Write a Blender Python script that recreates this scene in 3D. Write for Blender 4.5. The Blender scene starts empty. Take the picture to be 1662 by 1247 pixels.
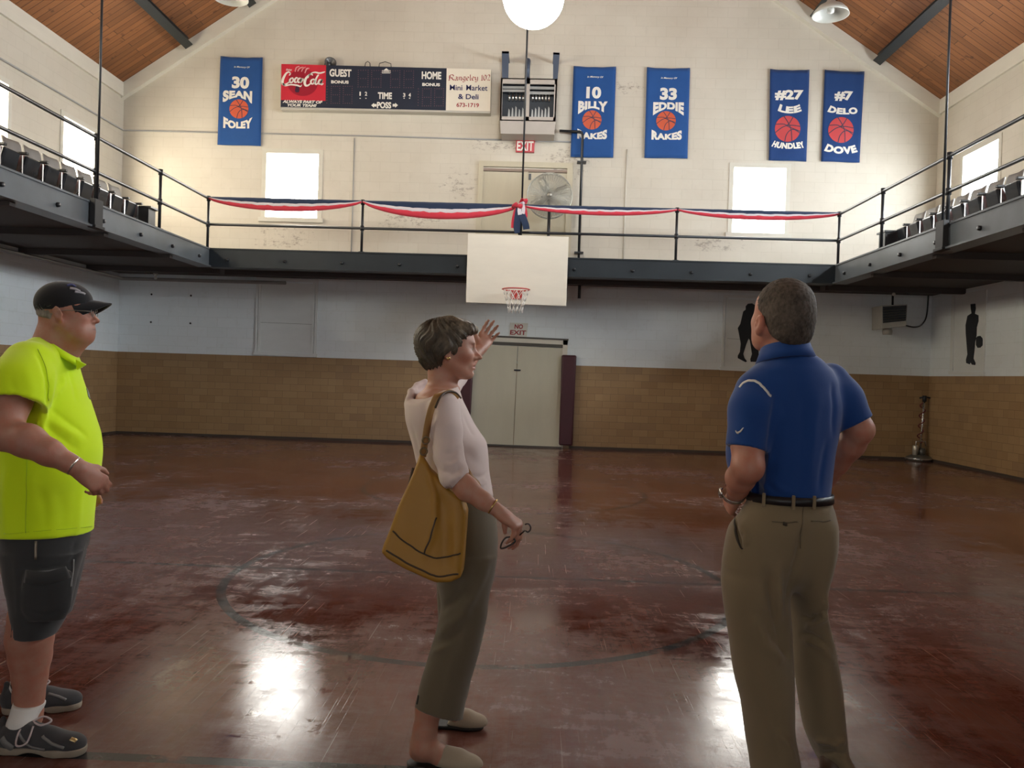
import bpy, bmesh, math, random
import numpy as np
from mathutils import Vector, Matrix
C = bpy.context.scene.collection
R = math.radians
random.seed(7)

# ------------------------------------------------------------------ camera, light, exposure
YAW, PITCH, ROLL, FPX, EYE = 0.02713, -0.0101, 0.03085, 1300.0, 1.43
CX, CY = 831.0, 623.5
_f = np.array([-math.sin(YAW)*math.cos(PITCH), math.cos(YAW)*math.cos(PITCH), math.sin(PITCH)])
_r0 = np.array([math.cos(YAW), math.sin(YAW), 0.0]); _u0 = np.cross(_r0, _f)
_r = math.cos(ROLL)*_r0 + math.sin(ROLL)*_u0
_u = -math.sin(ROLL)*_r0 + math.cos(ROLL)*_u0
cam_data = bpy.data.cameras.new('camera'); cam = bpy.data.objects.new('camera', cam_data); C.objects.link(cam)
cam_data.sensor_fit = 'HORIZONTAL'; cam_data.sensor_width = 36.0
cam_data.lens = FPX/1662.0*36.0
cam_data.clip_start = 0.05; cam_data.clip_end = 200
cam.matrix_world = Matrix(((_r[0], _u[0], -_f[0], 0), (_r[1], _u[1], -_f[1], 0), (_r[2], _u[2], -_f[2], EYE), (0, 0, 0, 1)))
sc = bpy.context.scene
sc.camera = cam
sc.view_settings.view_transform = 'Standard'
sc.view_settings.look = 'None'
sc.view_settings.gamma = 1.0
sc.view_settings.use_curve_mapping = False
sc.view_settings.exposure = 0.65
sc.cycles.max_bounces = 8; sc.cycles.diffuse_bounces = 5; sc.cycles.glossy_bounces = 4
sc.cycles.sample_clamp_indirect = 6.0
world = bpy.data.worlds.new('world'); sc.world = world; world.use_nodes = True
world.node_tree.nodes['Background'].inputs[0].default_value = (0.75, 0.85, 1.0, 1)
world.node_tree.nodes['Background'].inputs[1].default_value = 1.0
SKY_BACK, SKY_LEFT, SKY_RIGHT, FILL_FRONT, LAMP = 13.0, 16.0, 18.0, 2.2, 32.0   # daylight in the panes (front ones an added fill), the lit lamp

M_cam = np.stack([_r, _u, _f])
def P(px, py, Y=None, X=None, Z=None):
    """world point seen at photo pixel (px,py) at depth Y (or on the plane X / Z)"""
    d = M_cam.T @ np.array([px-CX, CY-py, FPX])
    t = Y/d[1] if Y is not None else (X/d[0] if X is not None else (Z-EYE)/d[2])
    return np.array([d[0]*t, d[1]*t, d[2]*t+EYE])

# ------------------------------------------------------------------ room numbers
YB = 16.2                      # back wall
XL, XR = -8.55, 7.88           # side walls
YF = -7.5                      # wall behind the camera
XM = (XL+XR)/2
ZE = 7.12                      # eaves
SL = 0.672                     # roof slope
ZRIDGE = ZE + (XR-XL)/2*SL
BY = 14.45                     # front edge of the end balcony
BXL, BXR = -5.98, 5.31         # inner edges of the side balconies
BZ, BZB = 3.58, 3.29           # balcony deck, bottom of its edge beam
TILE = 1.68

# ------------------------------------------------------------------ material helpers
class NT:
    def __init__(s, name):
        s.m = bpy.data.materials.new(name); s.m.use_nodes = True
        s.t = s.m.node_tree; s.t.nodes.clear()
        s.out = s.t.nodes.new('ShaderNodeOutputMaterial')
    def n(s, kind, **kw):
        x = s.t.nodes.new('ShaderNode'+kind)
        for k, v in kw.items(): setattr(x, k, v)
        return x
    def put(s, sock, v):
        if isinstance(v, bpy.types.NodeSocket): s.t.links.new(v, sock)
        elif isinstance(v, (tuple, list)) and len(v) == 3 and sock.type == 'RGBA': sock.default_value = (*v, 1)
        else: sock.default_value = v
    def math(s, op, a, b=None, c=None, clamp=False):
        x = s.n('Math', operation=op, use_clamp=clamp); s.put(x.inputs[0], a)
        if b is not None: s.put(x.inputs[1], b)
        if c is not None: s.put(x.inputs[2], c)
        return x.outputs[0]
    def mix(s, f, a, b, blend='MIX'):
        x = s.n('Mix', data_type='RGBA', blend_type=blend)
        s.put(x.inputs[0], f); s.put(x.inputs[6], a); s.put(x.inputs[7], b)
        return x.outputs[2]
    def pos(s): return s.n('NewGeometry').outputs['Position']
    def obj(s): return s.n('TexCoord').outputs['Object']
    def sep(s, v): x = s.n('SeparateXYZ'); s.put(x.inputs[0], v); return x.outputs
    def comb(s, a, b, c): x = s.n('CombineXYZ'); s.put(x.inputs[0], a); s.put(x.inputs[1], b); s.put(x.inputs[2], c); return x.outputs[0]
    def mapv(s, v, scale=(1, 1, 1), rot=(0, 0, 0), loc=(0, 0, 0)):
        x = s.n('Mapping'); s.put(x.inputs[0], v); x.inputs[1].default_value = loc; x.inputs[2].default_value = rot; x.inputs[3].default_value = scale
        return x.outputs[0]
    def noise(s, v, scale=1, detail=4, rough=0.55, dist=0.0):
        x = s.n('TexNoise'); s.put(x.inputs['Vector'], v); x.inputs['Scale'].default_value = scale
        x.inputs['Detail'].default_value = detail; x.inputs['Roughness'].default_value = rough; x.inputs['Distortion'].default_value = dist
        return x.outputs[0]
    def ramp(s, f, lo, hi):
        x = s.n('MapRange', clamp=True); s.put(x.inputs[0], f); x.inputs[1].default_value = lo; x.inputs[2].default_value = hi
        return x.outputs[0]
    def brick(s, v, w, h, mortar, c1, c2, cm, smooth=0.1, offset=0.5):
        x = s.n('TexBrick', offset=offset); s.put(x.inputs['Vector'], v); x.inputs['Scale'].default_value = 1
        s.put(x.inputs['Color1'], c1); s.put(x.inputs['Color2'], c2); s.put(x.inputs['Mortar'], cm)
        x.inputs['Mortar Size'].default_value = mortar; x.inputs['Mortar Smooth'].default_value = smooth
        x.inputs['Brick Width'].default_value = w; x.inputs['Row Height'].default_value = h; x.inputs['Bias'].default_value = 0
        return x.outputs['Color'], x.outputs['Fac']
    def bump(s, h, strength=0.3, dist=0.01, normal=None):
        x = s.n('Bump'); s.put(x.inputs['Height'], h); x.inputs['Strength'].default_value = strength; x.inputs['Distance'].default_value = dist
        if normal is not None: s.put(x.inputs['Normal'], normal)
        return x.outputs[0]
    def bsdf(s, color, rough=0.5, metal=0.0, normal=None, spec=0.5, coat=0.0, coat_rough=0.1, sheen=0.0, emit=None, emit_s=0.0, sss=0.0, alpha=1.0):
        b = s.n('BsdfPrincipled'); s.put(b.inputs['Base Color'], color); s.put(b.inputs['Roughness'], rough); s.put(b.inputs['Metallic'], metal)
        s.put(b.inputs['Specular IOR Level'], spec); s.put(b.inputs['Coat Weight'], coat); s.put(b.inputs['Coat Roughness'], coat_rough)
        s.put(b.inputs['Sheen Weight'], sheen)
        if sss:
            b.inputs['Subsurface Weight'].default_value = sss; b.inputs['Subsurface Radius'].default_value = (0.01, 0.004, 0.002); b.inputs['Subsurface Scale'].default_value = 0.6
        if normal is not None: s.put(b.inputs['Normal'], normal)
        if emit is not None: s.put(b.inputs['Emission Color'], emit); s.put(b.inputs['Emission Strength'], emit_s)
        s.t.links.new(b.outputs[0], s.out.inputs[0]); return s.m

_mc = {}
def plain(name, col, rough=0.5, metal=0.0, var=0.12, scale=6.0, bump=0.0, spec=0.5, sheen=0.0):
    """a simple procedural surface: colour with a little noise in colour and gloss"""
    if name in _mc: return _mc[name]
    t = NT(name); v = t.obj(); n = t.noise(v, scale, 4)
    dark = tuple(c*(1-var) for c in col); lite = tuple(min(1, c*(1+var)) for c in col)
    nm = t.bump(t.noise(v, scale*8, 2), bump, 0.004) if bump else None
    m = t.bsdf(t.mix(n, dark, lite), t.math('MULTIPLY_ADD', n, 0.12, rough-0.06), metal, nm, spec, sheen=sheen)
    _mc[name] = m; return m
def emitter(name, col, strength):
    if name in _mc: return _mc[name]
    t = NT(name); e = t.n('Emission'); t.put(e.inputs[0], col); e.inputs[1].default_value = strength
    t.t.links.new(e.outputs[0], t.out.inputs[0]); _mc[name] = t.m; return t.m

# ------------------------------------------------------------------ object helpers
def tag(o, label=None, cat=None, group=None, kind=None):
    if label: o['label'] = label
    if cat: o['category'] = cat
    if group: o['group'] = group
    if kind: o['kind'] = kind
    return o
def empty(name, loc=(0, 0, 0), label=None, cat=None, group=None, kind=None):
    o = bpy.data.objects.new(name, None); C.objects.link(o); o.location = [float(x) for x in loc]
    o.empty_display_size = 0.1
    return tag(o, label, cat, group, kind)
def link(name, me, mat=None, parent=None, smooth=False):
    o = bpy.data.objects.new(name, me); C.objects.link(o)
    if mat is not None:
        for x in (mat if isinstance(mat, (list, tuple)) else [mat]): me.materials.append(x)
    if smooth:
        me.polygons.foreach_set('use_smooth', [True]*len(me.polygons))
    if parent is not None:
        o.parent = parent
        o.matrix_parent_inverse = Matrix.Translation(-Vector(parent.location))
    return o
def copy_tree(o, parent=None):
    c = o.copy(); C.objects.link(c)
    if parent is not None: c.parent = parent
    for ch in list(o.children): copy_tree(ch, c)
    return c

class MB:
    """collects shapes (world or local metres) into ONE mesh object"""
    def __init__(s): s.v = []; s.f = []; s.mi = []; s.sm = []
    def add(s, vs, fs, mi=0, sm=False):
        b = len(s.v); s.v += [tuple(float(c) for c in v) for v in vs]; s.f += [tuple(b+i for i in f) for f in fs]
        s.mi += [mi]*len(fs); s.sm += [sm]*len(fs); return s
    def box(s, lo, hi, mi=0):
        x0, y0, z0 = lo; x1, y1, z1 = hi
        return s.add([(x0,y0,z0),(x1,y0,z0),(x1,y1,z0),(x0,y1,z0),(x0,y0,z1),(x1,y0,z1),(x1,y1,z1),(x0,y1,z1)],
                     [(0,3,2,1),(4,5,6,7),(0,1,5,4),(1,2,6,5),(2,3,7,6),(3,0,4,7)], mi)
    def cbox(s, c, h, mi=0, M=None):
        vs = [Vector((i*h[0], j*h[1], k*h[2])) for k in (-1,1) for i,j in ((-1,-1),(1,-1),(1,1),(-1,1))]
        if M is not None: vs = [M @ v for v in vs]
        return s.add([v+Vector(c) for v in vs], [(0,3,2,1),(4,5,6,7),(0,1,5,4),(1,2,6,5),(2,3,7,6),(3,0,4,7)], mi)
    def tube(s, pts, r, n=10, mi=0, caps=True, sm=True, closed=False):
        pts = [Vector([float(c) for c in p]) for p in pts]; m = len(pts)
        rs = r if isinstance(r, (list, tuple)) else [r]*m
        vs = []; ref = None
        for i, p in enumerate(pts):
            if closed: t = (pts[(i+1)%m]-pts[i-1])
            else: t = pts[min(i+1, m-1)]-pts[max(i-1, 0)]
            t.normalize()
            if ref is None:
                ref = Vector((0,0,1)) if abs(t.z) < 0.9 else Vector((1,0,0))
            a = (ref-t*ref.dot(t)).normalized(); ref = a; b = t.cross(a)
            for k in range(n):
                an = 2*math.pi*k/n; vs.append(p+(a*math.cos(an)+b*math.sin(an))*rs[i])
        fs = []
        for i in range(m if closed else m-1):
            j = (i+1)%m
            for k in range(n):
                l = (k+1)%n; fs.append((i*n+k, i*n+l, j*n+l, j*n+k))
        s.add(vs, fs, mi, sm)
        if caps and not closed:
            b = len(s.v)-len(vs)
            s.f += [tuple(b+k for k in reversed(range(n))), tuple(b+(m-1)*n+k for k in range(n))]; s.mi += [mi]*2; s.sm += [False]*2
        return s
    def lathe(s, prof, c, axis=(0,0,1), n=32, mi=0, sm=True):
        """prof: list of (radius, height along the axis)"""
        ax = Vector(axis).normalized(); q = Vector((0,0,1)).rotation_difference(ax); c = Vector([float(x) for x in c])
        vs = []
        for r, h in prof:
            for k in range(n):
                an = 2*math.pi*k/n; vs.append(c+q @ Vector((r*math.cos(an), r*math.sin(an), h)))
        fs = [(i*n+k, i*n+(k+1)%n, (i+1)*n+(k+1)%n, (i+1)*n+k) for i in range(len(prof)-1) for k in range(n)]
        return s.add(vs, fs, mi, sm)
    def prism(s, poly, ext, mi=0):
        """poly: list of 3-D points (flat), ext: extrusion vector"""
        n = len(poly); e = np.array(ext, float)
        vs = [np.array(p, float) for p in poly]; vs = vs+[v+e for v in vs]
        fs = [tuple(range(n)), tuple(range(2*n-1, n-1, -1))]+[((i+1)%n, i, n+i, n+(i+1)%n) for i in range(n)]
        return s.add(vs, fs, mi)
    def build(s, name, mat, parent=None, loc=None, bevel=0.0):
        me = bpy.data.meshes.new(name)
        org = Vector([float(x) for x in loc]) if loc is not None else Vector((0,0,0))
        me.from_pydata([tuple(Vector(v)-org) for v in s.v], [], s.f)
        me.polygons.foreach_set('material_index', s.mi); me.polygons.foreach_set('use_smooth', s.sm)
        bm = bmesh.new(); bm.from_mesh(me)
        bmesh.ops.recalc_face_normals(bm, faces=bm.faces); bm.to_mesh(me); bm.free()
        o = link(name, me, mat, parent)
        if loc is not None: o.location = org
        if bevel:
            b = o.modifiers.new('bevel', 'BEVEL'); b.width = bevel; b.segments = 2; b.limit_method = 'ANGLE'
        return o
def struct(o, label=None, cat=None):
    o['kind'] = 'structure'
    if label: o['label'] = label; o['category'] = cat
    return o

class Quad:
    """a flat upright panel on (or in front of) the end wall given by its four photo corners (tl, tr, br, bl) at depth Y; u,v in 0..1, v downwards"""
    def __init__(s, pts, Y, depth): s.c = [P(x, y, Y=Y) for x, y in pts]; s.Y = Y; s.d = depth
    def at(s, u, v, off=0.0):
        tl, tr, br, bl = s.c
        p = (tl*(1-u)+tr*u)*(1-v)+(bl*(1-u)+br*u)*v
        return p+np.array([0, -off, 0])
    def center(s): return s.at(0.5, 0.5)
    def slab(s, mb, u0=0, v0=0, u1=1, v1=1, off=0.0, depth=None, mi=0):
        d = s.d if depth is None else depth
        return mb.prism([s.at(u0,v1,off), s.at(u1,v1,off), s.at(u1,v0,off), s.at(u0,v0,off)], (0, d, 0), mi)
    def disc(s, mb, u, v, r, off, depth, n=40, mi=0):
        c = s.at(u, v, off)
        return mb.prism([c+np.array([r*math.cos(a), 0, r*math.sin(a)]) for a in [2*math.pi*k/n for k in range(n)]], (0, depth, 0), mi)

_tc = {}
def glyphs(text, bold=0.0, shear=0.0, spacing=1.0):
    """flat triangles of a line of lettering in the built-in font, scaled to a 1 x 1 box"""
    key = (text, bold, shear, spacing)
    if key in _tc: return _tc[key]
    cu = bpy.data.curves.new('text', 'FONT'); cu.body = text; cu.size = 1; cu.offset = bold; cu.shear = shear; cu.space_character = spacing
    cu.resolution_u = 4; cu.fill_mode = 'FRONT'
    o = bpy.data.objects.new('text', cu); C.objects.link(o)
    dg = bpy.context.evaluated_depsgraph_get(); me = bpy.data.meshes.new_from_object(o.evaluated_get(dg))
    bm = bmesh.new(); bm.from_mesh(me)
    bmesh.ops.triangulate(bm, faces=bm.faces)
    long = [e for e in bm.edges if e.calc_length() > 0.3]
    if long: bmesh.ops.subdivide_edges(bm, edges=long, cuts=2); bmesh.ops.triangulate(bm, faces=bm.faces)
    bm.verts.index_update()
    vs = np.array([v.co[:2] for v in bm.verts]); fs = [tuple(v.index for v in f.verts) for f in bm.faces]
    bm.free(); bpy.data.objects.remove(o); bpy.data.curves.remove(cu); bpy.data.meshes.remove(me)
    lo, hi = vs.min(0), vs.max(0); vs = (vs-lo)/(hi-lo)
    _tc[key] = (vs, fs); return vs, fs
def letter(mb, q, text, u0, v0, u1, v1, off, bold=0.0, shear=0.0, warp=None, mi=0, spacing=1.0):
    """lettering on Quad q filling the box u0..u1, v0..v1 (v down); warp(x,y)->(x,y) in the unit box (y up)"""
    vs, fs = glyphs(text, bold, shear, spacing)
    out = []
    for x, y in vs:
        if warp: x, y = warp(x, y)
        out.append(q.at(u0+(u1-u0)*x, v1+(v0-v1)*y, off))
    return mb.add(out, fs, mi)
def catmull(pts, n=8):
    pts = [np.array(p, float) for p in pts]; out = []
    for i in range(len(pts)-1):
        p0 = pts[max(i-1, 0)]; p1 = pts[i]; p2 = pts[i+1]; p3 = pts[min(i+2, len(pts)-1)]
        for k in range(n):
            t = k/n
            out.append(0.5*(2*p1+(p2-p0)*t+(2*p0-5*p1+4*p2-p3)*t*t+(3*p1-p0-3*p2+p3)*t**3))
    out.append(pts[-1]); return out
def stroke(mb, fn, pts, w, nib=None, mi=0, n=6):
    """a brush stroke: pts (x,y[,width factor]); nib = angle of a broad pen; fn maps (x,y) to the surface"""
    pts = [tuple(p)+(1.0,)*(3-len(p)) for p in pts]
    cs = catmull(pts, n) if len(pts) > 2 else [np.array(p, float) for p in pts]
    L, Rr = [], []
    for i, c in enumerate(cs):
        if nib is None:
            t = cs[min(i+1, len(cs)-1)][:2]-cs[max(i-1, 0)][:2]; t = t/(np.linalg.norm(t)+1e-9); nn = np.array([-t[1], t[0]])
        else: nn = np.array([math.cos(nib), math.sin(nib)])
        h = nn*w*0.5*c[2]
        L.append(fn(*(c[:2]+h))); Rr.append(fn(*(c[:2]-h)))
    m = len(cs)
    return mb.add(L+Rr, [(i, i+1, m+i+1, m+i) for i in range(m-1)], mi)
# ------------------------------------------------------------------ surface materials
def mat_floor():
    t = NT('varnished_maple_floor'); p = t.pos(); x, y, z = t.sep(p)
    pc, pf = t.brick(t.comb(y, x, 0), 1.9, 0.057, 0.0010, (0.94,0.94,0.94), (1.05,1.04,1.02), (0.80,0.78,0.78), 0.2)
    big = t.noise(p, 0.55, 5, 0.6); mid = t.noise(t.mapv(p, (1.6, 0.5, 1)), 1.5, 5, 0.6)
    base = t.mix(t.ramp(big, 0.35, 0.68), (0.092, 0.024, 0.015), (0.155, 0.048, 0.027))
    base = t.mix(t.ramp(mid, 0.45, 0.75), base, (0.17, 0.072, 0.052))
    base = t.mix(1.0, base, pc, 'MULTIPLY')
    # scuffs: dry cloudy patches made of short streaks lying a little across the boards
    w1 = t.n('TexNoise'); t.put(w1.inputs['Vector'], p); w1.inputs['Scale'].default_value = 1.1; w1.inputs['Detail'].default_value = 3
    wp = t.n('Mix', data_type='VECTOR'); wp.inputs[0].default_value = 0.22; t.put(wp.inputs[4], p); t.put(wp.inputs[5], w1.outputs['Color'])
    s1 = t.noise(t.mapv(wp.outputs[1], (3.2, 9.0, 1), (0, 0, 0.45)), 1.0, 14, 0.80, 0.25)
    s2 = t.noise(t.mapv(wp.outputs[1], (10.0, 3.6, 1), (0, 0, -0.30)), 1.0, 14, 0.80, 0.25)
    sm = t.math('ADD', t.math('MULTIPLY', s1, 0.55), t.math('MULTIPLY', s2, 0.45))
    patch = t.ramp(t.noise(p, 0.45, 4, 0.6), 0.36, 0.62)
    scuff = t.math('MULTIPLY', t.ramp(t.math('MULTIPLY_ADD', patch, 0.12, sm), 0.50, 0.66), t.math('MULTIPLY_ADD', patch, 0.7, 0.3))
    base = t.mix(t.math('MULTIPLY', scuff, 0.30), base, (0.36, 0.28, 0.29))
    scr = t.ramp(t.noise(t.mapv(p, (75, 1.1, 1), (0, 0, -0.5)), 1.0, 1, 0.5), 0.74, 0.76)
    scr2 = t.ramp(t.noise(t.mapv(p, (85, 1.3, 1), (0, 0, 0.2)), 1.0, 1, 0.5), 0.74, 0.76)
    scr = t.math('MULTIPLY', t.math('MAXIMUM', scr, scr2), 0.45)
    base = t.mix(scr, base, (0.42, 0.32, 0.28))
    # painted court lines
    wear = t.ramp(t.noise(p, 6, 5, 0.7), 0.32, 0.5)
    def ring(cx, cy, r, w):
        dx = t.math('SUBTRACT', x, cx); dy = t.math('SUBTRACT', y, cy)
        d = t.math('SQRT', t.math('ADD', t.math('MULTIPLY', dx, dx), t.math('MULTIPLY', dy, dy)))
        return t.math('LESS_THAN', t.math('ABSOLUTE', t.math('SUBTRACT', d, r)), w)
    def hline(cy, w): return t.math('LESS_THAN', t.math('ABSOLUTE', t.math('SUBTRACT', y, cy)), w)
    far = t.math('LESS_THAN', y, 13.7)
    lines = t.math('MAXIMUM', ring(-0.33, 5.62, 1.72, 0.03), hline(5.68, 0.022))
    lines = t.math('MAXIMUM', lines, hline(2.86, 0.028))
    lines = t.math('MAXIMUM', lines, t.math('MULTIPLY', ring(-0.33, 10.05, 1.75, 0.032), 0.85))
    lines = t.math('MAXIMUM', lines, t.math('MULTIPLY', t.math('MULTIPLY', ring(-0.33, 13.6, 5.6, 0.03), far), 0.6))
    lines = t.math('MULTIPLY', t.math('MULTIPLY', lines, wear), 0.85)
    base = t.mix(lines, base, (0.016, 0.030, 0.034))
    rough = t.math('ADD', t.math('MULTIPLY_ADD', scuff, 0.30, 0.05), t.math('MULTIPLY', t.ramp(mid, 0.4, 0.8), 0.04))
    h = t.math('ADD', t.math('MULTIPLY', t.noise(t.mapv(p, (9, 2.0, 1)), 1, 3), 0.35), t.math('MULTIPLY', scuff, 0.5))
    h = t.math('SUBTRACT', t.math('SUBTRACT', h, t.math('MULTIPLY', pf, 0.25)), t.math('MULTIPLY', scr, 0.5))
    return t.bsdf(base, rough, 0, t.bump(h, 0.10, 0.004), 0.42)

def wall_uv(t, side):
    x, y, z = t.sep(t.pos())
    return t.comb(y if side else x, z, 0), x, y, z
def mat_block(side):
    t = NT('painted_block'+('_side' if side else '')); uv, x, y, z = wall_uv(t, side); p = t.pos()
    bc, bf = t.brick(uv, 0.406, 0.203, 0.006, (1,1,1), (0.97,0.97,0.965), (0.90,0.895,0.88), 0.5)
    n = t.noise(p, 0.9, 5); n2 = t.noise(p, 7, 6, 0.7)
    low = t.ramp(z, 3.42, 3.36)
    paint = t.mix(t.ramp(n, 0.3, 0.7), (0.60, 0.555, 0.47), (0.665, 0.625, 0.54))
    paint = t.mix(low, paint, t.mix(t.ramp(n, 0.3, 0.7), (0.79, 0.85, 0.88), (0.84, 0.89, 0.91)))  # same wall paint, brightened and cooled in the colour for light under the gallery
    seam = t.math('LESS_THAN', t.noise(uv, 1.3, 2), 0.60)
    base = t.mix(t.math('MULTIPLY_ADD', seam, 0.55, 0.3), paint, t.mix(1.0, paint, bc, 'MULTIPLY'))
    base = t.mix(t.math('MULTIPLY', t.ramp(n2, 0.56, 0.75), 0.14), base, (0.42, 0.38, 0.33))
    # flaked paint: mostly around the upper door and under the windows, small chips elsewhere
    def blob(cx, cz, rx, rz):
        dx = t.math('DIVIDE', t.math('SUBTRACT', y if side else x, cx), rx); dz = t.math('DIVIDE', t.math('SUBTRACT', z, cz), rz)
        return t.ramp(t.math('ADD', t.math('MULTIPLY', dx, dx), t.math('MULTIPLY', dz, dz)), 1.0, 0.0)
    if not side:
        zone = blob(-1.65, 5.25, 0.5, 0.5)
        for b in ((-2.5, 4.55, 1.0, 0.4), (-5.2, 4.1, 0.9, 0.35), (0.55, 5.75, 0.7, 0.5), (-0.9, 6.1, 1.0, 0.2), (3.6, 4.2, 0.8, 0.25), (1.7, 7.3, 0.5, 0.2)): zone = t.math('MAXIMUM', zone, blob(*b))
        chips = t.ramp(t.math('MULTIPLY_ADD', zone, 0.15, t.noise(t.mapv(p, (1, 1, 1.9)), 7.5, 9, 0.80)), 0.645, 0.71)
        base = t.mix(t.math('MULTIPLY', chips, 0.65), base, (0.25, 0.205, 0.17))
    h = t.math('SUBTRACT', t.math('MULTIPLY', n2, 0.25), t.math('MULTIPLY', bf, 0.55))
    return t.bsdf(base, 0.55, 0, t.bump(h, 0.25, 0.008), 0.35)
def mat_tile(side):
    t = NT('glazed_wall_tile'+('_side' if side else '')); uv, x, y, z = wall_uv(t, side); p = t.pos()
    bc, bf = t.brick(uv, 0.31, 0.140, 0.0035, (0.0,0,0), (1,1,1), (0.5,0.5,0.5), 0.2)
    cell = t.n('TexVoronoi'); g = t.comb(t.math('FLOOR', t.math('DIVIDE', t.sep(uv)[0], 0.155)), t.math('FLOOR', t.math('DIVIDE', z, 0.14)), 0)
    wn = t.n('TexWhiteNoise', noise_dimensions='2D'); t.put(wn.inputs['Vector'], g)
    k = t.math('ADD', t.math('MULTIPLY', t.ramp(bc, 0, 1), 0.7), t.math('MULTIPLY', wn.outputs[0], 0.3))
    base = t.mix(k, (0.29, 0.175, 0.080), (0.37, 0.24, 0.12))
    odd = t.math('GREATER_THAN', t.math('MULTIPLY', t.ramp(bc, 0, 1), 1.0), 0.93)
    base = t.mix(t.math('MULTIPLY', odd, 0.5), base, (0.22, 0.13, 0.07))
    base = t.mix(t.math('MULTIPLY', t.ramp(t.noise(p, 1.2, 5), 0.45, 0.8), 0.4), base, (0.26, 0.16, 0.08))
    base = t.mix(t.math('MULTIPLY', bf, 0.75), base, (0.15, 0.10, 0.06))
    h = t.math('SUBTRACT', t.math('MULTIPLY', t.noise(p, 9, 2), 0.2), bf)
    return t.bsdf(base, t.math('MULTIPLY_ADD', bf, 0.3, 0.36), 0, t.bump(h, 0.25, 0.004), 0.5)
def mat_roof():
    t = NT('roof_boards'); p = t.pos(); x, y, z = t.sep(p)
    bc, bf = t.brick(t.comb(t.math('MULTIPLY', t.math('ABSOLUTE', t.math('SUBTRACT', x, XM)), 1.2), y, 0), 2.6, 0.135, 0.006, (0.78,0.78,0.78), (1.2,1.15,1.1), (0.25,0.22,0.2), 0.2)
    g = t.noise(t.mapv(p, (1.2, 16, 1.2)), 1, 6, 0.7); kn = t.ramp(t.noise(p, 5.5, 2), 0.66, 0.74)
    base = t.mix(g, (0.165, 0.060, 0.022), (0.33, 0.140, 0.052))
    base = t.mix(t.math('MULTIPLY', kn, 0.7), base, (0.07, 0.028, 0.016))
    base = t.mix(1.0, base, bc, 'MULTIPLY')
    return t.bsdf(base, 0.5, 0, t.bump(t.math('MULTIPLY', bf, -1.0), 0.4, 0.01), 0.35)
def mat_panel(name, col, streak=(1, 1, 3)):
    t = NT(name); p = t.pos(); n = t.noise(t.mapv(p, streak), 2.0, 5, 0.6)
    lo = tuple(c*0.9 for c in col); hi = tuple(min(1, c*1.07) for c in col)
    return t.bsdf(t.mix(n, lo, hi), 0.45, 0, None, 0.4)

F_FLOOR = mat_floor()
BLK, BLKS, TIL, TILS = mat_block(0), mat_block(1), mat_tile(0), mat_tile(1)
ROOF = mat_roof()
WHITE_TRIM = mat_panel('white_painted_trim', (0.72, 0.69, 0.60))
FRAME_W = mat_panel('window_frame_paint', (0.66, 0.64, 0.56))
DOOR_UP = mat_panel('upper_door_paint', (0.54, 0.49, 0.365), (3, 3, 0.6))
DOOR_LO = mat_panel('lower_door_paint', (0.60, 0.575, 0.46), (2, 2, 0.5))
BOARD_W = mat_panel('white_board_paint', (0.76, 0.785, 0.775))
STEEL = plain('dark_painted_steel', (0.026, 0.032, 0.034), 0.42, 0.25, 0.3, 3.0)
FASCIA = plain('blue_grey_beam_lit', (0.13, 0.15, 0.17), 0.34, 0.3, 0.35, 2.2)  # side beams: light from the windows opposite is put into the colour
FASCIA_SHADE = plain('beam_paint_shaded', (0.020, 0.027, 0.034), 0.4, 0.2, 0.35, 2.2)  # end beam: same paint, darkened in the colour for its shaded face
BLACK = plain('black_pipe_paint', (0.022, 0.024, 0.028), 0.38, 0.3, 0.3, 5)
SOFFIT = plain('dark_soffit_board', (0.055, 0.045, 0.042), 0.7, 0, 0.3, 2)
CHROME = plain('worn_metal', (0.62, 0.62, 0.60), 0.28, 1.0, 0.1, 8)

# ------------------------------------------------------------------ the room
def wall_grid(name, mat, cuts_u, cuts_v, holes, fn, depth_vec, tile=True):
    """wall of boxes with real openings; fn(u,v)->point of the room face; depth_vec points out of the room"""
    us = sorted(set(cuts_u+[h[0] for h in holes]+[h[1] for h in holes])); vs = sorted(set(cuts_v+[h[2] for h in holes]+[h[3] for h in holes]))
    mb = MB()
    for u0, u1 in zip(us, us[1:]):
        for v0, v1 in zip(vs, vs[1:]):
            cu, cv = (u0+u1)/2, (v0+v1)/2
            if any(h[0] < cu < h[1] and h[2] < cv < h[3] for h in holes): continue
            mb.prism([fn(u0,v0), fn(u1,v0), fn(u1,v1), fn(u0,v1)], depth_vec, 1 if cv < TILE else 0)
    return struct(mb.build(name, mat))

mb = MB(); mb.box((XL-0.3, YF-0.3, -0.2), (XR+0.3, YB+0.3, 0)); struct(mb.build('floor', F_FLOOR), 'dark red brown varnished wooden gym floor with worn court lines', 'floor')

def wz(px, py, Y=YB): p = P(px, py, Y=Y); return p[0], p[2]
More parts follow.
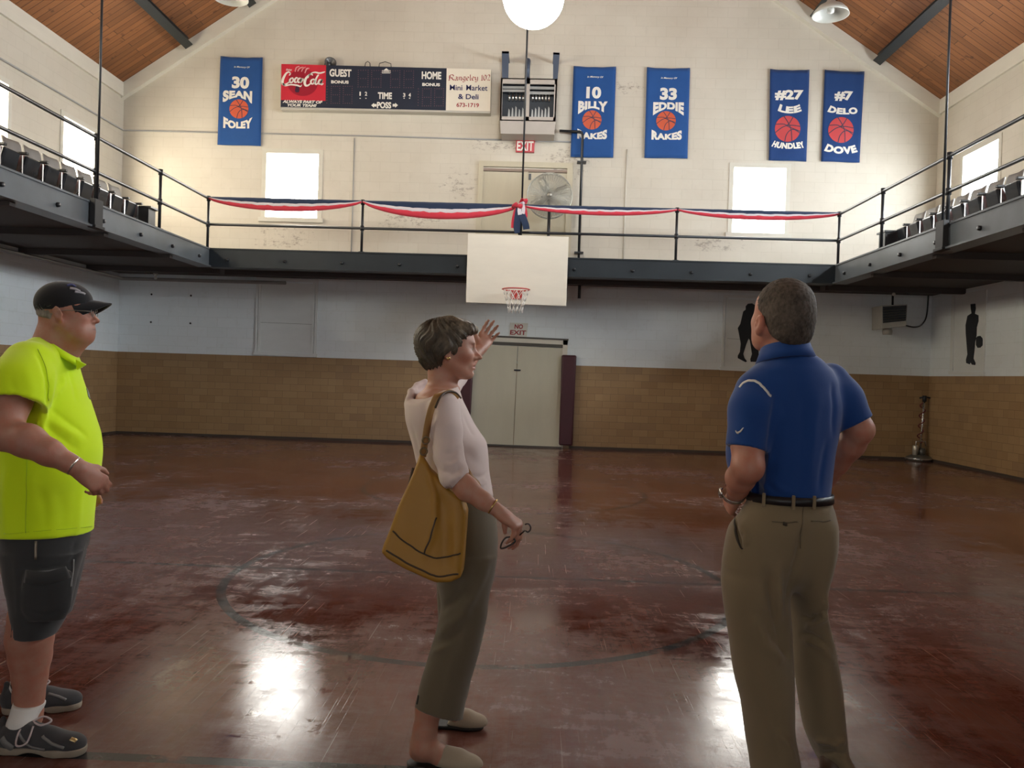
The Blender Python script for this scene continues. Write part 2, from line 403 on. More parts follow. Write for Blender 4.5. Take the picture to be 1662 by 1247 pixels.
# window openings of the end wall from their corners in the photo
def opening(tlx, tly, brx, bry):
    x0, z1 = wz(tlx, tly); x1, z0 = wz(brx, bry); return (x0, x1, z0, z1)
W1 = opening(431, 246, 517, 355); W2 = opening(1189, 269, 1275, 380)
wallb = wall_grid('wall_back', [BLK, TIL], [XL-0.3, XR+0.3], [0, TILE, ZE], [W1, W2], lambda u, v: (u, YB, v), (0, 0.3, 0))
wallb['label'] = 'painted block end wall with tan tile below the gallery'; wallb['category'] = 'wall'
mb = MB(); mb.prism([(XL-0.3, YB, ZE), (XR+0.3, YB, ZE), (XM, YB, ZRIDGE+0.2)], (0, 0.3, 0)); g = struct(mb.build('wall_back_gable', [BLK]), 'pale painted block gable above the scoreboard', 'wall')
FILL_HOLES = [(-6.6, -4.4, 0.75, 2.75), (-3.6, -1.4, 0.75, 2.75), (1.6, 3.8, 0.75, 2.75)]  # openings for unseen glowing panes, added to light the lower hall
w = wall_grid('wall_front', [BLK, TIL], [XL-0.3, XR+0.3], [0, ZE], FILL_HOLES, lambda u, v: (u, YF, v), (0, -0.3, 0)); struct(w, 'block wall behind the photographer', 'wall')
mb = MB(); mb.prism([(XL-0.3, YF, ZE), (XR+0.3, YF, ZE), (XM, YF, ZRIDGE+0.2)], (0, -0.3, 0)); struct(mb.build('wall_front_gable', [BLK]))

LW = [(14.02-2.55*k, 15.12-2.55*k, 4.62, 5.98) for k in range(8)]
RW = [(13.62-2.55*k, 14.75-2.55*k, 4.55, 5.75) for k in range(8)]
def side_holes(X, px):
    """near-corner window of a side wall from the photo: (tl, tr, bl) pixels"""
    a = [P(x, y, X=X) for x, y in px]
    ys = [q[1] for q in a]; return min(ys), max(ys), a[2][2], a[0][2]
l0 = side_holes(XL, ((101,194),(150,216),(100,262)))
r0 = side_holes(XR, ((1563,259),(1612,233),(1561,318)))
LW = [(l0[0]-2.6*k, l0[0]+1.15-2.6*k, 4.56, 5.86) for k in range(8)]
RW = [(r0[1]-1.2-2.6*k, r0[1]-2.6*k, 4.60, 5.80) for k in range(8)]
w = wall_grid('wall_left', [BLKS, TILS], [YF, YB], [0, TILE, ZE+0.02], LW, lambda u, v: (XL, u, v), (-0.3, 0, 0)); struct(w, 'pale left side wall with tan tile at the foot', 'wall')
w = wall_grid('wall_right', [BLKS, TILS], [YF, YB], [0, TILE, ZE+0.02], RW, lambda u, v: (XR, u, v), (0.3, 0, 0)); struct(w, 'pale right side wall with tan tile at the foot', 'wall')

wn = [0]
ORD = ['first', 'second', 'third', 'fourth', 'fifth', 'sixth', 'seventh', 'eighth']
def window(hole, axis, at, out, strength, tint, label):
    """a sash window set in an opening: frame, muntin, pane full of daylight; axis 'x' (end wall) or 'y' (side wall)"""
    wn[0] += 1; u0, u1, v0, v1 = hole
    f = lambda u, v, d: (u, at+out*d, v) if axis == 'x' else (at+out*d, u, v)
    root = empty('window_%d' % wn[0], f((u0+u1)/2, v0, 0)); struct(root, label, 'window')
    mb = MB(); t = 0.05
    def bar(a, b, c, d, d0=-0.015, d1=0.11): mb.prism([f(a,c,d0), f(b,c,d0), f(b,d,d0), f(a,d,d0)], np.array(f(0,0,d1))-np.array(f(0,0,d0)))
    bar(u0-0.06, u0+0.03, v0-0.06, v1+0.06); bar(u1-0.03, u1+0.06, v0-0.06, v1+0.06); bar(u0+0.03, u1-0.03, v1-0.03, v1+0.06)
    mb.build('window_frame', FRAME_W, root)
    mb = MB(); bar(u0-0.1, u1+0.1, v0-0.09, v0+0.0, -0.05, 0.1); mb.build('window_sill', FRAME_W, root)
    mb = MB(); mb.prism([f(u0,v0,0.15), f(u1,v0,0.15), f(u1,v1,0.15), f(u0,v1,0.15)], np.array(f(0,0,0.012))-np.array(f(0,0,0)))
    mb.build('pane', emitter('daylight_pane_%s_%d' % (axis+str(out), int(strength*10)), tint, strength), root)
window(W1, 'x', YB, 1, SKY_BACK, (1.0, 0.97, 0.90), 'bright window left of the scoreboard on the end wall')
window(W2, 'x', YB, 1, SKY_BACK, (0.95, 0.98, 1.0), 'bright window under the right hand banners on the end wall')
for k, h in enumerate(LW): window(h, 'y', XL, -1, SKY_LEFT*(1 if k < 1 else 1.3 if k < 5 else 0.4), (1.0, 0.89, 0.70), 'bright window of the left gallery, %s from the end wall' % ORD[k])
for k, h in enumerate(RW): window(h, 'y', XR, 1, SKY_RIGHT*(1 if k < 1 else 2.0 if k < 5 else 0.4), (0.90, 0.96, 1.0), 'bright window of the right gallery, %s from the end wall' % ORD[k])

for h, nm_ in zip(FILL_HOLES, ('leftmost', 'middle', 'rightmost')): window(h, 'x', YF, -1, FILL_FRONT, (0.92, 0.96, 1.0), '%s unseen window added behind the camera as fill light' % nm_)

# roof
mb = MB(); th = 0.25
for sx, X0 in ((-1, XL-0.3), (1, XR+0.3)):
    z0 = ZE-0.3*SL
    mb.prism([(X0, YF-0.3, z0), (XM, YF-0.3, ZRIDGE), (XM, YF-0.3, ZRIDGE+th), (X0, YF-0.3, z0+th)], (0, YB-YF+0.6, 0))
struct(mb.build('ceiling', ROOF), 'brown board ceiling sloping up to the ridge', 'ceiling')
def slope_z(x): return ZE+(min(x-XL, XR-x))*SL
mb = MB()   # rake boards on the end wall, eaves boards on the side walls
mb.prism([(XL, YB-0.12, ZE-0.30), (XM, YB-0.12, ZRIDGE-0.30), (XM, YB-0.12, ZRIDGE), (XL, YB-0.12, ZE)], (0, 0.12, 0)); struct(mb.build('trim_1', WHITE_TRIM), 'white sloping board under the left half of the roof', 'trim')
mb = MB(); mb.prism([(XR, YB-0.12, ZE-0.30), (XM, YB-0.12, ZRIDGE-0.30), (XM, YB-0.12, ZRIDGE), (XR, YB-0.12, ZE)], (0, 0.12, 0)); struct(mb.build('trim_2', WHITE_TRIM), 'white sloping board under the right half of the roof', 'trim')
mb = MB(); mb.box((XL, YF, ZE-0.26), (XL+0.05, YB-0.12, ZE+0.02)); struct(mb.build('trim_3', WHITE_TRIM), 'white board along the top of the left wall', 'trim')
mb = MB(); mb.box((XR-0.05, YF, ZE-0.26), (XR, YB-0.12, ZE+0.02)); struct(mb.build('trim_4', WHITE_TRIM), 'white board along the top of the right wall', 'trim')
for nm, lo, hi in (('baseboard_back_left', (XL, YB-0.02, 0), (-1.25, YB, 0.05)), ('baseboard_back_right', (0.75, YB-0.02, 0), (XR, YB, 0.05)), ('baseboard_left', (XL, YF, 0), (XL+0.02, YB, 0.05)), ('baseboard_right', (XR-0.02, YF, 0), (XR, YB, 0.05))):
    mb = MB(); mb.box(lo, hi); struct(mb.build(nm, plain('dark_base_tile', (0.06, 0.045, 0.035), 0.5)))

# roof purlins running the length of the hall
def purlin(px, py, label):
    p = P(px, py, Y=YB-0.3); x, z = p[0], p[2]; sgn = 1 if x < XM else -1
    mb = MB(); a = math.atan(SL)*sgn; M = Matrix.Rotation(-a, 4, 'Y')
    L = (YB-0.2-YF)/2; yc = (YB-0.2+YF)/2
    top = slope_z(x); zc = top-0.10
    for dz, hw, hh in ((0.065, 0.085, 0.012), (-0.085, 0.085, 0.012), (-0.01, 0.012, 0.075)):
        off = M @ Vector((0, 0, dz)); mb.cbox((x+off.x, yc, zc+off.z), (hw, L, hh), 0, M)
    return tag(mb.build('roof_beam', STEEL), label, 'beam', 'steel roof beams', 'structure')
purlin(299, 92, 'dark steel roof beam low on the left slope')
purlin(403, 12, 'dark steel roof beam high on the left slope')
purlin(1430, 118, 'dark steel roof beam low on the right slope')
purlin(1327, 36, 'dark steel roof beam high on the right slope')

# ------------------------------------------------------------------ gallery (balcony) around the hall
def gallery(name, lo, hi, label):
    root = empty(name, ((lo[0]+hi[0])/2, (lo[1]+hi[1])/2, BZB)); struct(root, label, 'gallery'); return root
gl = gallery('balcony_left', (XL, YF), (BXL, YB), 'left gallery with blue grey steel edge beam')
gr = gallery('balcony_right', (BXR, YF), (XR, YB), 'right gallery with blue grey steel edge beam')
gb = gallery('balcony_back', (BXL, BY), (BXR, YB), 'end gallery with dark edge beam above the doors')
def deck(root, lo, hi):
    mb = MB(); mb.box((lo[0], lo[1], BZ-0.12), (hi[0], hi[1], BZ-0.02)); mb.build('deck', plain('gallery_floor_boards', (0.12, 0.10, 0.085), 0.6), root)
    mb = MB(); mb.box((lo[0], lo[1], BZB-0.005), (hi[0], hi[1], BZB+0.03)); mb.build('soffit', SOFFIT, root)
deck(gl, (XL+0.003, YF), (BXL-0.02, YB-0.003)); deck(gr, (BXR+0.02, YF), (XR-0.003, YB-0.003)); deck(gb, (BXL-0.015, BY+0.02), (BXR+0.015, YB-0.003))
def edge_beam(root, a, b, inward):
    """steel channel along a-b; inward = unit vector to the open hall"""
    a, b, n = np.array(a, float), np.array(b, float), np.array(inward, float)
    mb = MB()
    def slab(o0, o1, z0, z1): mb.prism([(*(a+n*o0), z0), (*(b+n*o0), z0), (*(b+n*o0), z1), (*(a+n*o0), z1)], (*(n*(o1-o0)), 0))
    slab(-0.02, 0.0, BZB, BZ); slab(-0.14, 0.015, BZ-0.015, BZ+0.01); slab(-0.20, 0.07, BZB-0.05, BZB-0.025); slab(-0.03, 0.0, BZB-0.03, BZB)
    mb.build('edge_beam', FASCIA_SHADE if root is gb else FASCIA, root)
    L = np.linalg.norm(b-a); t = (b-a)/L
    s = 0.45
    while s < L and s < 14:
        c = b-t*s
        m = MB(); m.lathe([(0, 0.035), (0.026, 0.035), (0.030, 0.02), (0.030, 0)], (*c, BZB+0.09), (*n, 0), 10); m.build('bolt', BLACK, root)
        s += 1.05
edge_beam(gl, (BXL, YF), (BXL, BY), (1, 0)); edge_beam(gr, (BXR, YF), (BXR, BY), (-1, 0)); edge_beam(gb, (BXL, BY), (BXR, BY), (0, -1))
for root, x0, x1 in ((gl, XL, BXL-0.03), (gr, BXR+0.03, XR)):
    for k in range(9):
        y = 15.0-2.0*k
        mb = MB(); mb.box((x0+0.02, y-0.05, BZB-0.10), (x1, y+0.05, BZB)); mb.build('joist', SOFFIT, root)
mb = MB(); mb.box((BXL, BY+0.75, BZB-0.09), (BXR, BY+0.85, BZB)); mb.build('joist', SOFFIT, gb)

# pipes under the gallery and conduits on the upper walls
def pipe(name, pts, r, mat, label, cat='pipe', group=None, n=10):
    mb = MB(); mb.tube(pts, r, n); return tag(mb.build(name, mat), label, cat, group)
GREYP = plain('grey_painted_pipe', (0.36, 0.36, 0.35), 0.5)
pipe('heating_pipe', [(XL+0.1, YF+0.05, 3.17), (XL+0.1, YB-0.1, 3.17), (BXL+0.9, YB-0.1, 3.17)], 0.035, GREYP, 'grey pipe running under the left gallery and round the corner')
pipe('conduit', [(XL+0.02, YF+0.02, 6.0), (XL+0.02, YB-0.05, 6.20), (XL+0.05, YB-0.02, 6.20), (-3.4, YB-0.02, 6.20), (0.75, YB-0.02, 6.17)], 0.016, GREYP, 'thin grey conduit along the left wall and across the end wall behind the scoreboard', 'conduit')

# ------------------------------------------------------------------ pipe railings
ZT, ZM = 4.50, 4.03
def railing(name, a, b, posts, label, skip=()):
    root = empty(name, (*((np.array(a)+np.array(b))/2), BZ), label, 'railing', 'gallery pipe railings')
    for nm, z in (('top_rail', ZT), ('middle_rail', ZM)):
        mb = MB(); mb.tube([(*a, z), (*b, z)], 0.024, 10); mb.build(nm, BLACK, root)
    for i, p in enumerate(posts):
        mb = MB(); mb.tube([(*p, BZ+0.01), (*p, ZT+0.015)], 0.024, 10)
        for z in (ZM, ZT): mb.lathe([(0.0, -0.045), (0.036, -0.045), (0.036, 0.045), (0, 0.045)], (*p, z), (0, 0, 1), 12)
        mb.lathe([(0.0, 0.0), (0.06, 0.0), (0.06, 0.012), (0, 0.012)], (*p, BZ+0.01), (0, 0, 1), 14)
        mb.build('post', BLACK, root)
    return root
RI = 0.06
xa, xb, yr = BXL-RI, BXR+RI, BY+RI
bp = [P(589, 328, Y=yr)[0], P(845, 345, Y=yr)[0], P(1099, 345, Y=yr)[0]]
railing('back_railing', (xa, yr), (xb, yr), [(x, yr) for x in [xa]+bp+[xb]], 'black pipe railing of the end gallery carrying the bunting')
def side_posts(X, pxs):
    ys = [P(px, 350, X=X)[1] for px in pxs]; st = (ys[0]-ys[1])*1.35
    while ys[-1] > YF+2: ys.append(ys[-1]-st)
    return ys
LP = side_posts(xa, (259, 154)); RP = side_posts(xb, (1432, 1538))
railing('left_railing', (xa, YF), (xa, yr), [(xa, y) for y in LP], 'black pipe railing of the left gallery')
railing('right_railing', (xb, YF), (xb, yr), [(xb, y) for y in RP], 'black pipe railing of the right gallery')
def hanger(x, y, ztop, label, zbot=BZB-0.02, clamp=True, inward=0):
    root = empty('hanger_rod', (x, y, zbot), label, 'hanger rod', 'gallery hanger rods')
    mb = MB(); mb.tube([(x, y, zbot), (x, y, ztop)], 0.017, 8); mb.build('rod', BLACK, root)
    if clamp:
        mb = MB(); mb.box((x-0.04, y-0.10, BZB-0.02), (x+0.035, y+0.10, BZ+0.04)); mb.box((x-0.055, y-0.12, BZB-0.06), (x+0.055, y+0.12, BZB-0.02))
        mb.build('clamp_bracket', plain('matt_black_bracket', (0.02,0.021,0.023), 0.6), root, bevel=0.006)
    return root
hx = BXL+0.055; hanger(hx, P(158, 300, X=hx)[1], slope_z(hx), 'black rod holding up the left gallery')
hx = BXR-0.055; hanger(hx, P(1532, 300, X=hx)[1], slope_z(hx), 'black rod holding up the right gallery')
hx = P(846, 370, Y=BY-0.05)[0]; hanger(hx, BY-0.05, slope_z(hx), 'tall black rod rising from behind the bow to the roof ridge', BZ, clamp=False)
# ------------------------------------------------------------------ doors and boarded windows of the end wall
def panel(root, name, q, mat, off=0.0, depth=None, u=(0,1), v=(0,1), bevel=0):
    mb = MB(); q.slab(mb, u[0], v[0], u[1], v[1], off, depth); return mb.build(name, mat, root, bevel=bevel)
# lower double doors
q = Quad(((765,551),(919,558),(911,727),(757,721)), YB, 0.02)
d = empty('door_1', q.at(0.5, 1), ); struct(d, 'cream double doors under the no exit sign', 'door')
mb = MB(); q.slab(mb, -0.01,-0.03,1.015,0.012,0.05,0.05); q.slab(mb, -0.03,-0.03,0.02,1.0,0.05,0.05); q.slab(mb, 0.965,-0.03,1.015,1.0,0.05,0.05); mb.build('door_frame', WHITE_TRIM, d)
mb = MB(); q.slab(mb, -0.01,-0.045,1.02,-0.03,0.07,0.07); q.slab(mb, 0.0,0.012,0.97,0.042,0.035,0.03); mb.build('head_rail', plain('dark_rail', (0.09,0.085,0.075), 0.5), d)
panel(d, 'door_leaf', q, DOOR_LO, 0.035, 0.03, (0.02,0.492), (0.045,0.995)); panel(d, 'door_leaf', q, DOOR_LO, 0.03, 0.025, (0.497,0.966), (0.045,0.995))
mb = MB(); q.slab(mb, 0.465,0.268,0.535,0.282,0.06,0.03); mb.build('latch', BLACK, d)
mb = MB(); q.slab(mb, -0.02,0.99,1.0,1.005,0.06,0.06); mb.build('threshold', plain('dark_rail', (0.09,0.085,0.075), 0.5), d)
# upper doors onto the end gallery
q = Quad(((778,262),(930,266),(925,425),(770,421)), YB, 0.02)
d = empty('door_2', q.at(0.5, 1)); struct(d, 'cream double doors on the end gallery behind the fan', 'door')
mb = MB(); q.slab(mb, 0,0,1,0.055,0.06,0.06); q.slab(mb, 0,0.055,0.05,1,0.06,0.06); q.slab(mb, 0.94,0.055,1,1,0.06,0.06); mb.build('door_frame', DOOR_UP, d)
mb = MB(); q.slab(mb, 0.045,0.075,0.94,0.10,0.055,0.05); mb.build('track', plain('rusty_track', (0.27,0.20,0.16), 0.6), d)
panel(d, 'door_leaf', q, DOOR_UP, 0.03, 0.025, (0.05,0.52), (0.105,0.999)); panel(d, 'door_leaf', q, DOOR_UP, 0.035, 0.03, (0.525,0.94), (0.105,0.999))
mb = MB(); q.slab(mb, 0.475,0.10,0.53,1.0,0.05,0.02); mb.build('meeting_stile', DOOR_UP, d)
mb = MB(); q.slab(mb, 0.535,0.12,0.56,0.18,0.06,0.03); mb.build('hinge', BLACK, d)
# boarded windows below the gallery
def boarded(n, pts, label, Y=YB):
    q = Quad(pts, Y, 0.02); d = empty('window_%d' % n, q.at(0.5, 1)); struct(d, label, 'window')
    panel(d, 'board', q, BOARD_W, 0.012, 0.012, (0.08,0.92), (0.02,0.95))
    mb = MB(); q.slab(mb, 0,0,0.035,1,0.03,0.03); q.slab(mb, 0.045,0,0.08,1,0.03,0.03); q.slab(mb, 0.92,0,0.955,1,0.03,0.03); q.slab(mb, 0.965,0,1,1,0.03,0.03); q.slab(mb, 0,-0.04,1,0,0.03,0.03); mb.build('window_frame', BOARD_W, d)
    mb = MB(); q.slab(mb, -0.02,0.955,1.02,1.0,0.045,0.045); mb.build('window_sill', BOARD_W, d)
    mb = MB(); q.slab(mb, 0.0825,0.56,0.9175,0.565,0.014,0.002); mb.build('seam', plain('seam_grey', (0.3,0.31,0.3), 0.6), d)
boarded(wn[0]+1, ((417,455),(517,459),(513,580),(414,576)), 'painted-over window board left of the lower doors')
boarded(wn[0]+2, ((1174,483),(1275,487),(1272,606),(1170,601)), 'painted-over window board with a dark player silhouette')
q = Quad(((1,1),)*4, YB, 0.02)
class SideQuad(Quad):
    def __init__(s, pts, X, depth): s.c = [P(x, y, X=X) for x, y in pts]; s.d = depth
    def at(s, u, v, off=0.0):
        tl, tr, br, bl = s.c; p = (tl*(1-u)+tr*u)*(1-v)+(bl*(1-u)+br*u)*v
        return p+np.array([-off, 0, 0])
    def slab(s, mb, u0=0, v0=0, u1=1, v1=1, off=0.0, depth=None, mi=0):
        return mb.prism([s.at(u0,v1,off), s.at(u1,v1,off), s.at(u1,v0,off), s.at(u0,v0,off)], (s.d if depth is None else depth, 0, 0), mi)
q = SideQuad(((1546,480),(1603,470),(1598,610),(1543,608)), XR, 0.02)
d = empty('window_%d' % (wn[0]+3), q.at(0.5, 1)); struct(d, 'painted-over window board on the right wall with a dark player silhouette', 'window')
panel(d, 'board', q, BOARD_W, 0.012, 0.012, (0.1,0.94), (0.0,0.95))
mb = MB(); q.slab(mb, 0,0,0.09,0.95,0.02,0.02); q.slab(mb, 0.95,0,1,0.95,0.02,0.02); mb.build('window_frame', BOARD_W, d)
mb = MB(); q.slab(mb, -0.02,0.955,1.02,1,0.035,0.035); mb.build('window_sill', BOARD_W, d)

# player silhouettes: cut-out boards painted black
SILH = plain('black_silhouette_paint', (0.012,0.014,0.018), 0.5)
def silhouette(px, at, ext, label):
    mb = MB()
    for poly in px: mb.prism([at(x, y) for x, y in poly], ext)
    return tag(mb.build('player_silhouette', SILH), label, 'silhouette', 'player silhouettes')
def z5(p): return [(1120+x*0.3367, 430+y*0.3367) for x, y in p]
b = z5([(268,200),(278,188),(298,186),(316,196),(318,220),(306,238),(312,270),(322,300),(312,330),(318,365),(330,420),(332,448),(352,455),(350,468),(292,468),(290,455),(298,430),(292,390),(288,362),(282,355),(270,385),(256,430),(262,450),(274,465),(268,470),(230,450),(230,438),(240,420),(244,380),(236,335),(230,305),(242,285),(256,225),(268,216)])
silhouette([b], lambda x, y: P(x, y, Y=YB-0.013), (0, -0.008, 0), 'black dribbling player silhouette behind the man in the blue shirt')
def z4(p): return [(1162+x*0.3367, 380+y*0.3367) for x, y in p]
b1 = z4([(1229,338),(1251,336),(1253,360),(1248,384),(1266,392),(1266,420),(1258,450),(1257,488),(1250,520),(1246,565),(1242,600),(1252,622),(1250,632),(1236,630),(1228,618),(1224,628),(1208,622),(1207,606),(1214,580),(1210,530),(1206,480),(1205,440),(1214,395),(1234,382),(1230,360)])
b2 = z4([(1255+a, 520+b_) for a, b_ in ((0,-18),(8,-27),(20,-29),(30,-18),(33,0),(30,18),(20,28),(8,29),(0,15))])
silhouette([b1, b2], lambda x, y: P(x, y, X=XR-0.013), (-0.008, 0, 0), 'black standing player silhouette holding a ball on the right wall')

# maroon wall pads either side of the lower doors
MAROON = plain('maroon_vinyl_pad', (0.060, 0.010, 0.018), 0.42, 0, 0.2, 3, 0.1)
for pts, lb in ((((912,576),(936,577),(929,724),(907,723)), 'tall maroon padded cushion right of the lower doors'), (((745,590),(768,591),(761,720),(738,719)), 'tall maroon padded cushion left of the lower doors, behind the woman')):
    q = Quad(pts, YB-0.13, 0.11); mb = MB(); q.slab(mb); o = mb.build('wall_pad', MAROON, loc=q.at(.5,1), bevel=0.03); tag(o, lb, 'wall pad', 'maroon wall pads')

# ------------------------------------------------------------------ signs
SIGN_W = plain('sign_white', (0.66, 0.65, 0.60), 0.45, 0, 0.05)
SIGN_RED = plain('sign_red', (0.50, 0.030, 0.045), 0.4, 0, 0.1)
LET_W = plain('white_lettering', (0.80, 0.78, 0.72), 0.45, 0, 0.04)
LET_R = plain('dark_red_lettering', (0.33, 0.022, 0.03), 0.45, 0, 0.05)
LET_N = plain('navy_lettering', (0.020, 0.024, 0.11), 0.45, 0, 0.05)
q = Quad(((828,524),(857,525),(855,547),(826,546)), YB, 0.02)
o = empty('wall_sign', q.center(), 'white sign with red letters NO EXIT above the lower doors', 'sign')
panel(o, 'sign_board', q, SIGN_W, 0.022, 0.02)
mb = MB(); letter(mb, q, 'NO', 0.27, 0.10, 0.74, 0.44, 0.0245, 0.035); mb.build('lettering', LET_R, o); mb = MB(); letter(mb, q, 'EXIT', 0.05, 0.54, 0.94, 0.88, 0.0245, 0.028); mb.build('lettering', LET_R, o)
q = Quad(((838,228),(868,228),(867,249),(837,248)), YB, 0.05)
o = empty('exit_sign', q.center(), 'red sign with white letters EXIT above the upper doors', 'sign')
panel(o, 'sign_board', q, SIGN_RED, 0.07, 0.065, bevel=0.006)
mb = MB(); letter(mb, q, 'EXIT', 0.06, 0.15, 0.95, 0.90, 0.0735, 0.02); mb.build('lettering', LET_W, o)

# ------------------------------------------------------------------ memorial banners
BLUE = NT('blue_banner_cloth'); _v = BLUE.obj(); BLUE_CLOTH = BLUE.bsdf(BLUE.mix(BLUE.noise(_v, 3, 4), (0.015, 0.072, 0.25), (0.022, 0.092, 0.30)), 0.75, 0, BLUE.bump(BLUE.noise(_v, 250, 1), 0.1, 0.001), 0.2, sheen=0.2)
BLUE2 = NT('navy_banner_cloth'); _v = BLUE2.obj(); BLUE_DARK = BLUE2.bsdf(BLUE2.mix(BLUE2.noise(_v, 3, 4), (0.011, 0.042, 0.155), (0.015, 0.055, 0.19)), 0.75, 0, BLUE2.bump(BLUE2.noise(_v, 250, 1), 0.1, 0.001), 0.2, sheen=0.2)
BALL = plain('orange_ball_print', (0.60, 0.105, 0.045), 0.6, 0, 0.06)
BALL_R = plain('red_ball_print', (0.52, 0.055, 0.06), 0.6, 0, 0.06)
BALL_L = plain('ball_seam_print', (0.05, 0.035, 0.07), 0.6)
def banner(pts, num, first, last, ball, style, label, memo=True, seed=0):
    q = Quad(pts, YB-0.05, 0.012); root = empty('memorial_banner', q.at(0.5, 0), label, 'banner', 'blue memorial banners')
    rr = random.Random(seed); ph = rr.random()*6
    wave = lambda u, v: 0.012*math.sin(u*7+ph+v*2)*v+0.006*math.sin(u*17+ph)*(1-v)+0.012*math.exp(-((u-0.5)/0.3)**2-((v-0.02)/0.04)**2)
    mb = MB(); nu, nv = 14, 20
    vs = [q.at(i/nu, j/nv+(0.012*math.sin(math.pi*i/nu) if j == 0 else 0), wave(i/nu, j/nv)+d) for d in (0, -0.01) for j in range(nv+1) for i in range(nu+1)]
    K = (nu+1)*(nv+1); fs = []
    for j in range(nv):
        for i in range(nu):
            a = j*(nu+1)+i; fs += [(a, a+1, a+nu+2, a+nu+1), (K+a, K+a+nu+1, K+a+nu+2, K+a+1)]
    rim = [i for i in range(nu+1)]+[j*(nu+1)+nu for j in range(1, nv+1)]+[nv*(nu+1)+i for i in range(nu-1, -1, -1)]+[j*(nu+1) for j in range(nv-1, 0, -1)]
    fs += [(rim[i], K+rim[i], K+rim[(i+1)%len(rim)], rim[(i+1)%len(rim)]) for i in range(len(rim))]
    mb.add(vs, fs, 0, True); mb.build('cloth', BLUE_CLOTH if memo else BLUE_DARK, root)
    class WQ:   # lettering follows the waves of the cloth
        def at(s, u, v, off=0): return q.at(u, v, wave(u, v)+off)
    wq = WQ(); OFF = 0.004
    mb = MB(); letter(mb, wq, num, *style['num'], OFF, 0.05); mb.build('number_lettering', LET_W, root)
    a0, a1 = style['first'], style['last']
    mb = MB(); letter(mb, wq, first, *a0[:4], OFF, 0.06, 0, a0[4], 0, 1.06); mb.build('name_lettering', LET_W, root); mb = MB(); letter(mb, wq, last, *a1[:4], OFF, 0.06, 0, a1[4], 0, 1.06); mb.build('name_lettering', LET_W, root)
    if memo: mb = MB(); letter(mb, wq, 'In Memory Of', 0.33, 0.108, 0.71, 0.132, OFF, 0.02, 0.3); mb.build('memorial_lettering', LET_W, root)
    c, r = style['ball'], style['r']
    w = np.linalg.norm(q.c[1]-q.c[0]); h = np.linalg.norm(q.c[3]-q.c[0])
    mb = MB(); n = 36
    pt = lambda x, y, off: wq.at(c[0]+x*r, c[1]-y*r*w/h, off)
    mb.add([pt(0, 0, OFF+.002)]+[pt(q_*math.cos(2*math.pi*k/n), q_*math.sin(2*math.pi*k/n), OFF+.002) for q_ in (0.34, 0.67, 1.0) for k in range(n)], [(0, k+1, (k+1)%n+1) for k in range(n)]+[(1+r_*n+k, 1+r_*n+(k+1)%n, 1+(r_+1)*n+(k+1)%n, 1+(r_+1)*n+k) for r_ in (0, 1) for k in range(n)])
    emblem = mb.build('basketball_emblem', ball, root)
    mb = MB(); fn = lambda x, y: pt(x, y, OFF+0.005)
    for s in ([(-0.95,-0.3),(-0.4,0.12),(0.2,0.28),(0.97,0.2)], [(-0.3,0.95),(0.05,0.45),(0.28,-0.1),(0.35,-0.93)], [(-0.93,0.33),(-0.3,0.36),(0.1,0.15),(0.97,-0.18)], [(0.4,0.9),(0.1,0.4),(-0.1,0.25),(0.05,0.2)], [(-0.2,-0.97),(-0.1,-0.5),(0.15,-0.15),(0.5,-0.05),(0.95,-0.3)]):
        stroke(mb, fn, s, 0.07)
    mb.build('seam_lines', BALL_L, emblem)
    return root
def arch_top(x, y):    # straight top, arched foot: outer letters tall
    e = abs(2*x-1)**1.7; return x, y*(1-0)-(1-y)*0.95*e+0
def cup_low(x, y):     # straight foot, hollow top: outer letters tall
    e = abs(2*x-1)**1.7; return x, y*(1+0.75*e)
def smile(x, y):       # letters on a sagging arc
    a = (x-0.5)*1.5; return 0.5+math.sin(a)*(0.733-0.16*(y-0.5)), y+1.35*(1-math.cos(a))-0.1
def vee(x, y): return x, y
st1 = dict(num=(0.29,0.225,0.70,0.36), first=(0.09,0.385,0.78,0.46,arch_top), last=(0.12,0.735,0.80,0.81,cup_low), ball=(0.475,0.59), r=0.225)
st2 = dict(num=(0.13,0.225,0.86,0.34), first=(0.24,0.40,0.80,0.475,smile), last=(0.10,0.80,0.92,0.865,smile), ball=(0.475,0.652), r=0.33)
st3 = dict(num=(0.27,0.225,0.74,0.335), first=(0.14,0.405,0.87,0.475,smile), last=(0.10,0.825,0.90,0.905,smile), ball=(0.475,0.652), r=0.33)
banner(((358,91),(426,93),(423,237),(353,235)), '30', 'SEAN', 'FOLEY', BALL, st1, 'blue banner with number 30 left of the scoreboard', seed=1)
banner(((931,107),(1000,108),(995,256),(926,255)), '10', 'BILLY', 'RAKES', BALL, dict(st1, first=(0.14,0.385,0.83,0.46,arch_top), last=(0.14,0.735,0.84,0.80,cup_low), num=(0.32,0.225,0.67,0.355)), 'blue banner with number 10 right of the wall heater', seed=2)
banner(((1050,109),(1120,110),(1116,257),(1046,256)), '33', 'EDDIE', 'RAKES', BALL, dict(st1, first=(0.17,0.385,0.88,0.46,arch_top), last=(0.15,0.735,0.85,0.80,cup_low), num=(0.32,0.225,0.71,0.36)), 'blue banner with number 33 standing alone between two others', seed=3)
banner(((1250,112),(1314,113),(1309,262),(1248,260)), '#27', 'LEE', 'HUNDLEY', BALL_R, st2, 'blue banner with number 27 above the right window', memo=False, seed=4)
banner(((1339,113),(1403,116),(1395,264),(1333,262)), '#7', 'DELO', 'DOVE', BALL_R, st3, 'blue banner with number 7, furthest right on the end wall', memo=False, seed=5)

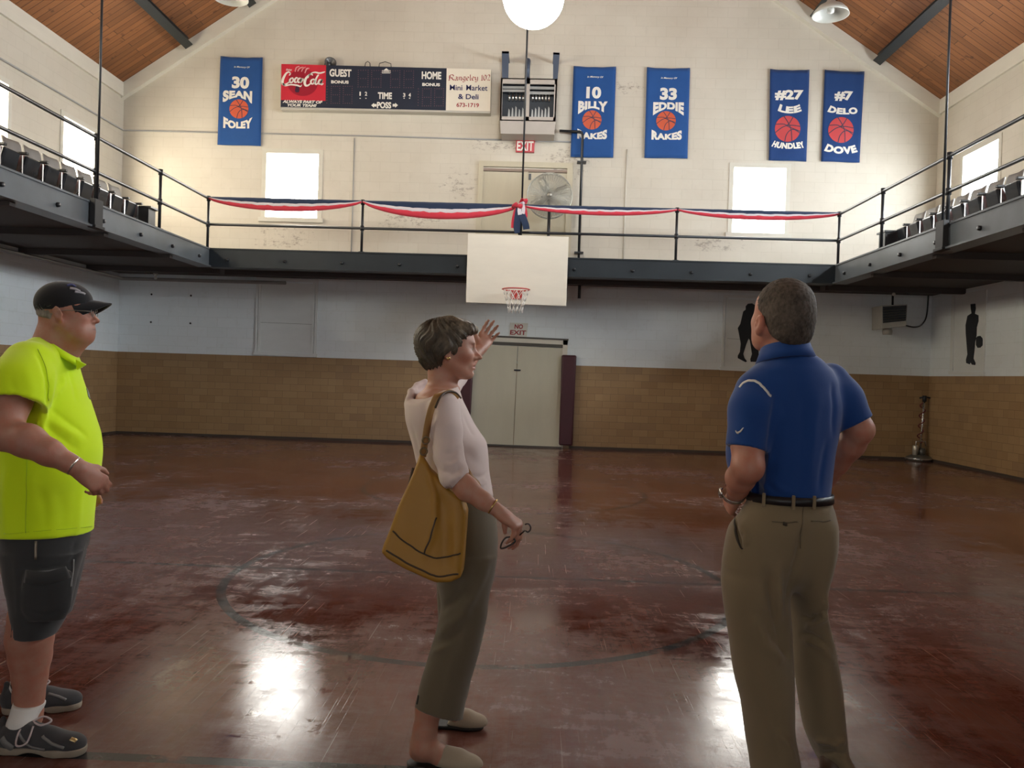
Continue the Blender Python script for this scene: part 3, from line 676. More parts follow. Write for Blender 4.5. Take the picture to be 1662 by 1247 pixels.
# ------------------------------------------------------------------ scoreboard with sponsor panels
NAVY = plain('scoreboard_navy', (0.013, 0.021, 0.042), 0.5, 0, 0.15)
RED = plain('sponsor_red', (0.58, 0.022, 0.045), 0.45, 0, 0.08)
DKRED = plain('sponsor_dark_red', (0.33, 0.008, 0.028), 0.45, 0, 0.15)
CREAM = plain('sponsor_cream', (0.78, 0.73, 0.62), 0.5, 0, 0.03)
ALU = plain('scoreboard_case', (0.52, 0.50, 0.45), 0.5, 0.2, 0.08)
# u,v measured in the 1662 x 612 enlargement of the board: corners (70,105) (1563,145) (1558,455) (65,425)
q = Quad(((456,104),(797.5,113),(796,184),(454.7,177)), YB-0.20, 0.2)
def S(x, y):
    """enlargement pixel -> u,v on the board"""
    t = (x-67)/1493; top = 105+40*t; bot = 418+34*t
    return t, (y-top)/(bot-top)
sb = empty('scoreboard', q.center(), 'long navy electric scoreboard with red and cream sponsor panels on the end wall', 'scoreboard')
mb = MB(); q.slab(mb, 0, 0, 1, 1, 0, 0.19); mb.build('case', ALU, sb, bevel=0.008)
U1 = S(390,0)[0]; U2 = S(1245,0)[0]
panel(sb, 'score_panel', q, NAVY, 0.006, 0.006, (U1, U2), (0.0, 0.955))
rp = panel(sb, 'drink_panel', q, RED, 0.006, 0.006, (0.003, U1), (0.0, 0.80)); rp['label'] = 'red sponsor panel with white script'
panel(sb, 'slogan_panel', q, NAVY, 0.006, 0.006, (0.003, U1), (0.80, 0.955))
dp = panel(sb, 'market_panel', q, CREAM, 0.006, 0.006, (U2, 0.999), (0.0, 0.955)); dp['label'] = 'cream sponsor panel with red and navy lettering'
OFF = 0.010
def sletter(mb, text, x0, y0, x1, y1, bold=0.02, shear=0, off=OFF, **k):
    u0, v0 = S(x0, y0); u1, v1 = S(x1, y1); um, vm = (u0+u1)/2, 0
    vv0 = S((x0+x1)/2, y0+0)[1]; vv1 = S((x0+x1)/2, y1)[1]
    letter(mb, q, text, u0, vv0, u1, vv1, off, bold, shear, **k)
def sb_text(*a, **k):
    m = MB(); sletter(m, *a, **k); m.build('lettering', LET_W, sb)
def sb_mark(name, polys):
    m = MB()
    for p_ in polys: spoly(m, p_)
    m.build(name, LET_W, sb)
def spoly(mb, pts, off=OFF): mb.add([q.at(*S(x, y), off) for x, y in pts], [tuple(range(len(pts)))])
sb_text('GUEST', 415, 142, 571, 196, 0.04); sb_text('HOME', 1070, 160, 1208, 214, 0.04)
sb_text('TIME', 762, 305, 862, 352, 0.04); sb_text('POSS', 757, 372, 858, 417, 0.04)
sb_text('BONUS', 428, 221, 553, 243, 0.05); sb_text('BONUS', 1075, 240, 1200, 262, 0.05)
for t_, x in (('1', 636), ('2', 677), ('3', 948), ('4', 987)): sb_text(t_, x-(5 if t_ == '1' else 8), 300 if x < 800 else 310, x+(5 if t_ == '1' else 9), 328 if x < 800 else 337, 0.03)
for c, sg in ((738, -1), (884, 1)): sb_mark('possession_arrow', [[(c+sg*22, 395), (c+sg*2, 378), (c+sg*2, 386), (c-sg*16, 386), (c-sg*16, 404), (c+sg*2, 404), (c+sg*2, 412)]])
sb_text('ALWAYS PART OF', 84, 359, 370, 380, 0.05, 0.25); sb_text('YOUR TEAM!', 118, 384, 328, 404, 0.05, 0.25)
# maker's plate: small lined box with a roof line
sb_mark('maker_plate', ([(788,150),(848,150),(848,154),(788,154)], [(788,168),(848,168),(848,172),(788,172)], [(788,150),(791,150),(791,172),(788,172)], [(845,150),(848,150),(848,172),(845,172)], [(800,150),(818,136),(836,150)], [(795,158),(841,158),(841,164),(795,164)]))
for x in (636, 677, 948, 987): sb_mark('period_lamp', [[(x-4,343),(x+5,343),(x+5,349),(x-4,349)]])
# unlit digit lamps
mb = MB()
def digit(x0, y0, x1, y1, nx, ny):
    for i in range(nx+1):
        for j in range(ny+1):
            if not (i in (0, nx) or j in (0, ny//2, ny)): continue
            u, v = S(x0+(x1-x0)*i/nx, y0+(y1-y0)*j/ny); c = q.at(u, v, 0.0075)
            mb.add([c+np.array([0.0085*math.cos(a), -0.001, 0.0085*math.sin(a)]) for a in [k*math.pi/3 for k in range(6)]], [tuple(range(6))])
for x0, x1, y0, y1 in ((620,690,150,266),(715,782,152,268),(850,915,154,270),(945,1012,156,272)): digit(x0, y0, x1, y1, 4, 8)
for x0, x1 in ((430,490),(516,578)): digit(x0, 262, x1, 380, 4, 8)
for x0, x1 in ((1078,1138),(1164,1226)): digit(x0, 280, x1, 400, 4, 8)
for xx, y0, y1 in ((400,262,378),(1048,280,396)):
    for j in range(7):
        c = q.at(*S(xx, y0+(y1-y0)*j/6), 0.0075); mb.add([c+np.array([0.0085*math.cos(a), -0.001, 0.0085*math.sin(a)]) for a in [k*math.pi/3 for k in range(6)]], [tuple(range(6))])
o = mb.build('digit_lamps', plain('unlit_red_lamps', (0.20, 0.085, 0.10), 0.4), sb); o['kind'] = 'stuff'
# drink panel: dark disc, bottle shape, cap streaks and white script
mb = MB(); c = S(225, 235); n = 40
mb.add([q.at(c[0], c[1], 0.008)]+[q.at(c[0]+0.073*math.cos(a), c[1]+0.30*math.sin(a), 0.008) for a in [2*math.pi*k/n for k in range(n)]], [(0, k+1, (k+1)%n+1) for k in range(n)])
mb.build('round_disc', DKRED, sb)
mb = MB(); spoly(mb, [(176,265),(182,258),(196,258),(202,268),(204,292),(198,304),(178,304),(170,292)], 0.0095); mb.build('bottle_shape', plain('dark_bottle', (0.05,0.012,0.04), 0.5), sb)
mb = MB()
for pts in ([(170,160,1),(178,132,1.2),(200,122,1)], [(188,158,1),(202,136,1.3),(228,128,.8)], [(215,160,.8),(228,136,1),(246,128,.7)], [(240,170,1),(252,140,1.4),(272,136,.6)]): stroke(mb, lambda x, y: q.at(*S(x, y), 0.0095), pts, 7)
mb.build('cap_streaks', plain('pink_streak', (0.72,0.35,0.34), 0.5), sb)
mb = MB(); fn = lambda x, y: q.at(*S(x, y), OFF)
sc_pts = [
 # big C with its tail
 [(138,172,.7),(126,162,1),(108,170,1.3),(92,194,1.7),(82,222,1.9),(84,244,1.7),(98,250,1.3),(118,240,1),(136,226,.7)],
 [(128,186,.6),(136,176,.9),(138,168,.6)],
 # o c a
 [(146,203,1),(134,216,1.3),(136,232,1.3),(148,234,1),(158,220,1.1),(154,205,1),(146,203,.8)],
 [(190,206,.8),(180,202,1.1),(168,216,1.4),(170,232,1.2),(184,232,.8)],
 [(212,206,1),(198,208,1.2),(190,222,1.3),(196,234,1.1),(208,226,1),(216,206,1.2),(210,228,1.3),(216,236,1)],
 [(216,236,.8),(222,222,.9),(232,214,1)],
 # second C, loop over the l
 [(296,186,.8),(286,176,1),(266,186,1.3),(248,208,1.7),(240,234,1.9),(246,254,1.6),(262,256,1.2),(282,242,.8)],
 [(262,204,.6),(278,176,.8),(310,164,1),(344,170,1.2),(372,164,1.0),(384,160,.4)],
 [(296,212,1),(284,226,1.3),(288,242,1.2),(300,244,1),(310,228,1.1),(306,214,1),(296,212,.8)],
 [(338,180,1),(322,206,1.3),(314,236,1.5),(322,248,1.1),(334,240,.8)],
 [(358,216,1),(346,218,1.2),(338,234,1.3),(344,246,1.1),(354,238,1),(364,216,1.2),(356,240,1.3),(362,250,1.1),(374,240,.6)],
 # swash under the first word
 [(84,240,1),(100,256,1.1),(140,250,1),(184,254,1.2),(210,262,.9),(220,250,.4)]]
sc_pts.append([(219,213,1),(226,212,1.1),(233,210,1)])
for s in sc_pts: stroke(mb, fn, s, 9.8)
mb.build('script_lettering', LET_W, sb)
sb_text('Enjoy', 106, 139, 148, 156, 0.02, 0.2)
# market panel lettering: the first line with a broad pen, the rest plain
mb = MB(); sletter(mb, 'Mini', 1270, 253, 1358, 291, 0.012); mb.build('navy_lettering', LET_N, sb); mb = MB(); sletter(mb, 'Market', 1386, 255, 1536, 294, 0.012); mb.build('navy_lettering', LET_N, sb); mb = MB(); sletter(mb, '& Deli', 1330, 318, 1474, 354, 0.022); mb.build('navy_lettering', LET_N, sb)
mb = MB(); sletter(mb, '673-1719', 1320, 380, 1478, 410, 0.02); mb.build('red_lettering', LET_R, sb); mb = MB()
BL = { # blackletter forms, unit height x-height 0.62
 'R': (1.0, [[(0.05,0.85),(0.30,1.0),(0.30,0.95)],[(0.30,0.97),(0.26,0.5),(0.10,0.0)],[(0.30,0.97),(0.62,1.02),(0.85,0.82),(0.70,0.58),(0.34,0.5)],[(0.45,0.52),(0.68,0.25),(0.92,0.02)],[(0.0,0.1),(0.15,0.02),(0.3,0.1)],[(0.12,0.9),(0.12,0.3)]]),
 'a': (0.62, [[(0.12,0.55),(0.32,0.64),(0.48,0.55)],[(0.46,0.58),(0.46,0.1),(0.58,0.0)],[(0.46,0.36),(0.2,0.32),(0.1,0.14),(0.24,0.0),(0.46,0.12)]]),
 'n': (0.72, [[(0.04,0.55),(0.14,0.64),(0.18,0.56)],[(0.18,0.6),(0.18,0.04)],[(0.2,0.5),(0.4,0.64),(0.52,0.52)],[(0.52,0.56),(0.52,0.08),(0.62,0.0)]]),
 'g': (0.64, [[(0.46,0.6),(0.24,0.64),(0.1,0.44),(0.14,0.16),(0.32,0.04),(0.46,0.14)],[(0.46,0.62),(0.46,-0.1),(0.3,-0.28),(0.06,-0.2)],[(0.44,0.62),(0.58,0.64)]]),
 'e': (0.56, [[(0.14,0.3),(0.42,0.4),(0.42,0.56),(0.26,0.64),(0.1,0.48),(0.12,0.14),(0.28,0.0),(0.46,0.12)]]),
 'l': (0.36, [[(0.06,0.94),(0.16,1.02),(0.16,0.9)],[(0.16,1.0),(0.16,0.1),(0.28,0.0)]]),
 'y': (0.66, [[(0.06,0.6),(0.14,0.5),(0.14,0.16),(0.28,0.04),(0.46,0.14)],[(0.48,0.64),(0.48,0.0),(0.34,-0.26),(0.08,-0.2)]]),
 '1': (0.5, [[(0.1,0.82),(0.28,0.98)],[(0.27,0.98),(0.27,0.0)],[(0.12,0.0),(0.42,0.02)]]),
 '0': (0.62, [[(0.28,1.0),(0.08,0.75),(0.08,0.25),(0.28,0.0),(0.48,0.25),(0.48,0.75),(0.28,1.0)]]),
 '2': (0.62, [[(0.08,0.78),(0.2,0.98),(0.4,0.96),(0.46,0.72),(0.3,0.4),(0.06,0.04)],[(0.06,0.03),(0.3,0.06),(0.52,0.0)]]), ' ': (0.3, [])}
x = 0; items = []
for ch in 'Rangeley 102':
    w_, ss = BL[ch]; items.append((x, ss)); x += w_
for x0, ss in items:
    for s in ss: stroke(mb, lambda X, Y: q.at(*S(1260+(x0+X)/x*296, 222-Y*39+(0)), OFF), s, 0.15, nib=R(40))
mb.build('red_lettering', LET_R, sb)
# horn behind the top edge
c = P(538, 107, Y=YB-0.12); mb = MB(); mb.lathe([(0.0,0.0),(0.035,0.01),(0.05,0.04),(0.07,0.08),(0.115,0.11),(0.12,0.118),(0.105,0.11),(0.04,0.055)], c+np.array([-0.05,0.06,0.03]), (0.35,-0.9,0.15), 22)
mb.tube([c+np.array([-0.05,0.06,0.03]), c+np.array([-0.05,0.1,-0.08])], 0.02, 8)
mb.build('horn', plain('grey_horn', (0.14,0.14,0.14), 0.4, 0.5), sb)
mb = MB()
for a, b, h in ((372,400,0.05),(760,850,0.05),(660,700,0.03)):
    u0, u1 = S(a,0)[0], S(b,0)[0]; mb.tube([q.at(u0,0,-0.05), q.at(u0+0.003,-0.10,-0.06), q.at((u0+u1)/2,-0.14,-0.06), q.at(u1-0.003,-0.10,-0.06), q.at(u1,0,-0.05)], 0.008, 6)
mb.build('cable', BLACK, sb)

# ------------------------------------------------------------------ wall heater in a louvred cabinet
CAB = plain('heater_cabinet_paint', (0.45, 0.41, 0.37), 0.5, 0, 0.08)
DARKIN = plain('heater_inside', (0.030, 0.038, 0.05), 0.6)
LOUV = plain('grey_louvre', (0.40, 0.42, 0.42), 0.35, 0.6)
q = Quad(((813,126.5),(904.5,128),(901,217),(811,215.5)), YB-0.55, 0.5)   # front of the cabinet
h = empty('wall_heater', q.center(), 'grey two bay heater cabinet hung on blue straps above the upper doors', 'heater')
mb = MB(); B = lambda u0, v0, u1, v1, off=0.0, d=0.03: q.slab(mb, u0, v0, u1, v1, off, d)
B(0,0,1,0.10); B(0,0.70,1,0.78); B(0,0,0.03,0.78); B(0.955,0,1,0.78); B(0.455,0,0.52,0.78)
B(0,0,1,0.02,0,0.5); B(0,0.76,1,0.78,0,0.5); B(0,0,0.025,0.78,0,0.5); B(0.975,0,1,0.78,0,0.5)
mb.build('cabinet', CAB, h)
mb = MB(); mb.prism([q.at(0,0.78), q.at(1,0.78), q.at(0.985,1.0,-0.06), q.at(0.02,1.0,-0.06)], (0, 0.03, 0)); mb.prism([q.at(0.02,1.0,-0.06), q.at(0.985,1.0,-0.06), q.at(0.985,0.98,-0.06), q.at(0.02,0.98,-0.06)], (0,0.44,0)); mb.build('lower_apron', CAB, h)
mb = MB(); q.slab(mb, 0.03,0.02,0.97,0.76,-0.20,0.02); mb.build('dark_back', DARKIN, h)
for u0, u1 in ((0.03,0.455),(0.52,0.955)):
    for v in (0.13, 0.19 if u0 < 0.1 else 0.22):
        mb = MB(); q.slab(mb, u0, v, u1, v+0.045 if u0 < 0.1 else v+0.05, -0.05, 0.02); mb.build('louvre', LOUV, h)
for k in range(6):
    for ub in (0.155, 0.575):
        u = ub+0.062*k*(1.0 if ub < 0.3 else 0.95)
        if ub < 0.3 and u > 0.45: continue
        m = MB(); m.tube([q.at(u,0.235,-0.12), q.at(u,0.37,-0.12)], 0.020, 8); m.build('burner_tube', CHROME, h)
        m = MB(); hh = 0.14+0.05*((k*7)%3)/2; m.prism([q.at(u-0.022,0.695,-0.10), q.at(u+0.022,0.695,-0.10), q.at(u+0.012,0.695-hh,-0.10), q.at(u-0.008,0.695-hh-0.03,-0.10)], (0,0.02,0)); m.build('baffle', LOUV, h)
STRAP = plain('blue_grey_strap', (0.075,0.10,0.15), 0.5, 0.2)
for pts in (((814.5,83),(826,83.5),(825,127),(815,127)), ((898,85),(908.5,85.5),(905,128),(897.5,128))):
    qq = Quad(pts, YB-0.50, 0.06); mb = MB(); qq.slab(mb); a, b = qq.at(0.5,0.05), qq.at(0.5,0.05); mb.prism([qq.at(0,0), qq.at(1,0), qq.at(1,0.08), qq.at(0,0.08)], (0,0.48,0)); mb.build('hanging_strap', STRAP, h)
qq = Quad(((852,94),(862,94),(860,127),(851,127)), YB-0.25, 0.02); mb = MB(); mb.tube([qq.at(0.5,1,0), qq.at(0.5,0.1,0), qq.at(0.5,0.0,-0.2)], 0.05, 12); mb.build('flue_pipe', STRAP, h)
# grab pipe and stub right of the cabinet
p1 = P(945,236,Y=YB-0.12); p2 = P(937.5,421,Y=YB-0.12)
root = empty('standpipe', (p1[0], YB-0.12, BZ), 'black vertical pipe with clamps and bent top beside banner number 10', 'pipe')
mb = MB(); zt0 = P(945,214,Y=YB-0.12)[2]; mb.tube([(p1[0],YB-0.12,BZ), (p1[0],YB-0.12,zt0-0.06), (p1[0]-0.02,YB-0.12,zt0-0.015), (p1[0]-0.06,YB-0.12,zt0), (P(908,213,Y=YB-0.12)[0],YB-0.12,zt0+0.01)], 0.026, 10); mb.build('pipe', BLACK, root)
for zz in (P(945,263,Y=YB-0.12)[2], P(938,410,Y=YB-0.12)[2]):
    mb = MB(); mb.box((p1[0]-0.09,YB-0.155,zz-0.015),(p1[0]+0.09,YB-0.003,zz+0.015)); mb.build('clamp', BLACK, root)
x = P(575,240,Y=YB)[0]; pipe('conduit', [(x,YB-0.012,BZ), (x,YB-0.012,6.15)], 0.010, GREYP, 'thin vertical conduit right of the left window', 'conduit')
x = P(1018,230,Y=YB)[0]; pipe('conduit', [(x,YB-0.012,BZ), (x,YB-0.012,6.05)], 0.012, plain('cream_conduit',(0.66,0.63,0.55),0.5), 'pale vertical conduit between banners 10 and 33', 'conduit')
x = P(937,470,Y=YB-0.05)[0]; pipe('drop_pipe', [(x,BY+0.9,2.95), (x,BY+0.9,BZB-0.02)], 0.03, BLACK, 'short black pipe hanging below the end gallery right of the backboard')

# ------------------------------------------------------------------ basketball goal
g = empty('basketball_goal', (-0.36, 14.2, 3.0), 'white rectangular backboard with red rim and net fixed to the end gallery', 'basketball goal')
q = Quad(((759.5,379),(923,384.5),(919,497),(756,491)), BY-0.22, 0.04)
WOODW = mat_panel('white_backboard_paint', (0.74, 0.70, 0.61), (0.8, 1, 3)); panel(g, 'backboard', q, WOODW, 0, 0.04, bevel=0.006)
rc = P(837.5, 470, Y=BY-0.22-0.42); ry = rc[1]
RIM = plain('red_rim_paint', (0.50,0.05,0.045), 0.4, 0.2)
mb = MB(); pts = [(rc[0]+0.235*math.cos(a), ry+0.235*math.sin(a), rc[2]) for a in [2*math.pi*k/36 for k in range(36)]]; mb.tube(pts, 0.011, 8, closed=True)
yb = BY-0.22
mb.tube([(rc[0]-0.13, ry+0.195, rc[2]), (rc[0]-0.07, yb-0.02, rc[2]-0.01)], 0.012, 8); mb.tube([(rc[0]+0.13, ry+0.195, rc[2]), (rc[0]+0.07, yb-0.02, rc[2]-0.01)], 0.012, 8)
mb.box((rc[0]-0.10, yb-0.02, rc[2]-0.13), (rc[0]+0.10, yb, rc[2]+0.03)); mb.build('rim', RIM, g)
mb = MB(); nn = 12
def netpt(k, j):
    rr_ = [0.232, 0.20, 0.165, 0.135, 0.125][j]; z = rc[2]-[0.0, 0.10, 0.20, 0.30, 0.40][j]; a = 2*math.pi*(k+0.5*(j%2))/nn
    return (rc[0]+rr_*math.cos(a), ry+rr_*math.sin(a), z)
for k in range(nn):
    for j in range(4):
        mb.tube([netpt(k,j), netpt(k if j%2 else k,j+1)], 0.0055, 5); mb.tube([netpt(k,j), netpt(k-1 if j%2 == 0 else k+1,j+1)], 0.0055, 5)
mb.build('net', plain('white_net_cord', (0.72,0.70,0.66), 0.8), g)
for xx in (-0.55, 0.55):
    mb = MB(); mb.box((rc[0]+xx-0.04, BY-0.18, BZB+0.02), (rc[0]+xx+0.04, BY+0.0, BZ-0.05)); mb.build('mounting_bracket', STEEL, g)

# ------------------------------------------------------------------ drum fan on the end gallery
fc = P(892,318,Y=YB-0.62); ZF = BZ+0.0
f = empty('pedestal_fan', (fc[0], fc[1], ZF), 'large round wire guard fan on a stand before the upper doors', 'fan')
GUARD = plain('galvanised_wire', (0.42,0.42,0.38), 0.35, 0.8)
mb = MB(); RF = 0.435
for dy in (-0.11, 0.11):
    for rr_ in np.linspace(0.06, RF, 19): mb.tube([(fc[0]+rr_*math.cos(a), fc[1]+dy*(1-0.55*(rr_/RF)**2), fc[2]+rr_*math.sin(a)) for a in [2*math.pi*k/40 for k in range(40)]], 0.0035 if rr_ < RF else 0.010, 5, closed=True)
    for k in range(48):
        a = 2*math.pi*k/48; mb.tube([(fc[0]+r_*math.cos(a), fc[1]+dy*(1-0.55*(r_/RF)**2), fc[2]+r_*math.sin(a)) for r_ in (0.05, 0.25, RF)], 0.003, 4)
for k in range(40):
    a = 2*math.pi*k/40; mb.tube([(fc[0]+RF*math.cos(a), fc[1]-0.05, fc[2]+RF*math.sin(a)), (fc[0]+RF*math.cos(a), fc[1]+0.05, fc[2]+RF*math.sin(a))], 0.006, 4)
mb.build('wire_guard', GUARD, f)
for k in range(4):
    mb = MB(); vs = []; a0 = k*math.pi/2+0.5
    for j in range(7):
        r_ = 0.05+(RF-0.09)*j/6; w_ = 0.35+0.35*math.sin(math.pi*min(1, j/6+0.2))
        for e in (-1, 1):
            a = a0+e*w_*0.9*(0.35+0.3*j/6)/(0.4+j/6*0.8); vs.append((fc[0]+r_*math.cos(a), fc[1]+e*0.03, fc[2]+r_*math.sin(a)))
    vs2 = [(x_, y_+0.004, z_) for x_, y_, z_ in vs]
    fs = [(2*j, 2*j+1, 2*j+3, 2*j+2) for j in range(6)]; fs += [tuple(14+i for i in reversed(t_)) for t_ in fs]
    rim = [0,2,4,6,8,10,12,13,11,9,7,5,3,1]; fs += [(rim[i], 14+rim[i], 14+rim[(i+1)%14], rim[(i+1)%14]) for i in range(14)]
    mb.add(vs+vs2, fs, 0, True); mb.build('blade', plain('fan_blade', (0.45,0.44,0.38), 0.3, 0.7), f)
mb = MB(); mb.lathe([(0,-0.13),(0.05,-0.12),(0.055,-0.05),(0.03,0.0),(0.07,0.05),(0.075,0.2),(0.0,0.22)], fc, (0,1,0), 20); mb.build('motor', plain('fan_motor', (0.35,0.34,0.30), 0.4, 0.5), f)
mb = MB(); mb.tube([(fc[0],fc[1]+0.15,fc[2]), (fc[0],fc[1]+0.15,ZF+0.03)], 0.026, 10); mb.tube([(fc[0],fc[1]-0.16,fc[2]-0.28),(fc[0],fc[1]-0.16,ZF+0.25),(fc[0],fc[1]+0.15,ZF+0.1)], 0.03, 10); mb.build('stand', BLACK, f)
mb = MB(); mb.lathe([(0,0.0),(0.30,0.0),(0.30,0.02),(0.06,0.05),(0,0.05)], (fc[0],fc[1]+0.12,ZF), (0,0,1), 28); mb.build('base', BLACK, f)

# ------------------------------------------------------------------ bunting swags and bow on the back railing
CL = {'red': plain('red_bunting', (0.55,0.030,0.055), 0.7, 0, 0.1, 5, 0, 0.3, 0.3), 'white': plain('white_bunting', (0.62,0.58,0.62), 0.7, 0, 0.06, 5, 0, 0.3, 0.3), 'blue': plain('navy_bunting', (0.010,0.024,0.065), 0.7, 0, 0.15, 5, 0, 0.3, 0.3)}
def swag(x0, x1, drop, label, thin=1.0):
    """three cloth bands hanging from the rail between x0 and x1; drop = sag of the lowest band"""
    root = empty('bunting_swag', ((x0+x1)/2, yr-0.03, ZT), label, 'bunting', 'bunting swags on the back railing')
    n = 28
    for nm, d0, d1, yo in (('blue', 0.0, 0.45, 0.0), ('white', 0.42, 0.68, 0.012), ('red', 0.62, 1.0, 0.02)):
        mb = MB(); vs = []
        for k in range(n+1):
            t = k/n; sag = (4*t*(1-t))**0.75; x = x0+(x1-x0)*t; ends = 0.022
            top = ZT+0.03-(drop*d0*sag+ends*d0); bot = ZT+0.03-(drop*d1*sag+ends*(d1+0.25)+0.02*thin)
            for j in range(4):
                u = j/3; z = top+(bot-top)*u; y = yr-0.03-yo-0.018*math.sin(math.pi*u)-0.006*math.sin(9*t*6+u*3)*sag
                vs.append((x, y, z))
        m = len(vs); vs += [(a, b+0.006, c) for a, b, c in vs]
        fs = []
        for k in range(n):
            for j in range(3):
                a = k*4+j; fs += [(a, a+4, a+5, a+1), (m+a, m+a+1, m+a+5, m+a+4)]
        rim = [k*4 for k in range(n+1)]+[n*4+1, n*4+2]+[k*4+3 for k in range(n, -1, -1)]+[2, 1]
        fs += [(rim[i], m+rim[i], m+rim[(i+1)%len(rim)], rim[(i+1)%len(rim)]) for i in range(len(rim))]
        mb.add(vs, fs, 0, True); mb.build(nm+'_band', CL[nm], root)
pp = [xa]+bp+[xb]
swag(pp[0]+0.01, pp[1]-0.01, 0.19, 'red white and navy bunting swag across the left window')
swag(pp[1]+0.01, pp[2]-0.03, 0.26, 'red white and navy bunting swag sagging left of the bow')
swag(pp[2]+0.05, pp[3]-0.01, 0.12, 'red white and navy bunting swag right of the bow before the fan')
swag(pp[3]+0.01, pp[4]-0.01, 0.13, 'red white and navy bunting swag across the right window')
bw = empty('ribbon_bow', (pp[2], yr-0.08, ZT), 'red white and navy ribbon bow tied at the middle of the bunting', 'bow')
def ribbon(name, pts, w, mat, tw=0.0):
    mb = MB(); cs = catmull(pts, 6); vs = []; m = len(cs)
    for i, c in enumerate(cs):
        t = cs[min(i+1,m-1)]-cs[max(i-1,0)]; t = t/(np.linalg.norm(t)+1e-9); a = np.array([math.cos(tw*i/m), math.sin(tw*i/m), 0.0]); s_ = a-t*np.dot(a,t); s_ = s_/(np.linalg.norm(s_)+1e-9)*w/2; nn_ = np.cross(t, s_); nn_ = nn_/(np.linalg.norm(nn_)+1e-9)*0.004
        vs += [c-s_-nn_, c+s_-nn_, c+s_+nn_, c-s_+nn_]
    fs = [(4*i+j, 4*i+(j+1)%4, 4*i+4+(j+1)%4, 4*i+4+j) for i in range(m-1) for j in range(4)]+[(0,3,2,1), (4*m-4,4*m-3,4*m-2,4*m-1)]
    mb.add(vs, fs, 0, False); return mb.build(name, mat, bw)
X0, Y0 = pp[2]+0.02, yr-0.09
z8 = lambda x, y, dy=0.0: P(770+x*0.1444, 210+y*0.1444, Y=yr-0.09-dy)
ribbon('red_loop', [z8(470,885), z8(450,870,.05), z8(480,850,.06), z8(520,850,.02)], 0.11, CL['red'], 0.6)
ribbon('red_loop', [z8(520,850), z8(550,790,.05), z8(575,800,.06), z8(560,840,.02)], 0.09, CL['red'], 0.8)
ribbon('white_loop', [z8(480,860), z8(520,838,.06), z8(550,830,.07), z8(530,860,.03)], 0.06, CL['white'], 0.4)
ribbon('red_tail', [z8(475,880,.02), z8(452,960,.03), z8(437,1040,.02), z8(432,1110,.02)], 0.07, CL['red'], 0.3)
ribbon('navy_tail', [z8(505,890,.03), z8(490,990,.04), z8(480,1090,.03), z8(490,1165,.02)], 0.13, CL['blue'], 0.3)
ribbon('white_tail', [z8(515,860,.05), z8(506,910,.06), z8(512,960,.05)], 0.07, CL['white'], 0.3)
ribbon('navy_tail', [z8(525,930,.03), z8(550,1000,.04), z8(575,1070,.04), z8(585,1125,.03)], 0.12, CL['blue'], 0.2)
ribbon('red_tail', [z8(560,870,.03), z8(575,930,.03), z8(575,990,.02)], 0.06, CL['red'], 0.2)
ribbon('white_tail', [z8(545,850,.06), z8(552,900,.06), z8(545,950,.05)], 0.06, CL['white'], 0.2)
mb = MB(); mb.lathe([(0,-0.05),(0.045,-0.03),(0.05,0.0),(0.04,0.035),(0,0.05)], z8(515,865,.05), (0.3,0,1), 14); mb.build('knot', CL['red'], bw)

# ------------------------------------------------------------------ pendant lamps
def dome_lamp(px, py, Yd, label):
    c = P(px, py, Y=Yd); x, y, z = c
    r_ = empty('pendant_lamp', c, label, 'ceiling lamp', 'unlit dome pendants')
    mb = MB(); mb.lathe([(0.05,0.26),(0.07,0.22),(0.10,0.19),(0.19,0.14),(0.26,0.06),(0.285,0.0),(0.275,0.0),(0.25,0.055),(0.18,0.125),(0.08,0.17),(0.0,0.18)], c, (0,0,1), 36)
    mb.build('lamp_shade', plain('enamel_shade', (0.50,0.50,0.46), 0.35), r_)
    mb = MB(); mb.lathe([(0,0.42),(0.05,0.42),(0.06,0.34),(0.06,0.25),(0,0.25)], c, (0,0,1), 20); mb.build('lamp_holder', STEEL, r_)
    mb = MB(); mb.lathe([(0,0.03),(0.05,0.045),(0.06,0.09),(0.035,0.14),(0,0.15)], c, (0,0,1), 20); mb.build('bulb', plain('cold_bulb', (0.7,0.7,0.66), 0.3), r_)
    mb = MB(); mb.tube([(x,y,z+0.42), (x,y,slope_z(x))], 0.012, 8); mb.build('stem', STEEL, r_)
dome_lamp(1348, 25, 13.0, 'unlit enamel dome pendant under the right roof slope')
dome_lamp(374, -2, 13.0, 'unlit enamel dome pendant under the left roof slope')
c = P(866, -6, Y=11.0); gl_ = empty('pendant_lamp', c, 'lit pendant at the top of the hall, its bloom shaped as a large white globe', 'ceiling lamp')
mb = MB(); RG = 0.42; mb.lathe([(RG*math.sin(a), -RG*math.cos(a)) for a in np.linspace(0.001, math.pi-0.18, 26)], c, (0,0,1), 40); mb.build('bloom_globe', emitter('lit_bloom_globe', (1.0, 0.985, 0.94), LAMP), gl_)  # bloom of the lit lamp modelled as an oversized emitting globe
mb = MB(); mb.lathe([(0,0.40),(0.10,0.40),(0.10,0.46),(0.05,0.52),(0,0.52)], c, (0,0,1), 24); mb.build('lamp_cap', STEEL, gl_)
mb = MB(); mb.tube([c+np.array([0,0,0.5]), (c[0],c[1],slope_z(c[0]))], 0.012, 8); mb.build('stem', STEEL, gl_)

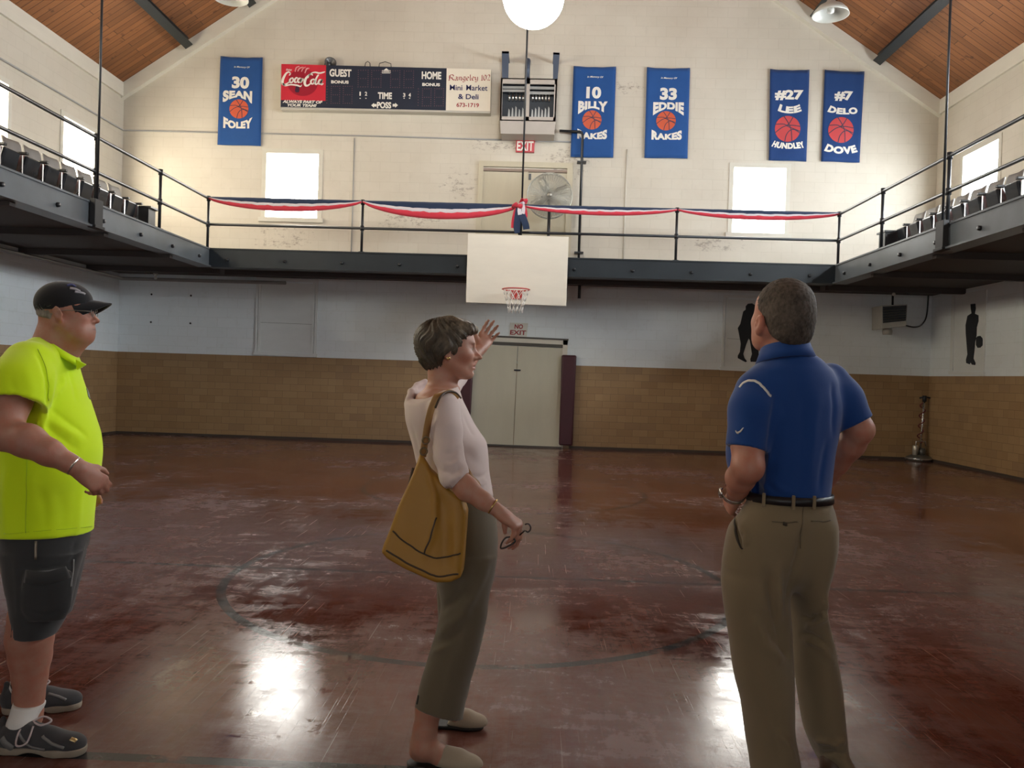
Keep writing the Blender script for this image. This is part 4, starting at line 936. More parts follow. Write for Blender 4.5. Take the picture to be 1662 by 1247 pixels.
# ------------------------------------------------------------------ gallery seats
SEAT_BACK = plain('grey_seat_back', (0.26,0.25,0.235), 0.42, 0.1); SEAT_PAN = plain('black_seat_pan', (0.030,0.034,0.042), 0.18, 0.3); SEAT_RED = plain('red_seat_fabric', (0.24,0.03,0.027), 0.6); ARM = plain('black_armrest', (0.016,0.016,0.018), 0.35)
ALUM = plain('bright_standard', (0.60,0.62,0.64), 0.28, 0.9)
SW = 0.44
def make_seat():
    """one tip-up seat facing +X, its standard on the +Y side; origin on the deck"""
    r_ = empty('theater_seat', (0,0,0))
    mb = MB(); pts = [(-0.20,0.43),(-0.245,0.60),(-0.30,0.84),(-0.315,0.88)]
    vs = []
    for i, (x, z) in enumerate(pts):
        for yy in (-0.183, 0, 0.183): vs.append((x-(0.035 if yy == 0 else 0), yy*(0.9 if i == 3 else 1), z))
    m = len(vs); vs += [(a-0.03,b,c_+0.01) for a,b,c_ in vs]; fs = []
    for i in range(3):
        for j in range(2): a = i*3+j; fs += [(a,a+1,a+4,a+3),(m+a,m+a+3,m+a+4,m+a+1)]
    rim = [0,1,2,5,8,11,10,9,6,3]; fs += [(rim[i], m+rim[i], m+rim[(i+1)%10], rim[(i+1)%10]) for i in range(10)]
    mb.add(vs, fs, 0, True); bk = mb.build('backrest', SEAT_BACK, r_)
    mb = MB(); mb.cbox((-0.190,0,0.575), (0.020,0.160,0.110), 0, Matrix.Rotation(R(-12),4,'Y')); mb.build('back_cushion', SEAT_RED, r_, bevel=0.012)
    mb = MB(); mb.cbox((-0.04,0,0.47), (0.03,0.150,0.15), 0, Matrix.Rotation(R(14),4,'Y')); mb.build('seat', SEAT_PAN, r_, bevel=0.02)
    mb = MB(); mb.cbox((-0.075,0,0.485), (0.012,0.145,0.14), 0, Matrix.Rotation(R(14),4,'Y')); mb.build('seat_cushion', SEAT_RED, r_, bevel=0.008)
    mb = MB(); mb.box((-0.05,SW/2-0.012,0.0),(0.0,SW/2+0.012,0.60)); mb.box((-0.16,SW/2-0.02,0.0),(0.10,SW/2+0.02,0.02)); mb.build('standard', ALUM, r_)
    mb = MB(); mb.cbox((-0.10,SW/2,0.625), (0.17,0.028,0.018)); mb.build('armrest', ARM, r_, bevel=0.008)
    mb = MB(); mb.prism([(-0.30,SW/2-0.008,0.50),(-0.05,SW/2-0.008,0.35),(-0.05,SW/2-0.008,0.60),(-0.27,SW/2-0.008,0.60)], (0,0.016,0)); mb.build('side_panel', SEAT_BACK, r_)
    return r_
proto = make_seat(); first = [True]
def put_seat(x, y, rz, label, group):
    o = proto if first[0] else copy_tree(proto); first[0] = False
    o.location = (x, y, BZ-0.02); o.rotation_euler = (0, 0, rz); tag(o, label, 'seat', group)
XS = -6.88; LB = BZ
ordn = ['nearest the end panel','second from the end panel','third from the end panel','fourth from the end panel','fifth from the end panel','sixth from the end panel','seventh from the end panel','eighth from the end panel','ninth from the end panel']
px_l = [225, 202.5, 179.5, 154, 128.6, 99.6, 68, 35.7]
fy = [P(x, 300, X=XS)[1] for x in px_l]; stp = (fy[0]-fy[-1])/(len(fy)-1)
for k in range(9):
    yst = fy[0]-stp*k
    put_seat(XS, yst-SW/2, 0, 'dark tip-up seat with red cushion on the left gallery, %s' % ordn[k], 'left gallery seats')
ye = fy[0]
def end_panel(x, y, sg, label):
    r_ = empty('seat_end_panel', (x, y, BZ-0.02), label, 'end panel')
    mb = MB(); mb.box((x-0.17,y-0.01,BZ-0.02),(x+0.14,y+0.24,BZ+0.56)); mb.build('box', plain('black_end_panel',(0.012,0.012,0.016),0.5), r_)
    mb = MB(); mb.box((x-0.19,y-0.03,BZ+0.56),(x+0.19,y+0.30,BZ+0.59)); mb.build('top_board', ARM, r_)
end_panel(XS, ye+0.10, 1, 'black boxed end of the left gallery seat row')
XS2 = 6.21
px_r = [1473, 1493.7, 1516, 1539.5, 1565.6, 1593.4, 1623, 1656.5]
fy = [P(x, 350, X=XS2)[1] for x in px_r]; stp = (fy[0]-fy[-1])/(len(fy)-1)
for k in range(8):
    yst = fy[0]-stp*k
    put_seat(XS2, yst+0.0-SW/2+SW, math.pi, 'dark tip-up seat on the right gallery, %s' % ordn[k], 'right gallery seats')
end_panel(XS2, fy[0]+SW+0.02, 1, 'black boxed end of the right gallery seat row')

# ------------------------------------------------------------------ unit heater under the right gallery
q = Quad(((1431,496),(1473,494),(1471,529),(1431,534)), YB-0.75, 0.45)
u = empty('unit_heater', q.center(), 'grey louvred unit heater hanging in the right corner', 'heater')
mb = MB(); q.slab(mb, 0,0,1,1,0,0.45); mb.build('heater_case', plain('unit_heater_case',(0.42,0.41,0.37),0.5), u, bevel=0.01)
panel(u, 'dark_opening', q, DARKIN, 0.006, 0.006, (0.04,0.96), (0.05,0.76))
for k in range(6):
    mb = MB(); v = 0.10+0.11*k; mb.prism([q.at(0.05,v+0.055,0.03), q.at(0.95,v+0.055,0.03), q.at(0.95,v,0.012), q.at(0.05,v,0.012)], (0,0.008,0)); mb.build('louvre', plain('heater_louvre',(0.13,0.13,0.125),0.4,0.4), u)
cc = q.at(0.42,1.15,-0.2); mb = MB(); mb.lathe([(0,-0.06),(0.08,-0.06),(0.09,0.0),(0.08,0.06),(0,0.06)], cc, (0,0,1), 18); mb.build('motor', plain('unit_heater_case',(0.42,0.41,0.37),0.5), u)
ctop = q.at(0.6,0,-0.2); mb = MB(); mb.tube([ctop, (ctop[0], ctop[1], BZB-0.01)], 0.02, 8); mb.build('hanger', BLACK, u)
e0, e1 = q.at(1.0,0.9,-0.2), P(1505,505,Y=YB-0.05)
mb = MB(); mb.tube(catmull([e0, e0+np.array([0.3,0.1,-0.04]), e1+np.array([-0.1,-0.05,-0.25]), e1, e1+np.array([0.02,0.02,0.75])], 6), 0.014, 6); mb.build('gas_hose', BLACK, u)
for px_, py_, Yy, nm in ((253,432,YB-0.2,'small pale bulb under the end gallery near the left corner'), (1451,468,YB-0.9,'small pale bulb under the right gallery by the unit heater')):
    c = P(px_, py_, Y=Yy); c[2] = BZB-0.01
    r_ = empty('bulb_holder', c, nm, 'light bulb'); mb = MB(); mb.lathe([(0,0.0),(0.05,0.0),(0.045,-0.04),(0,-0.04)], c, (0,0,1), 14); mb.build('socket', SIGN_W, r_)
    mb = MB(); mb.lathe([(0.015,-0.04),(0.02,-0.06),(0.032,-0.09),(0.028,-0.115),(0,-0.125)], c, (0,0,1), 14); mb.build('bulb', plain('cold_bulb', (0.7,0.7,0.66), 0.3), r_)

# ------------------------------------------------------------------ floor polisher in the right corner
b = P(1491, 748, Z=0); m_ = empty('floor_polisher', b, 'upright floor polisher standing in the right corner', 'floor polisher')
pz = lambda x, y, dy=0: P(1420+x*0.1443, 620+y*0.1443, Y=b[1]+dy)
HS = plain('polisher_grey',(0.13,0.125,0.11),0.35,0.5)
mb = MB(); mb.lathe([(0,0.0),(0.235,0.0),(0.24,0.03),(0.225,0.075),(0.15,0.11),(0.10,0.12),(0,0.12)], b, (0,0,1), 36); mb.build('brush_housing', HS, m_)
mb = MB(); mb.lathe([(0.243,0.03),(0.25,0.035),(0.25,0.055),(0.243,0.06)], b, (0,0,1), 36); mb.build('bumper_ring', CHROME, m_)
c = b+np.array([-0.08,-0.02,0.10]); mb = MB(); mb.lathe([(0,0.0),(0.055,0.0),(0.055,0.18),(0.048,0.20),(0,0.20)], c, (0,0,1), 22); mb.build('motor_can', plain('polisher_can',(0.62,0.58,0.50),0.35,0.6), m_)
mb = MB(); mb.lathe([(0,0),(0.07,0),(0.07,0.14),(0,0.16)], b+np.array([0.06,0.02,0.10]), (0,0,1), 20); mb.build('motor', HS, m_)
t0, t1 = b+np.array([0.02,0.0,0.20]), b+np.array([0.10,0.06,1.22])
mb = MB(); mb.tube([t0, t0*0.4+t1*0.6, t1], 0.02, 10); mb.build('handle_tube', CHROME, m_)
mb = MB(); mb.tube([t0+np.array([-0.10,-0.02,0.10]), t0+np.array([-0.09,-0.02,0.18]), t0+np.array([0.0,-0.02,0.19]), t0+np.array([0.09,-0.02,0.18]), t0+np.array([0.10,-0.02,0.10])], 0.014, 8); mb.build('yoke', CHROME, m_)
mb = MB(); mb.tube([t1+np.array([-0.10,-0.02,0.02]), t1+np.array([0,0,0.05]), t1+np.array([0.16,0.02,0.02])], 0.016, 8); mb.lathe([(0,0),(0.04,0),(0.04,0.12),(0,0.12)], t1+np.array([0,0,-0.05]), (0,0,1), 14); mb.build('grip', BLACK, m_)
mb = MB(); cs = []
for k in range(40): a = k*0.8; w_ = k/40; cs.append(t0*(1-w_)*1.0+t1*w_+np.array([0.055*math.cos(a)-0.03, 0.03*math.sin(a)-0.02, 0.0]))
mb.tube(catmull(cs[6:38], 2), 0.012, 6); mb.build('power_cord', plain('dark_red_cord',(0.13,0.018,0.022),0.5), m_)
# anchor plugs on the lower wall
for (x_, y_), nm in zip(((246,478),(310,480),(245,523),(309,525)), ('upper left', 'upper right', 'lower left', 'lower right')):
    c = P(x_, y_, Y=YB); mb = MB(); mb.lathe([(0,0.012),(0.018,0.010),(0.02,0)], c, (0,-1,0), 10); tag(mb.build('wall_anchor', BLACK), '%s of four dark anchor plugs in the pale lower wall near the left corner' % nm, 'anchor', 'anchor plugs in the lower wall')
# ------------------------------------------------------------------ smooth solid modelling for the figures
def smin(a, b, k):
    if k <= 0: return np.minimum(a, b)
    h = np.clip(0.5+0.5*(b-a)/k, 0, 1); return b+(a-b)*h-k*h*(1-h)
def lines(lo, hi, step, fine=()):
    """grid lines from lo to hi; fine = [(a,b,step)] zones with a closer spacing"""
    out = [lo]
    while out[-1] < hi:
        x = out[-1]; s = step
        for a, b, st in fine:
            if a-0.01 <= x <= b: s = min(s, st)
        out.append(x+s)
    return np.array(out, np.float32)
class Solid:
    def __init__(s, lo, hi, step, fz=(), fx=(), fy=()):
        s.x, s.y, s.z = lines(lo[0], hi[0], step, fx), lines(lo[1], hi[1], step, fy), lines(lo[2], hi[2], step, fz)
        s.D = np.full((len(s.x), len(s.y), len(s.z)), 9.0, np.float32); s.pad = 0.03
    def _sub(s, lo, hi, pad):
        sl = []
        for ax, a, b in ((s.x, lo[0], hi[0]), (s.y, lo[1], hi[1]), (s.z, lo[2], hi[2])):
            i = max(0, int(np.searchsorted(ax, a-pad))-1); j = min(len(ax), int(np.searchsorted(ax, b+pad))+1); sl.append(slice(i, j))
        return tuple(sl), s.x[sl[0]][:, None, None], s.y[sl[1]][None, :, None], s.z[sl[2]][None, None, :]
    def put(s, lo, hi, fn, k, op='add'):
        sl, X, Y, Z = s._sub(lo, hi, s.pad+k)
        if min(X.shape[0], Y.shape[1], Z.shape[2]) == 0: return s
        d = fn(X, Y, Z).astype(np.float32); D = s.D[sl]
        if op == 'add': s.D[sl] = smin(D, d, k)
        else: s.D[sl] = -smin(-D, d, k)         # carve
        return s
    def cone(s, a, b, ra, rb, k=0.02, op='add', flat=None):
        a, b = np.array(a, float), np.array(b, float); ba = b-a; L2 = max(1e-9, ba.dot(ba)); r = max(ra, rb)
        fv, fs = flat if flat is not None else (None, 1)
        def fn(X, Y, Z):
            px, py, pz = X-a[0], Y-a[1], Z-a[2]
            t = np.clip((px*ba[0]+py*ba[1]+pz*ba[2])/L2, 0, 1)
            qx, qy, qz = px-t*ba[0], py-t*ba[1], pz-t*ba[2]
            if fv is not None:
                e = (qx*fv[0]+qy*fv[1]+qz*fv[2])*(1/fs-1); qx, qy, qz = qx+e*fv[0], qy+e*fv[1], qz+e*fv[2]
            return np.sqrt(qx*qx+qy*qy+qz*qz)-(ra+(rb-ra)*t)
        return s.put(np.minimum(a, b)-r, np.maximum(a, b)+r, fn, k, op)
    def chain(s, pts, k=0.02, op='add', flat=None, n=1):
        """pts: (point, radius) list joined by tapered limbs"""
        for (a, ra), (b, rb) in zip(pts, pts[1:]): s.cone(a, b, ra, rb, k, op, flat)
        return s
    def ell(s, c, r, M=None, k=0.02, op='add'):
        c, r = np.array(c, float), np.array(r, float); M = np.eye(3) if M is None else np.array(M, float); R_ = r.max()
        def fn(X, Y, Z):
            px, py, pz = X-c[0], Y-c[1], Z-c[2]
            q = [(px*M[0, i]+py*M[1, i]+pz*M[2, i]) for i in range(3)]
            k0 = np.sqrt(sum((q[i]/r[i])**2 for i in range(3))); k1 = np.sqrt(sum((q[i]/r[i]**2)**2 for i in range(3)))+1e-9
            return k0*(k0-1)/k1
        return s.put(c-R_, c+R_, fn, k, op)
    def loft(s, rows, k=0.03, op='add', n=60):
        """rows: (z, cx, cy, a, b, phi): upright body of elliptic sections, a across, b along facing angle phi"""
        rows = sorted(rows, key=lambda r: r[0]); A = np.array(rows, float)
        zz = np.linspace(A[0, 0], A[-1, 0], n)
        T = catmull_cols(A, zz)
        rr = max(T[:, 3].max(), T[:, 4].max())
        lo = (T[:, 1].min()-rr, T[:, 2].min()-rr, zz[0]); hi = (T[:, 1].max()+rr, T[:, 2].max()+rr, zz[-1])
        def fn(X, Y, Z):
            z = np.clip(Z, zz[0], zz[-1]); c = [np.interp(z, zz, T[:, i]) for i in range(1, 6)]
            dx, dy = X-c[0], Y-c[1]; cp, sp = np.cos(c[4]), np.sin(c[4])
            f = dx*cp+dy*sp; l = -dx*sp+dy*cp; a, b = c[2], c[3]
            k0 = np.sqrt((l/a)**2+(f/b)**2); k1 = np.sqrt((l/a**2)**2+(f/b**2)**2)+1e-6
            d = k0*(k0-1)/k1; d = np.where(k0 < 0.05, -np.minimum(a, b), d)
            return np.maximum(d, np.maximum(zz[0]-Z, Z-zz[-1]))
        return s.put(lo, hi, fn, k, op)
    def half(s, p, nrm, k=0.0):
        """cut away everything on the nrm side of point p"""
        p, nrm = np.array(p, float), np.array(nrm, float); nrm /= np.linalg.norm(nrm)
        d = ((s.x-p[0])*nrm[0])[:, None, None]+((s.y-p[1])*nrm[1])[None, :, None]+((s.z-p[2])*nrm[2])[None, None, :]
        s.D = -smin(-s.D, -d.astype(np.float32), k); return s
    def union(s, fn_solid, k): pass
    def mesh(s, name, mat, parent, fold=None, tint=None, smooth=1, keep=None):
        V, F = surface(s.D, s.x, s.y, s.z, smooth)
        me = bpy.data.meshes.new(name)
        me.vertices.add(len(V)); me.vertices.foreach_set('co', V.astype(np.float32).ravel())
        me.loops.add(len(F)*4); me.loops.foreach_set('vertex_index', F.astype(np.int32).ravel())
        me.polygons.add(len(F)); me.polygons.foreach_set('loop_start', np.arange(0, len(F)*4, 4, dtype=np.int32)); me.polygons.foreach_set('loop_total', np.full(len(F), 4, np.int32))
        me.update(calc_edges=True)
        if fold is not None:
            nrm = np.empty(len(V)*3, np.float32); me.vertex_normals.foreach_get('vector', nrm); nrm = nrm.reshape(-1, 3)
            V = V+nrm*fold(V, nrm)[:, None]; me.vertices.foreach_set('co', V.astype(np.float32).ravel()); me.update()
        if tint is None: tint = lambda V_: np.ones((len(V_), 3))
        if tint is not None:
            col = me.color_attributes.new('tint', 'FLOAT_COLOR', 'POINT'); cc = np.ones((len(V), 4), np.float32); cc[:, :3] = tint(V); col.data.foreach_set('color', cc.ravel())
        return link(name, me, mat, parent, smooth=True)
def catmull_cols(A, zz):
    """smooth interpolation of table columns over column 0 (monotone-limited Hermite)"""
    z = A[:, 0]; out = np.empty((len(zz), A.shape[1])); out[:, 0] = zz
    i = np.clip(np.searchsorted(z, zz)-1, 0, len(z)-2); h = z[i+1]-z[i]; t = (zz-z[i])/h
    for c in range(1, A.shape[1]):
        y = A[:, c]; d = np.diff(y)/np.diff(z); m = np.empty(len(z)); m[0], m[-1] = d[0], d[-1]; m[1:-1] = np.where(d[:-1]*d[1:] > 0, 2*d[:-1]*d[1:]/(d[:-1]+d[1:]+1e-12), 0)
        out[:, c] = y[i]*(2*t**3-3*t**2+1)+h*m[i]*(t**3-2*t**2+t)+y[i+1]*(-2*t**3+3*t**2)+h*m[i+1]*(t**3-t**2)
    return out
def surface(D, xs, ys, zs, smooth=1):
    """surface nets on a rectilinear grid"""
    I = D < 0; nx, ny, nz = D.shape
    cnt = np.zeros((nx-1, ny-1, nz-1), np.int8)
    for a in (0, 1):
        for b in (0, 1):
            for c in (0, 1): cnt += I[a:nx-1+a, b:ny-1+b, c:nz-1+c]
    act = (cnt > 0) & (cnt < 8); idx = np.argwhere(act); N = len(idx)
    vid = np.full(act.shape, -1, np.int32); vid[act] = np.arange(N)
    i, j, k = idx.T; corner = {}
    for a in (0, 1):
        for b in (0, 1):
            for c in (0, 1): corner[a, b, c] = D[i+a, j+b, k+c].astype(np.float64)
    acc = np.zeros((N, 3)); w = np.zeros(N)
    keys = list(corner)
    for p in keys:
        for ax in range(3):
            if p[ax] == 1: continue
            q = tuple(1 if n == ax else p[n] for n in range(3)); u, v = corner[p], corner[q]
            m = (u < 0) != (v < 0); t = np.where(m, u/(u-v+1e-12), 0)
            pos = np.array(p, float)[None, :]+0*acc; pos[:, ax] = t; acc += pos*m[:, None]; w += m
    fr = acc/w[:, None]
    V = np.stack([xs[i]+fr[:, 0]*(xs[i+1]-xs[i]), ys[j]+fr[:, 1]*(ys[j+1]-ys[j]), zs[k]+fr[:, 2]*(zs[k+1]-zs[k])], 1)
    F = []
    for ax in range(3):
        A = I[:-1] if ax == 0 else I[:, :-1] if ax == 1 else I[:, :, :-1]; B = I[1:] if ax == 0 else I[:, 1:] if ax == 1 else I[:, :, 1:]
        e = np.argwhere(A != B); flip = A[tuple(e.T)]
        o = [n for n in range(3) if n != ax]
        ok = (e[:, o[0]] > 0) & (e[:, o[1]] > 0) & (e[:, o[0]] < act.shape[o[0]]) & (e[:, o[1]] < act.shape[o[1]]); e, flip = e[ok], flip[ok]
        def cell(d0, d1):
            c = e.copy(); c[:, o[0]] -= d0; c[:, o[1]] -= d1; return vid[tuple(c.T)]
        q = np.stack([cell(1, 1), cell(0, 1), cell(0, 0), cell(1, 0)], 1)
        if ax == 1: flip = ~flip
        q[~flip] = q[~flip][:, ::-1]; F.append(q)
    F = np.concatenate(F); F = F[(F >= 0).all(1)]
    for _ in range(smooth):
        S = np.zeros_like(V); n = np.zeros(len(V))
        for a, b in ((0, 1), (1, 2), (2, 3), (3, 0)):
            np.add.at(S, F[:, a], V[F[:, b]]); np.add.at(n, F[:, a], 1); np.add.at(S, F[:, b], V[F[:, a]]); np.add.at(n, F[:, b], 1)
        V = 0.45*V+0.55*S/np.maximum(n, 1)[:, None]
    return V, F

class Fig:
    """photo-measured figure: turns photo pixels at a depth into metres"""
    def __init__(s, Y, face):
        s.Y = Y; s.face = R(face); s.f = np.array([math.cos(s.face), math.sin(s.face), 0.0]); s.l = np.array([-math.sin(s.face), math.cos(s.face), 0.0])
    def p(s, x, y, Y=None): return P(x, y, Y=s.Y if Y is None else Y)
    def r(s, px, Y=None): return px*(s.Y if Y is None else Y)/FPX
    def rows(s, tab, mode='b', Y=None, off=0.0, phi=None):
        """tab rows: (y, xleft, xright, other half axis[, Y]); mode tells which half axis is solved from the outline"""
        out = []; phi = s.face if phi is None else R(phi); uf = np.array([math.cos(phi), math.sin(phi)]); ul = np.array([-uf[1], uf[0]])
        for row in tab:
            y, xl, xr, o = row[:4]; Yc = row[4] if len(row) > 4 else (s.Y if Y is None else Y)
            c = P((xl+xr)/2, y, Y=Yc); d = c[:2]/np.linalg.norm(c[:2]); e = np.array([d[1], -d[0]])
            h = (xr-xl)/2*Yc/FPX*d[1]+off
            cf, cl = abs(uf.dot(e)), abs(ul.dot(e))
            if mode == 'b': a = o+off; b = math.sqrt(max((0.35*h)**2, h*h-(a*cl)**2))/max(cf, 0.2)
            else: b = o+off; a = math.sqrt(max((0.35*h)**2, h*h-(b*cf)**2))/max(cl, 0.2)
            out.append((c[2], c[0], c[1], a, b, phi))
        return out
FOLD = 0.8
def snap(V, pts):
    """move points along the line of sight onto the nearest layer of the surface V"""
    px = to_px(V); q = to_px(np.array(pts)); out = []
    for c in q:
        d = np.hypot(px[:, 0]-c[0], px[:, 1]-c[1]); m = np.where(d < 4.5)[0]
        if len(m) == 0: m = np.argsort(d)[:3]
        out.append(V[m[np.argmin(V[m, 1])]])
    return out
def folds(lines_, V, nrm):
    """sum of soft ridges (+) and creases (-) drawn on the cloth: (points, width, height)"""
    out = np.zeros(len(V))
    for pts, w, h in lines_:
        pts = [np.array(p, float) for p in pts]
        pts = snap(V, catmull(pts, 4) if len(pts) > 2 else [pts[0]*(1-t)+pts[1]*t for t in np.linspace(0, 1, 5)]); n = len(pts)-1
        lo = np.min(pts, 0)-3*w; hi = np.max(pts, 0)+3*w; m = np.all((V > lo) & (V < hi), 1); U = V[m]
        bb = np.full(len(U), 9.0); tb = np.zeros(len(U))
        for i in range(n):
            a, b = pts[i], pts[i+1]; ba = b-a; t = np.clip(((U-a)@ba)/(ba@ba+1e-12), 0, 1); d = np.linalg.norm(U-a-t[:, None]*ba, axis=1)
            c = d < bb; bb[c] = d[c]; tb[c] = (i+t[c])/n
        out[m] += h*FOLD*np.exp(-(bb/w)**2)*np.sqrt(np.clip(np.sin(np.pi*np.clip(0.04+0.92*tb, 0, 1)), 0, 1))
    return out
def ripple(V, sc, seed=0):
    x, y, z = (V*sc).T; s = seed
    return (np.sin(x*3.1+1.7*np.sin(z*1.3+s)+s)+np.sin(z*2.3+1.9*np.sin(y*1.7+s*2)+x*0.7)+np.sin(y*2.9+x*1.1+1.3*np.sin(z*2.1-s)))/3

# ------------------------------------------------------------------ head, hand and shoe makers
def head_frame(c, face, pitch=0.0, roll=0.0):
    M = Matrix.Rotation(R(face), 3, 'Z') @ Matrix.Rotation(-R(pitch), 3, 'Y') @ Matrix.Rotation(R(roll), 3, 'X')
    return np.array(c, float), np.array(M)
def add_head(S, c, M, sc=1.0, wide=1.0, jaw=1.0, nose=1.0, chin=1.0, brow=1.0, jowl=0.0, lip=1.0, ear=(0, 0)):
    """a head in its own frame: x forward, y to its left, z up, origin at eye height; sc scales it"""
    T = lambda x, y, z: c+M @ (np.array([x, y*wide, z])*sc)
    E = lambda p, r, k=0.02, op='add', MM=None: S.ell(T(*p), np.array(r)*sc*np.array([1, wide, 1]), M if MM is None else M @ MM, k*sc, op)
    K = lambda p, q, ra, rb, k=0.015, op='add': S.cone(T(*p), T(*q), ra*sc, rb*sc, k*sc, op)
    E((-0.012,0,0.030), (0.100,0.076,0.086), 0.02)
    E((0.025,0,0.022), (0.070,0.066,0.072), 0.03)
    E((0.030,0,-0.030), (0.062,0.060,0.070), 0.03)
    E((0.045,0,-0.070), (0.044*jaw,0.042*jaw,0.040), 0.03)
    for s in (1, -1):
        K((-0.005,s*0.058*jaw,-0.050), (0.060,s*0.026*jaw,-0.096), 0.021, 0.018, 0.03)
        E((0.062,s*0.040,-0.026), (0.026,0.024,0.022), 0.03)                 # cheekbone
        if jowl: E((0.040,s*0.045,-0.075), (0.035,0.022,0.030*(1+jowl)), 0.03)
    E((0.076,0,-0.100), (0.020*chin,0.021,0.017), 0.02)
    K((0.084,-0.028,0.022), (0.084,0.028,0.022), 0.0115*brow, 0.0115*brow, 0.02)
    for s in (1, -1):
        E((0.098,s*0.031,0.001), (0.019,0.019,0.0135), 0.012, 'carve')
        E((0.0765,s*0.0315,0.0005), (0.0135,0.0155,0.0125), 0.004)           # closed surround of the eye
        K((0.0865,s*0.019,0.0085), (0.081,s*0.046,0.0065), 0.0042, 0.004, 0.005)   # upper lid
        K((0.0865,s*0.020,-0.009), (0.081,s*0.045,-0.008), 0.0035, 0.003, 0.006)
    K((0.088,0,0.012), (0.108*1.0+0.004*(nose-1),0,-0.026), 0.0085, 0.0105, 0.012)
    E((0.1115+0.010*(nose-1),0,-0.033), (0.0125*nose,0.012*nose,0.0105), 0.010)
    for s in (1, -1):
        E((0.100,s*0.0125*nose,-0.037), (0.0115,0.0085*nose,0.0085), 0.007)
        E((0.1035,s*0.0068,-0.0455), (0.0045,0.0035,0.004), 0.003, 'carve')
    E((0.082,0,-0.066), (0.0185,0.030,0.022), 0.02)                          # muzzle
    for a, b in ((-0.023,-0.010),(-0.010,0.0),(0.0,0.010),(0.010,0.023)):
        xa, xb = 0.0985-16*a*a, 0.0985-16*b*b
        za, zb = -0.0625-4*a*a, -0.0625-4*b*b
        K((xa,a,za), (xb,b,zb), 0.0050*lip, 0.0050*lip, 0.005); K((xa-0.002,a*0.9,-0.0755+3*a*a), (xb-0.002,b*0.9,-0.0755+3*b*b), 0.0058*lip, 0.0058*lip, 0.006)
    for a, b in ((-0.025,-0.012),(-0.012,0.0),(0.0,0.012),(0.012,0.025)):
        K((0.1035-16*a*a,a,-0.069-3*a*a), (0.1035-16*b*b,b,-0.069-3*b*b), 0.0022, 0.0022, 0.004, 'carve')
    E((0.0885,0,-0.0875), (0.006,0.014,0.005), 0.01, 'carve')
    for s in (1, -1):                                                        # ears
        Q = np.array(Matrix.Rotation(R(-12), 3, 'Y') @ Matrix.Rotation(R(s*22), 3, 'Z'))
        ex, ez = ear
        E((ex-0.012,s*0.0845,ez-0.010), (0.0190,0.0095,0.034), 0.005, 'add', Q)
        E((ex-0.004,s*0.080,ez-0.036), (0.0100,0.009,0.012), 0.006)
        E((ex-0.007,s*0.0955,ez-0.006), (0.0115,0.0085,0.0210), 0.003, 'carve', Q)
        E((ex+0.003,s*0.085,ez-0.012), (0.0055,0.007,0.007), 0.004)
    return T
def eyes(T, M, root, sc=1.0, col=(0.10,0.13,0.15)):
    for s in (1, -1):
        c = T(0.0795, s*0.0315, -0.0005)
        mb = MB(); mb.lathe([(0.0115*math.sin(a)*sc, -0.0115*math.cos(a)*sc) for a in np.linspace(0.0, math.pi-0.42, 12)], c, M @ np.array([1,0,0]), 20)
        e = mb.build('eye', plain('eye_white', (0.62,0.58,0.54), 0.2), root)
        mb = MB(); mb.lathe([(0.0052*sc,0.0100*sc),(0.0035*sc,0.0112*sc),(0.0,0.0116*sc)], c, M @ np.array([1,0,-0.05]), 16); mb.build('iris', plain('iris', col, 0.15), e)
def add_hand(S, w, d, n, sc=1.0, left=False, curl=(20,25,30,35), joint=1.0, thumb=None, spread=1.0, rw=0.026, k=0.010):
    """hand at wrist w, fingers along d, back of the hand along n"""
    w, d, n = (np.array(v, float) for v in (w, d, n)); d /= np.linalg.norm(d); n = n-d*n.dot(d); n /= np.linalg.norm(n)
    t = np.cross(n, d)*(1 if left else -1)              # thumb side
    t = -t
    G = lambda x, y, z: w+(d*x+t*y+n*z)*sc
    fl = (n, 0.62)
    base = [(0.088,0.027),(0.092,0.009),(0.087,-0.010),(0.078,-0.027)]
    S.cone(G(-0.01,0,0), G(0.030,0.002,0), rw*sc, 0.027*sc, 0.012, flat=(n, 0.72))
    for (bx, by), r in zip(base, (0.0125,0.0128,0.0122,0.0112)):
        S.cone(G(0.018,by*0.55,0.0), G(bx,by*spread,0.002), 0.0165*sc, r*sc, 0.016, flat=(n, 0.85))
    S.ell(G(0.045,0.0,-0.006), np.array([0.040,0.030,0.014])*sc, np.stack([d, t, n], 1), 0.015)
    lens = [(0.043,0.026,0.021),(0.048,0.030,0.022),(0.045,0.028,0.022),(0.035,0.021,0.019)]
    tips = []
    for i, ((bx, by), L, cu) in enumerate(zip(base, lens, curl)):
        p = G(bx, by*spread, 0.001); ang = 0.0; side = by*0.9*spread if spread > 1 else by*0.25
        rad = [0.0100,0.0088,0.0080,0.0066]
        if i == 3: rad = [q*0.88 for q in rad]
        for j, l in enumerate(L):
            ang += R(cu if np.isscalar(cu) else cu[j])*(1.0 if j == 0 else joint)
            dirv = d*math.cos(ang)-n*math.sin(ang)+t*side*(3.0 if spread > 1 else 1.0); dirv /= np.linalg.norm(dirv)
            q = p+dirv*l*sc; S.cone(p, q, rad[j]*sc, rad[j+1]*sc, 0.004 if j else 0.007)
            S.ell(p+n*0.0015*sc, np.array([0.0105,0.0105,0.0105])*sc*(rad[j]/0.0100), None, 0.004); p = q
        tips.append(p)
    th = thumb or [(0.022,0.022,-0.006),(0.048,0.044,-0.014),(0.074,0.054,-0.022),(0.096,0.056,-0.030)]
    rr = [0.0165,0.0120,0.0102,0.0078]
    for j in range(3): S.cone(G(*th[j]), G(*th[j+1]), rr[j]*sc, rr[j+1]*sc, 0.010 if j == 0 else 0.005)
    return G, tips
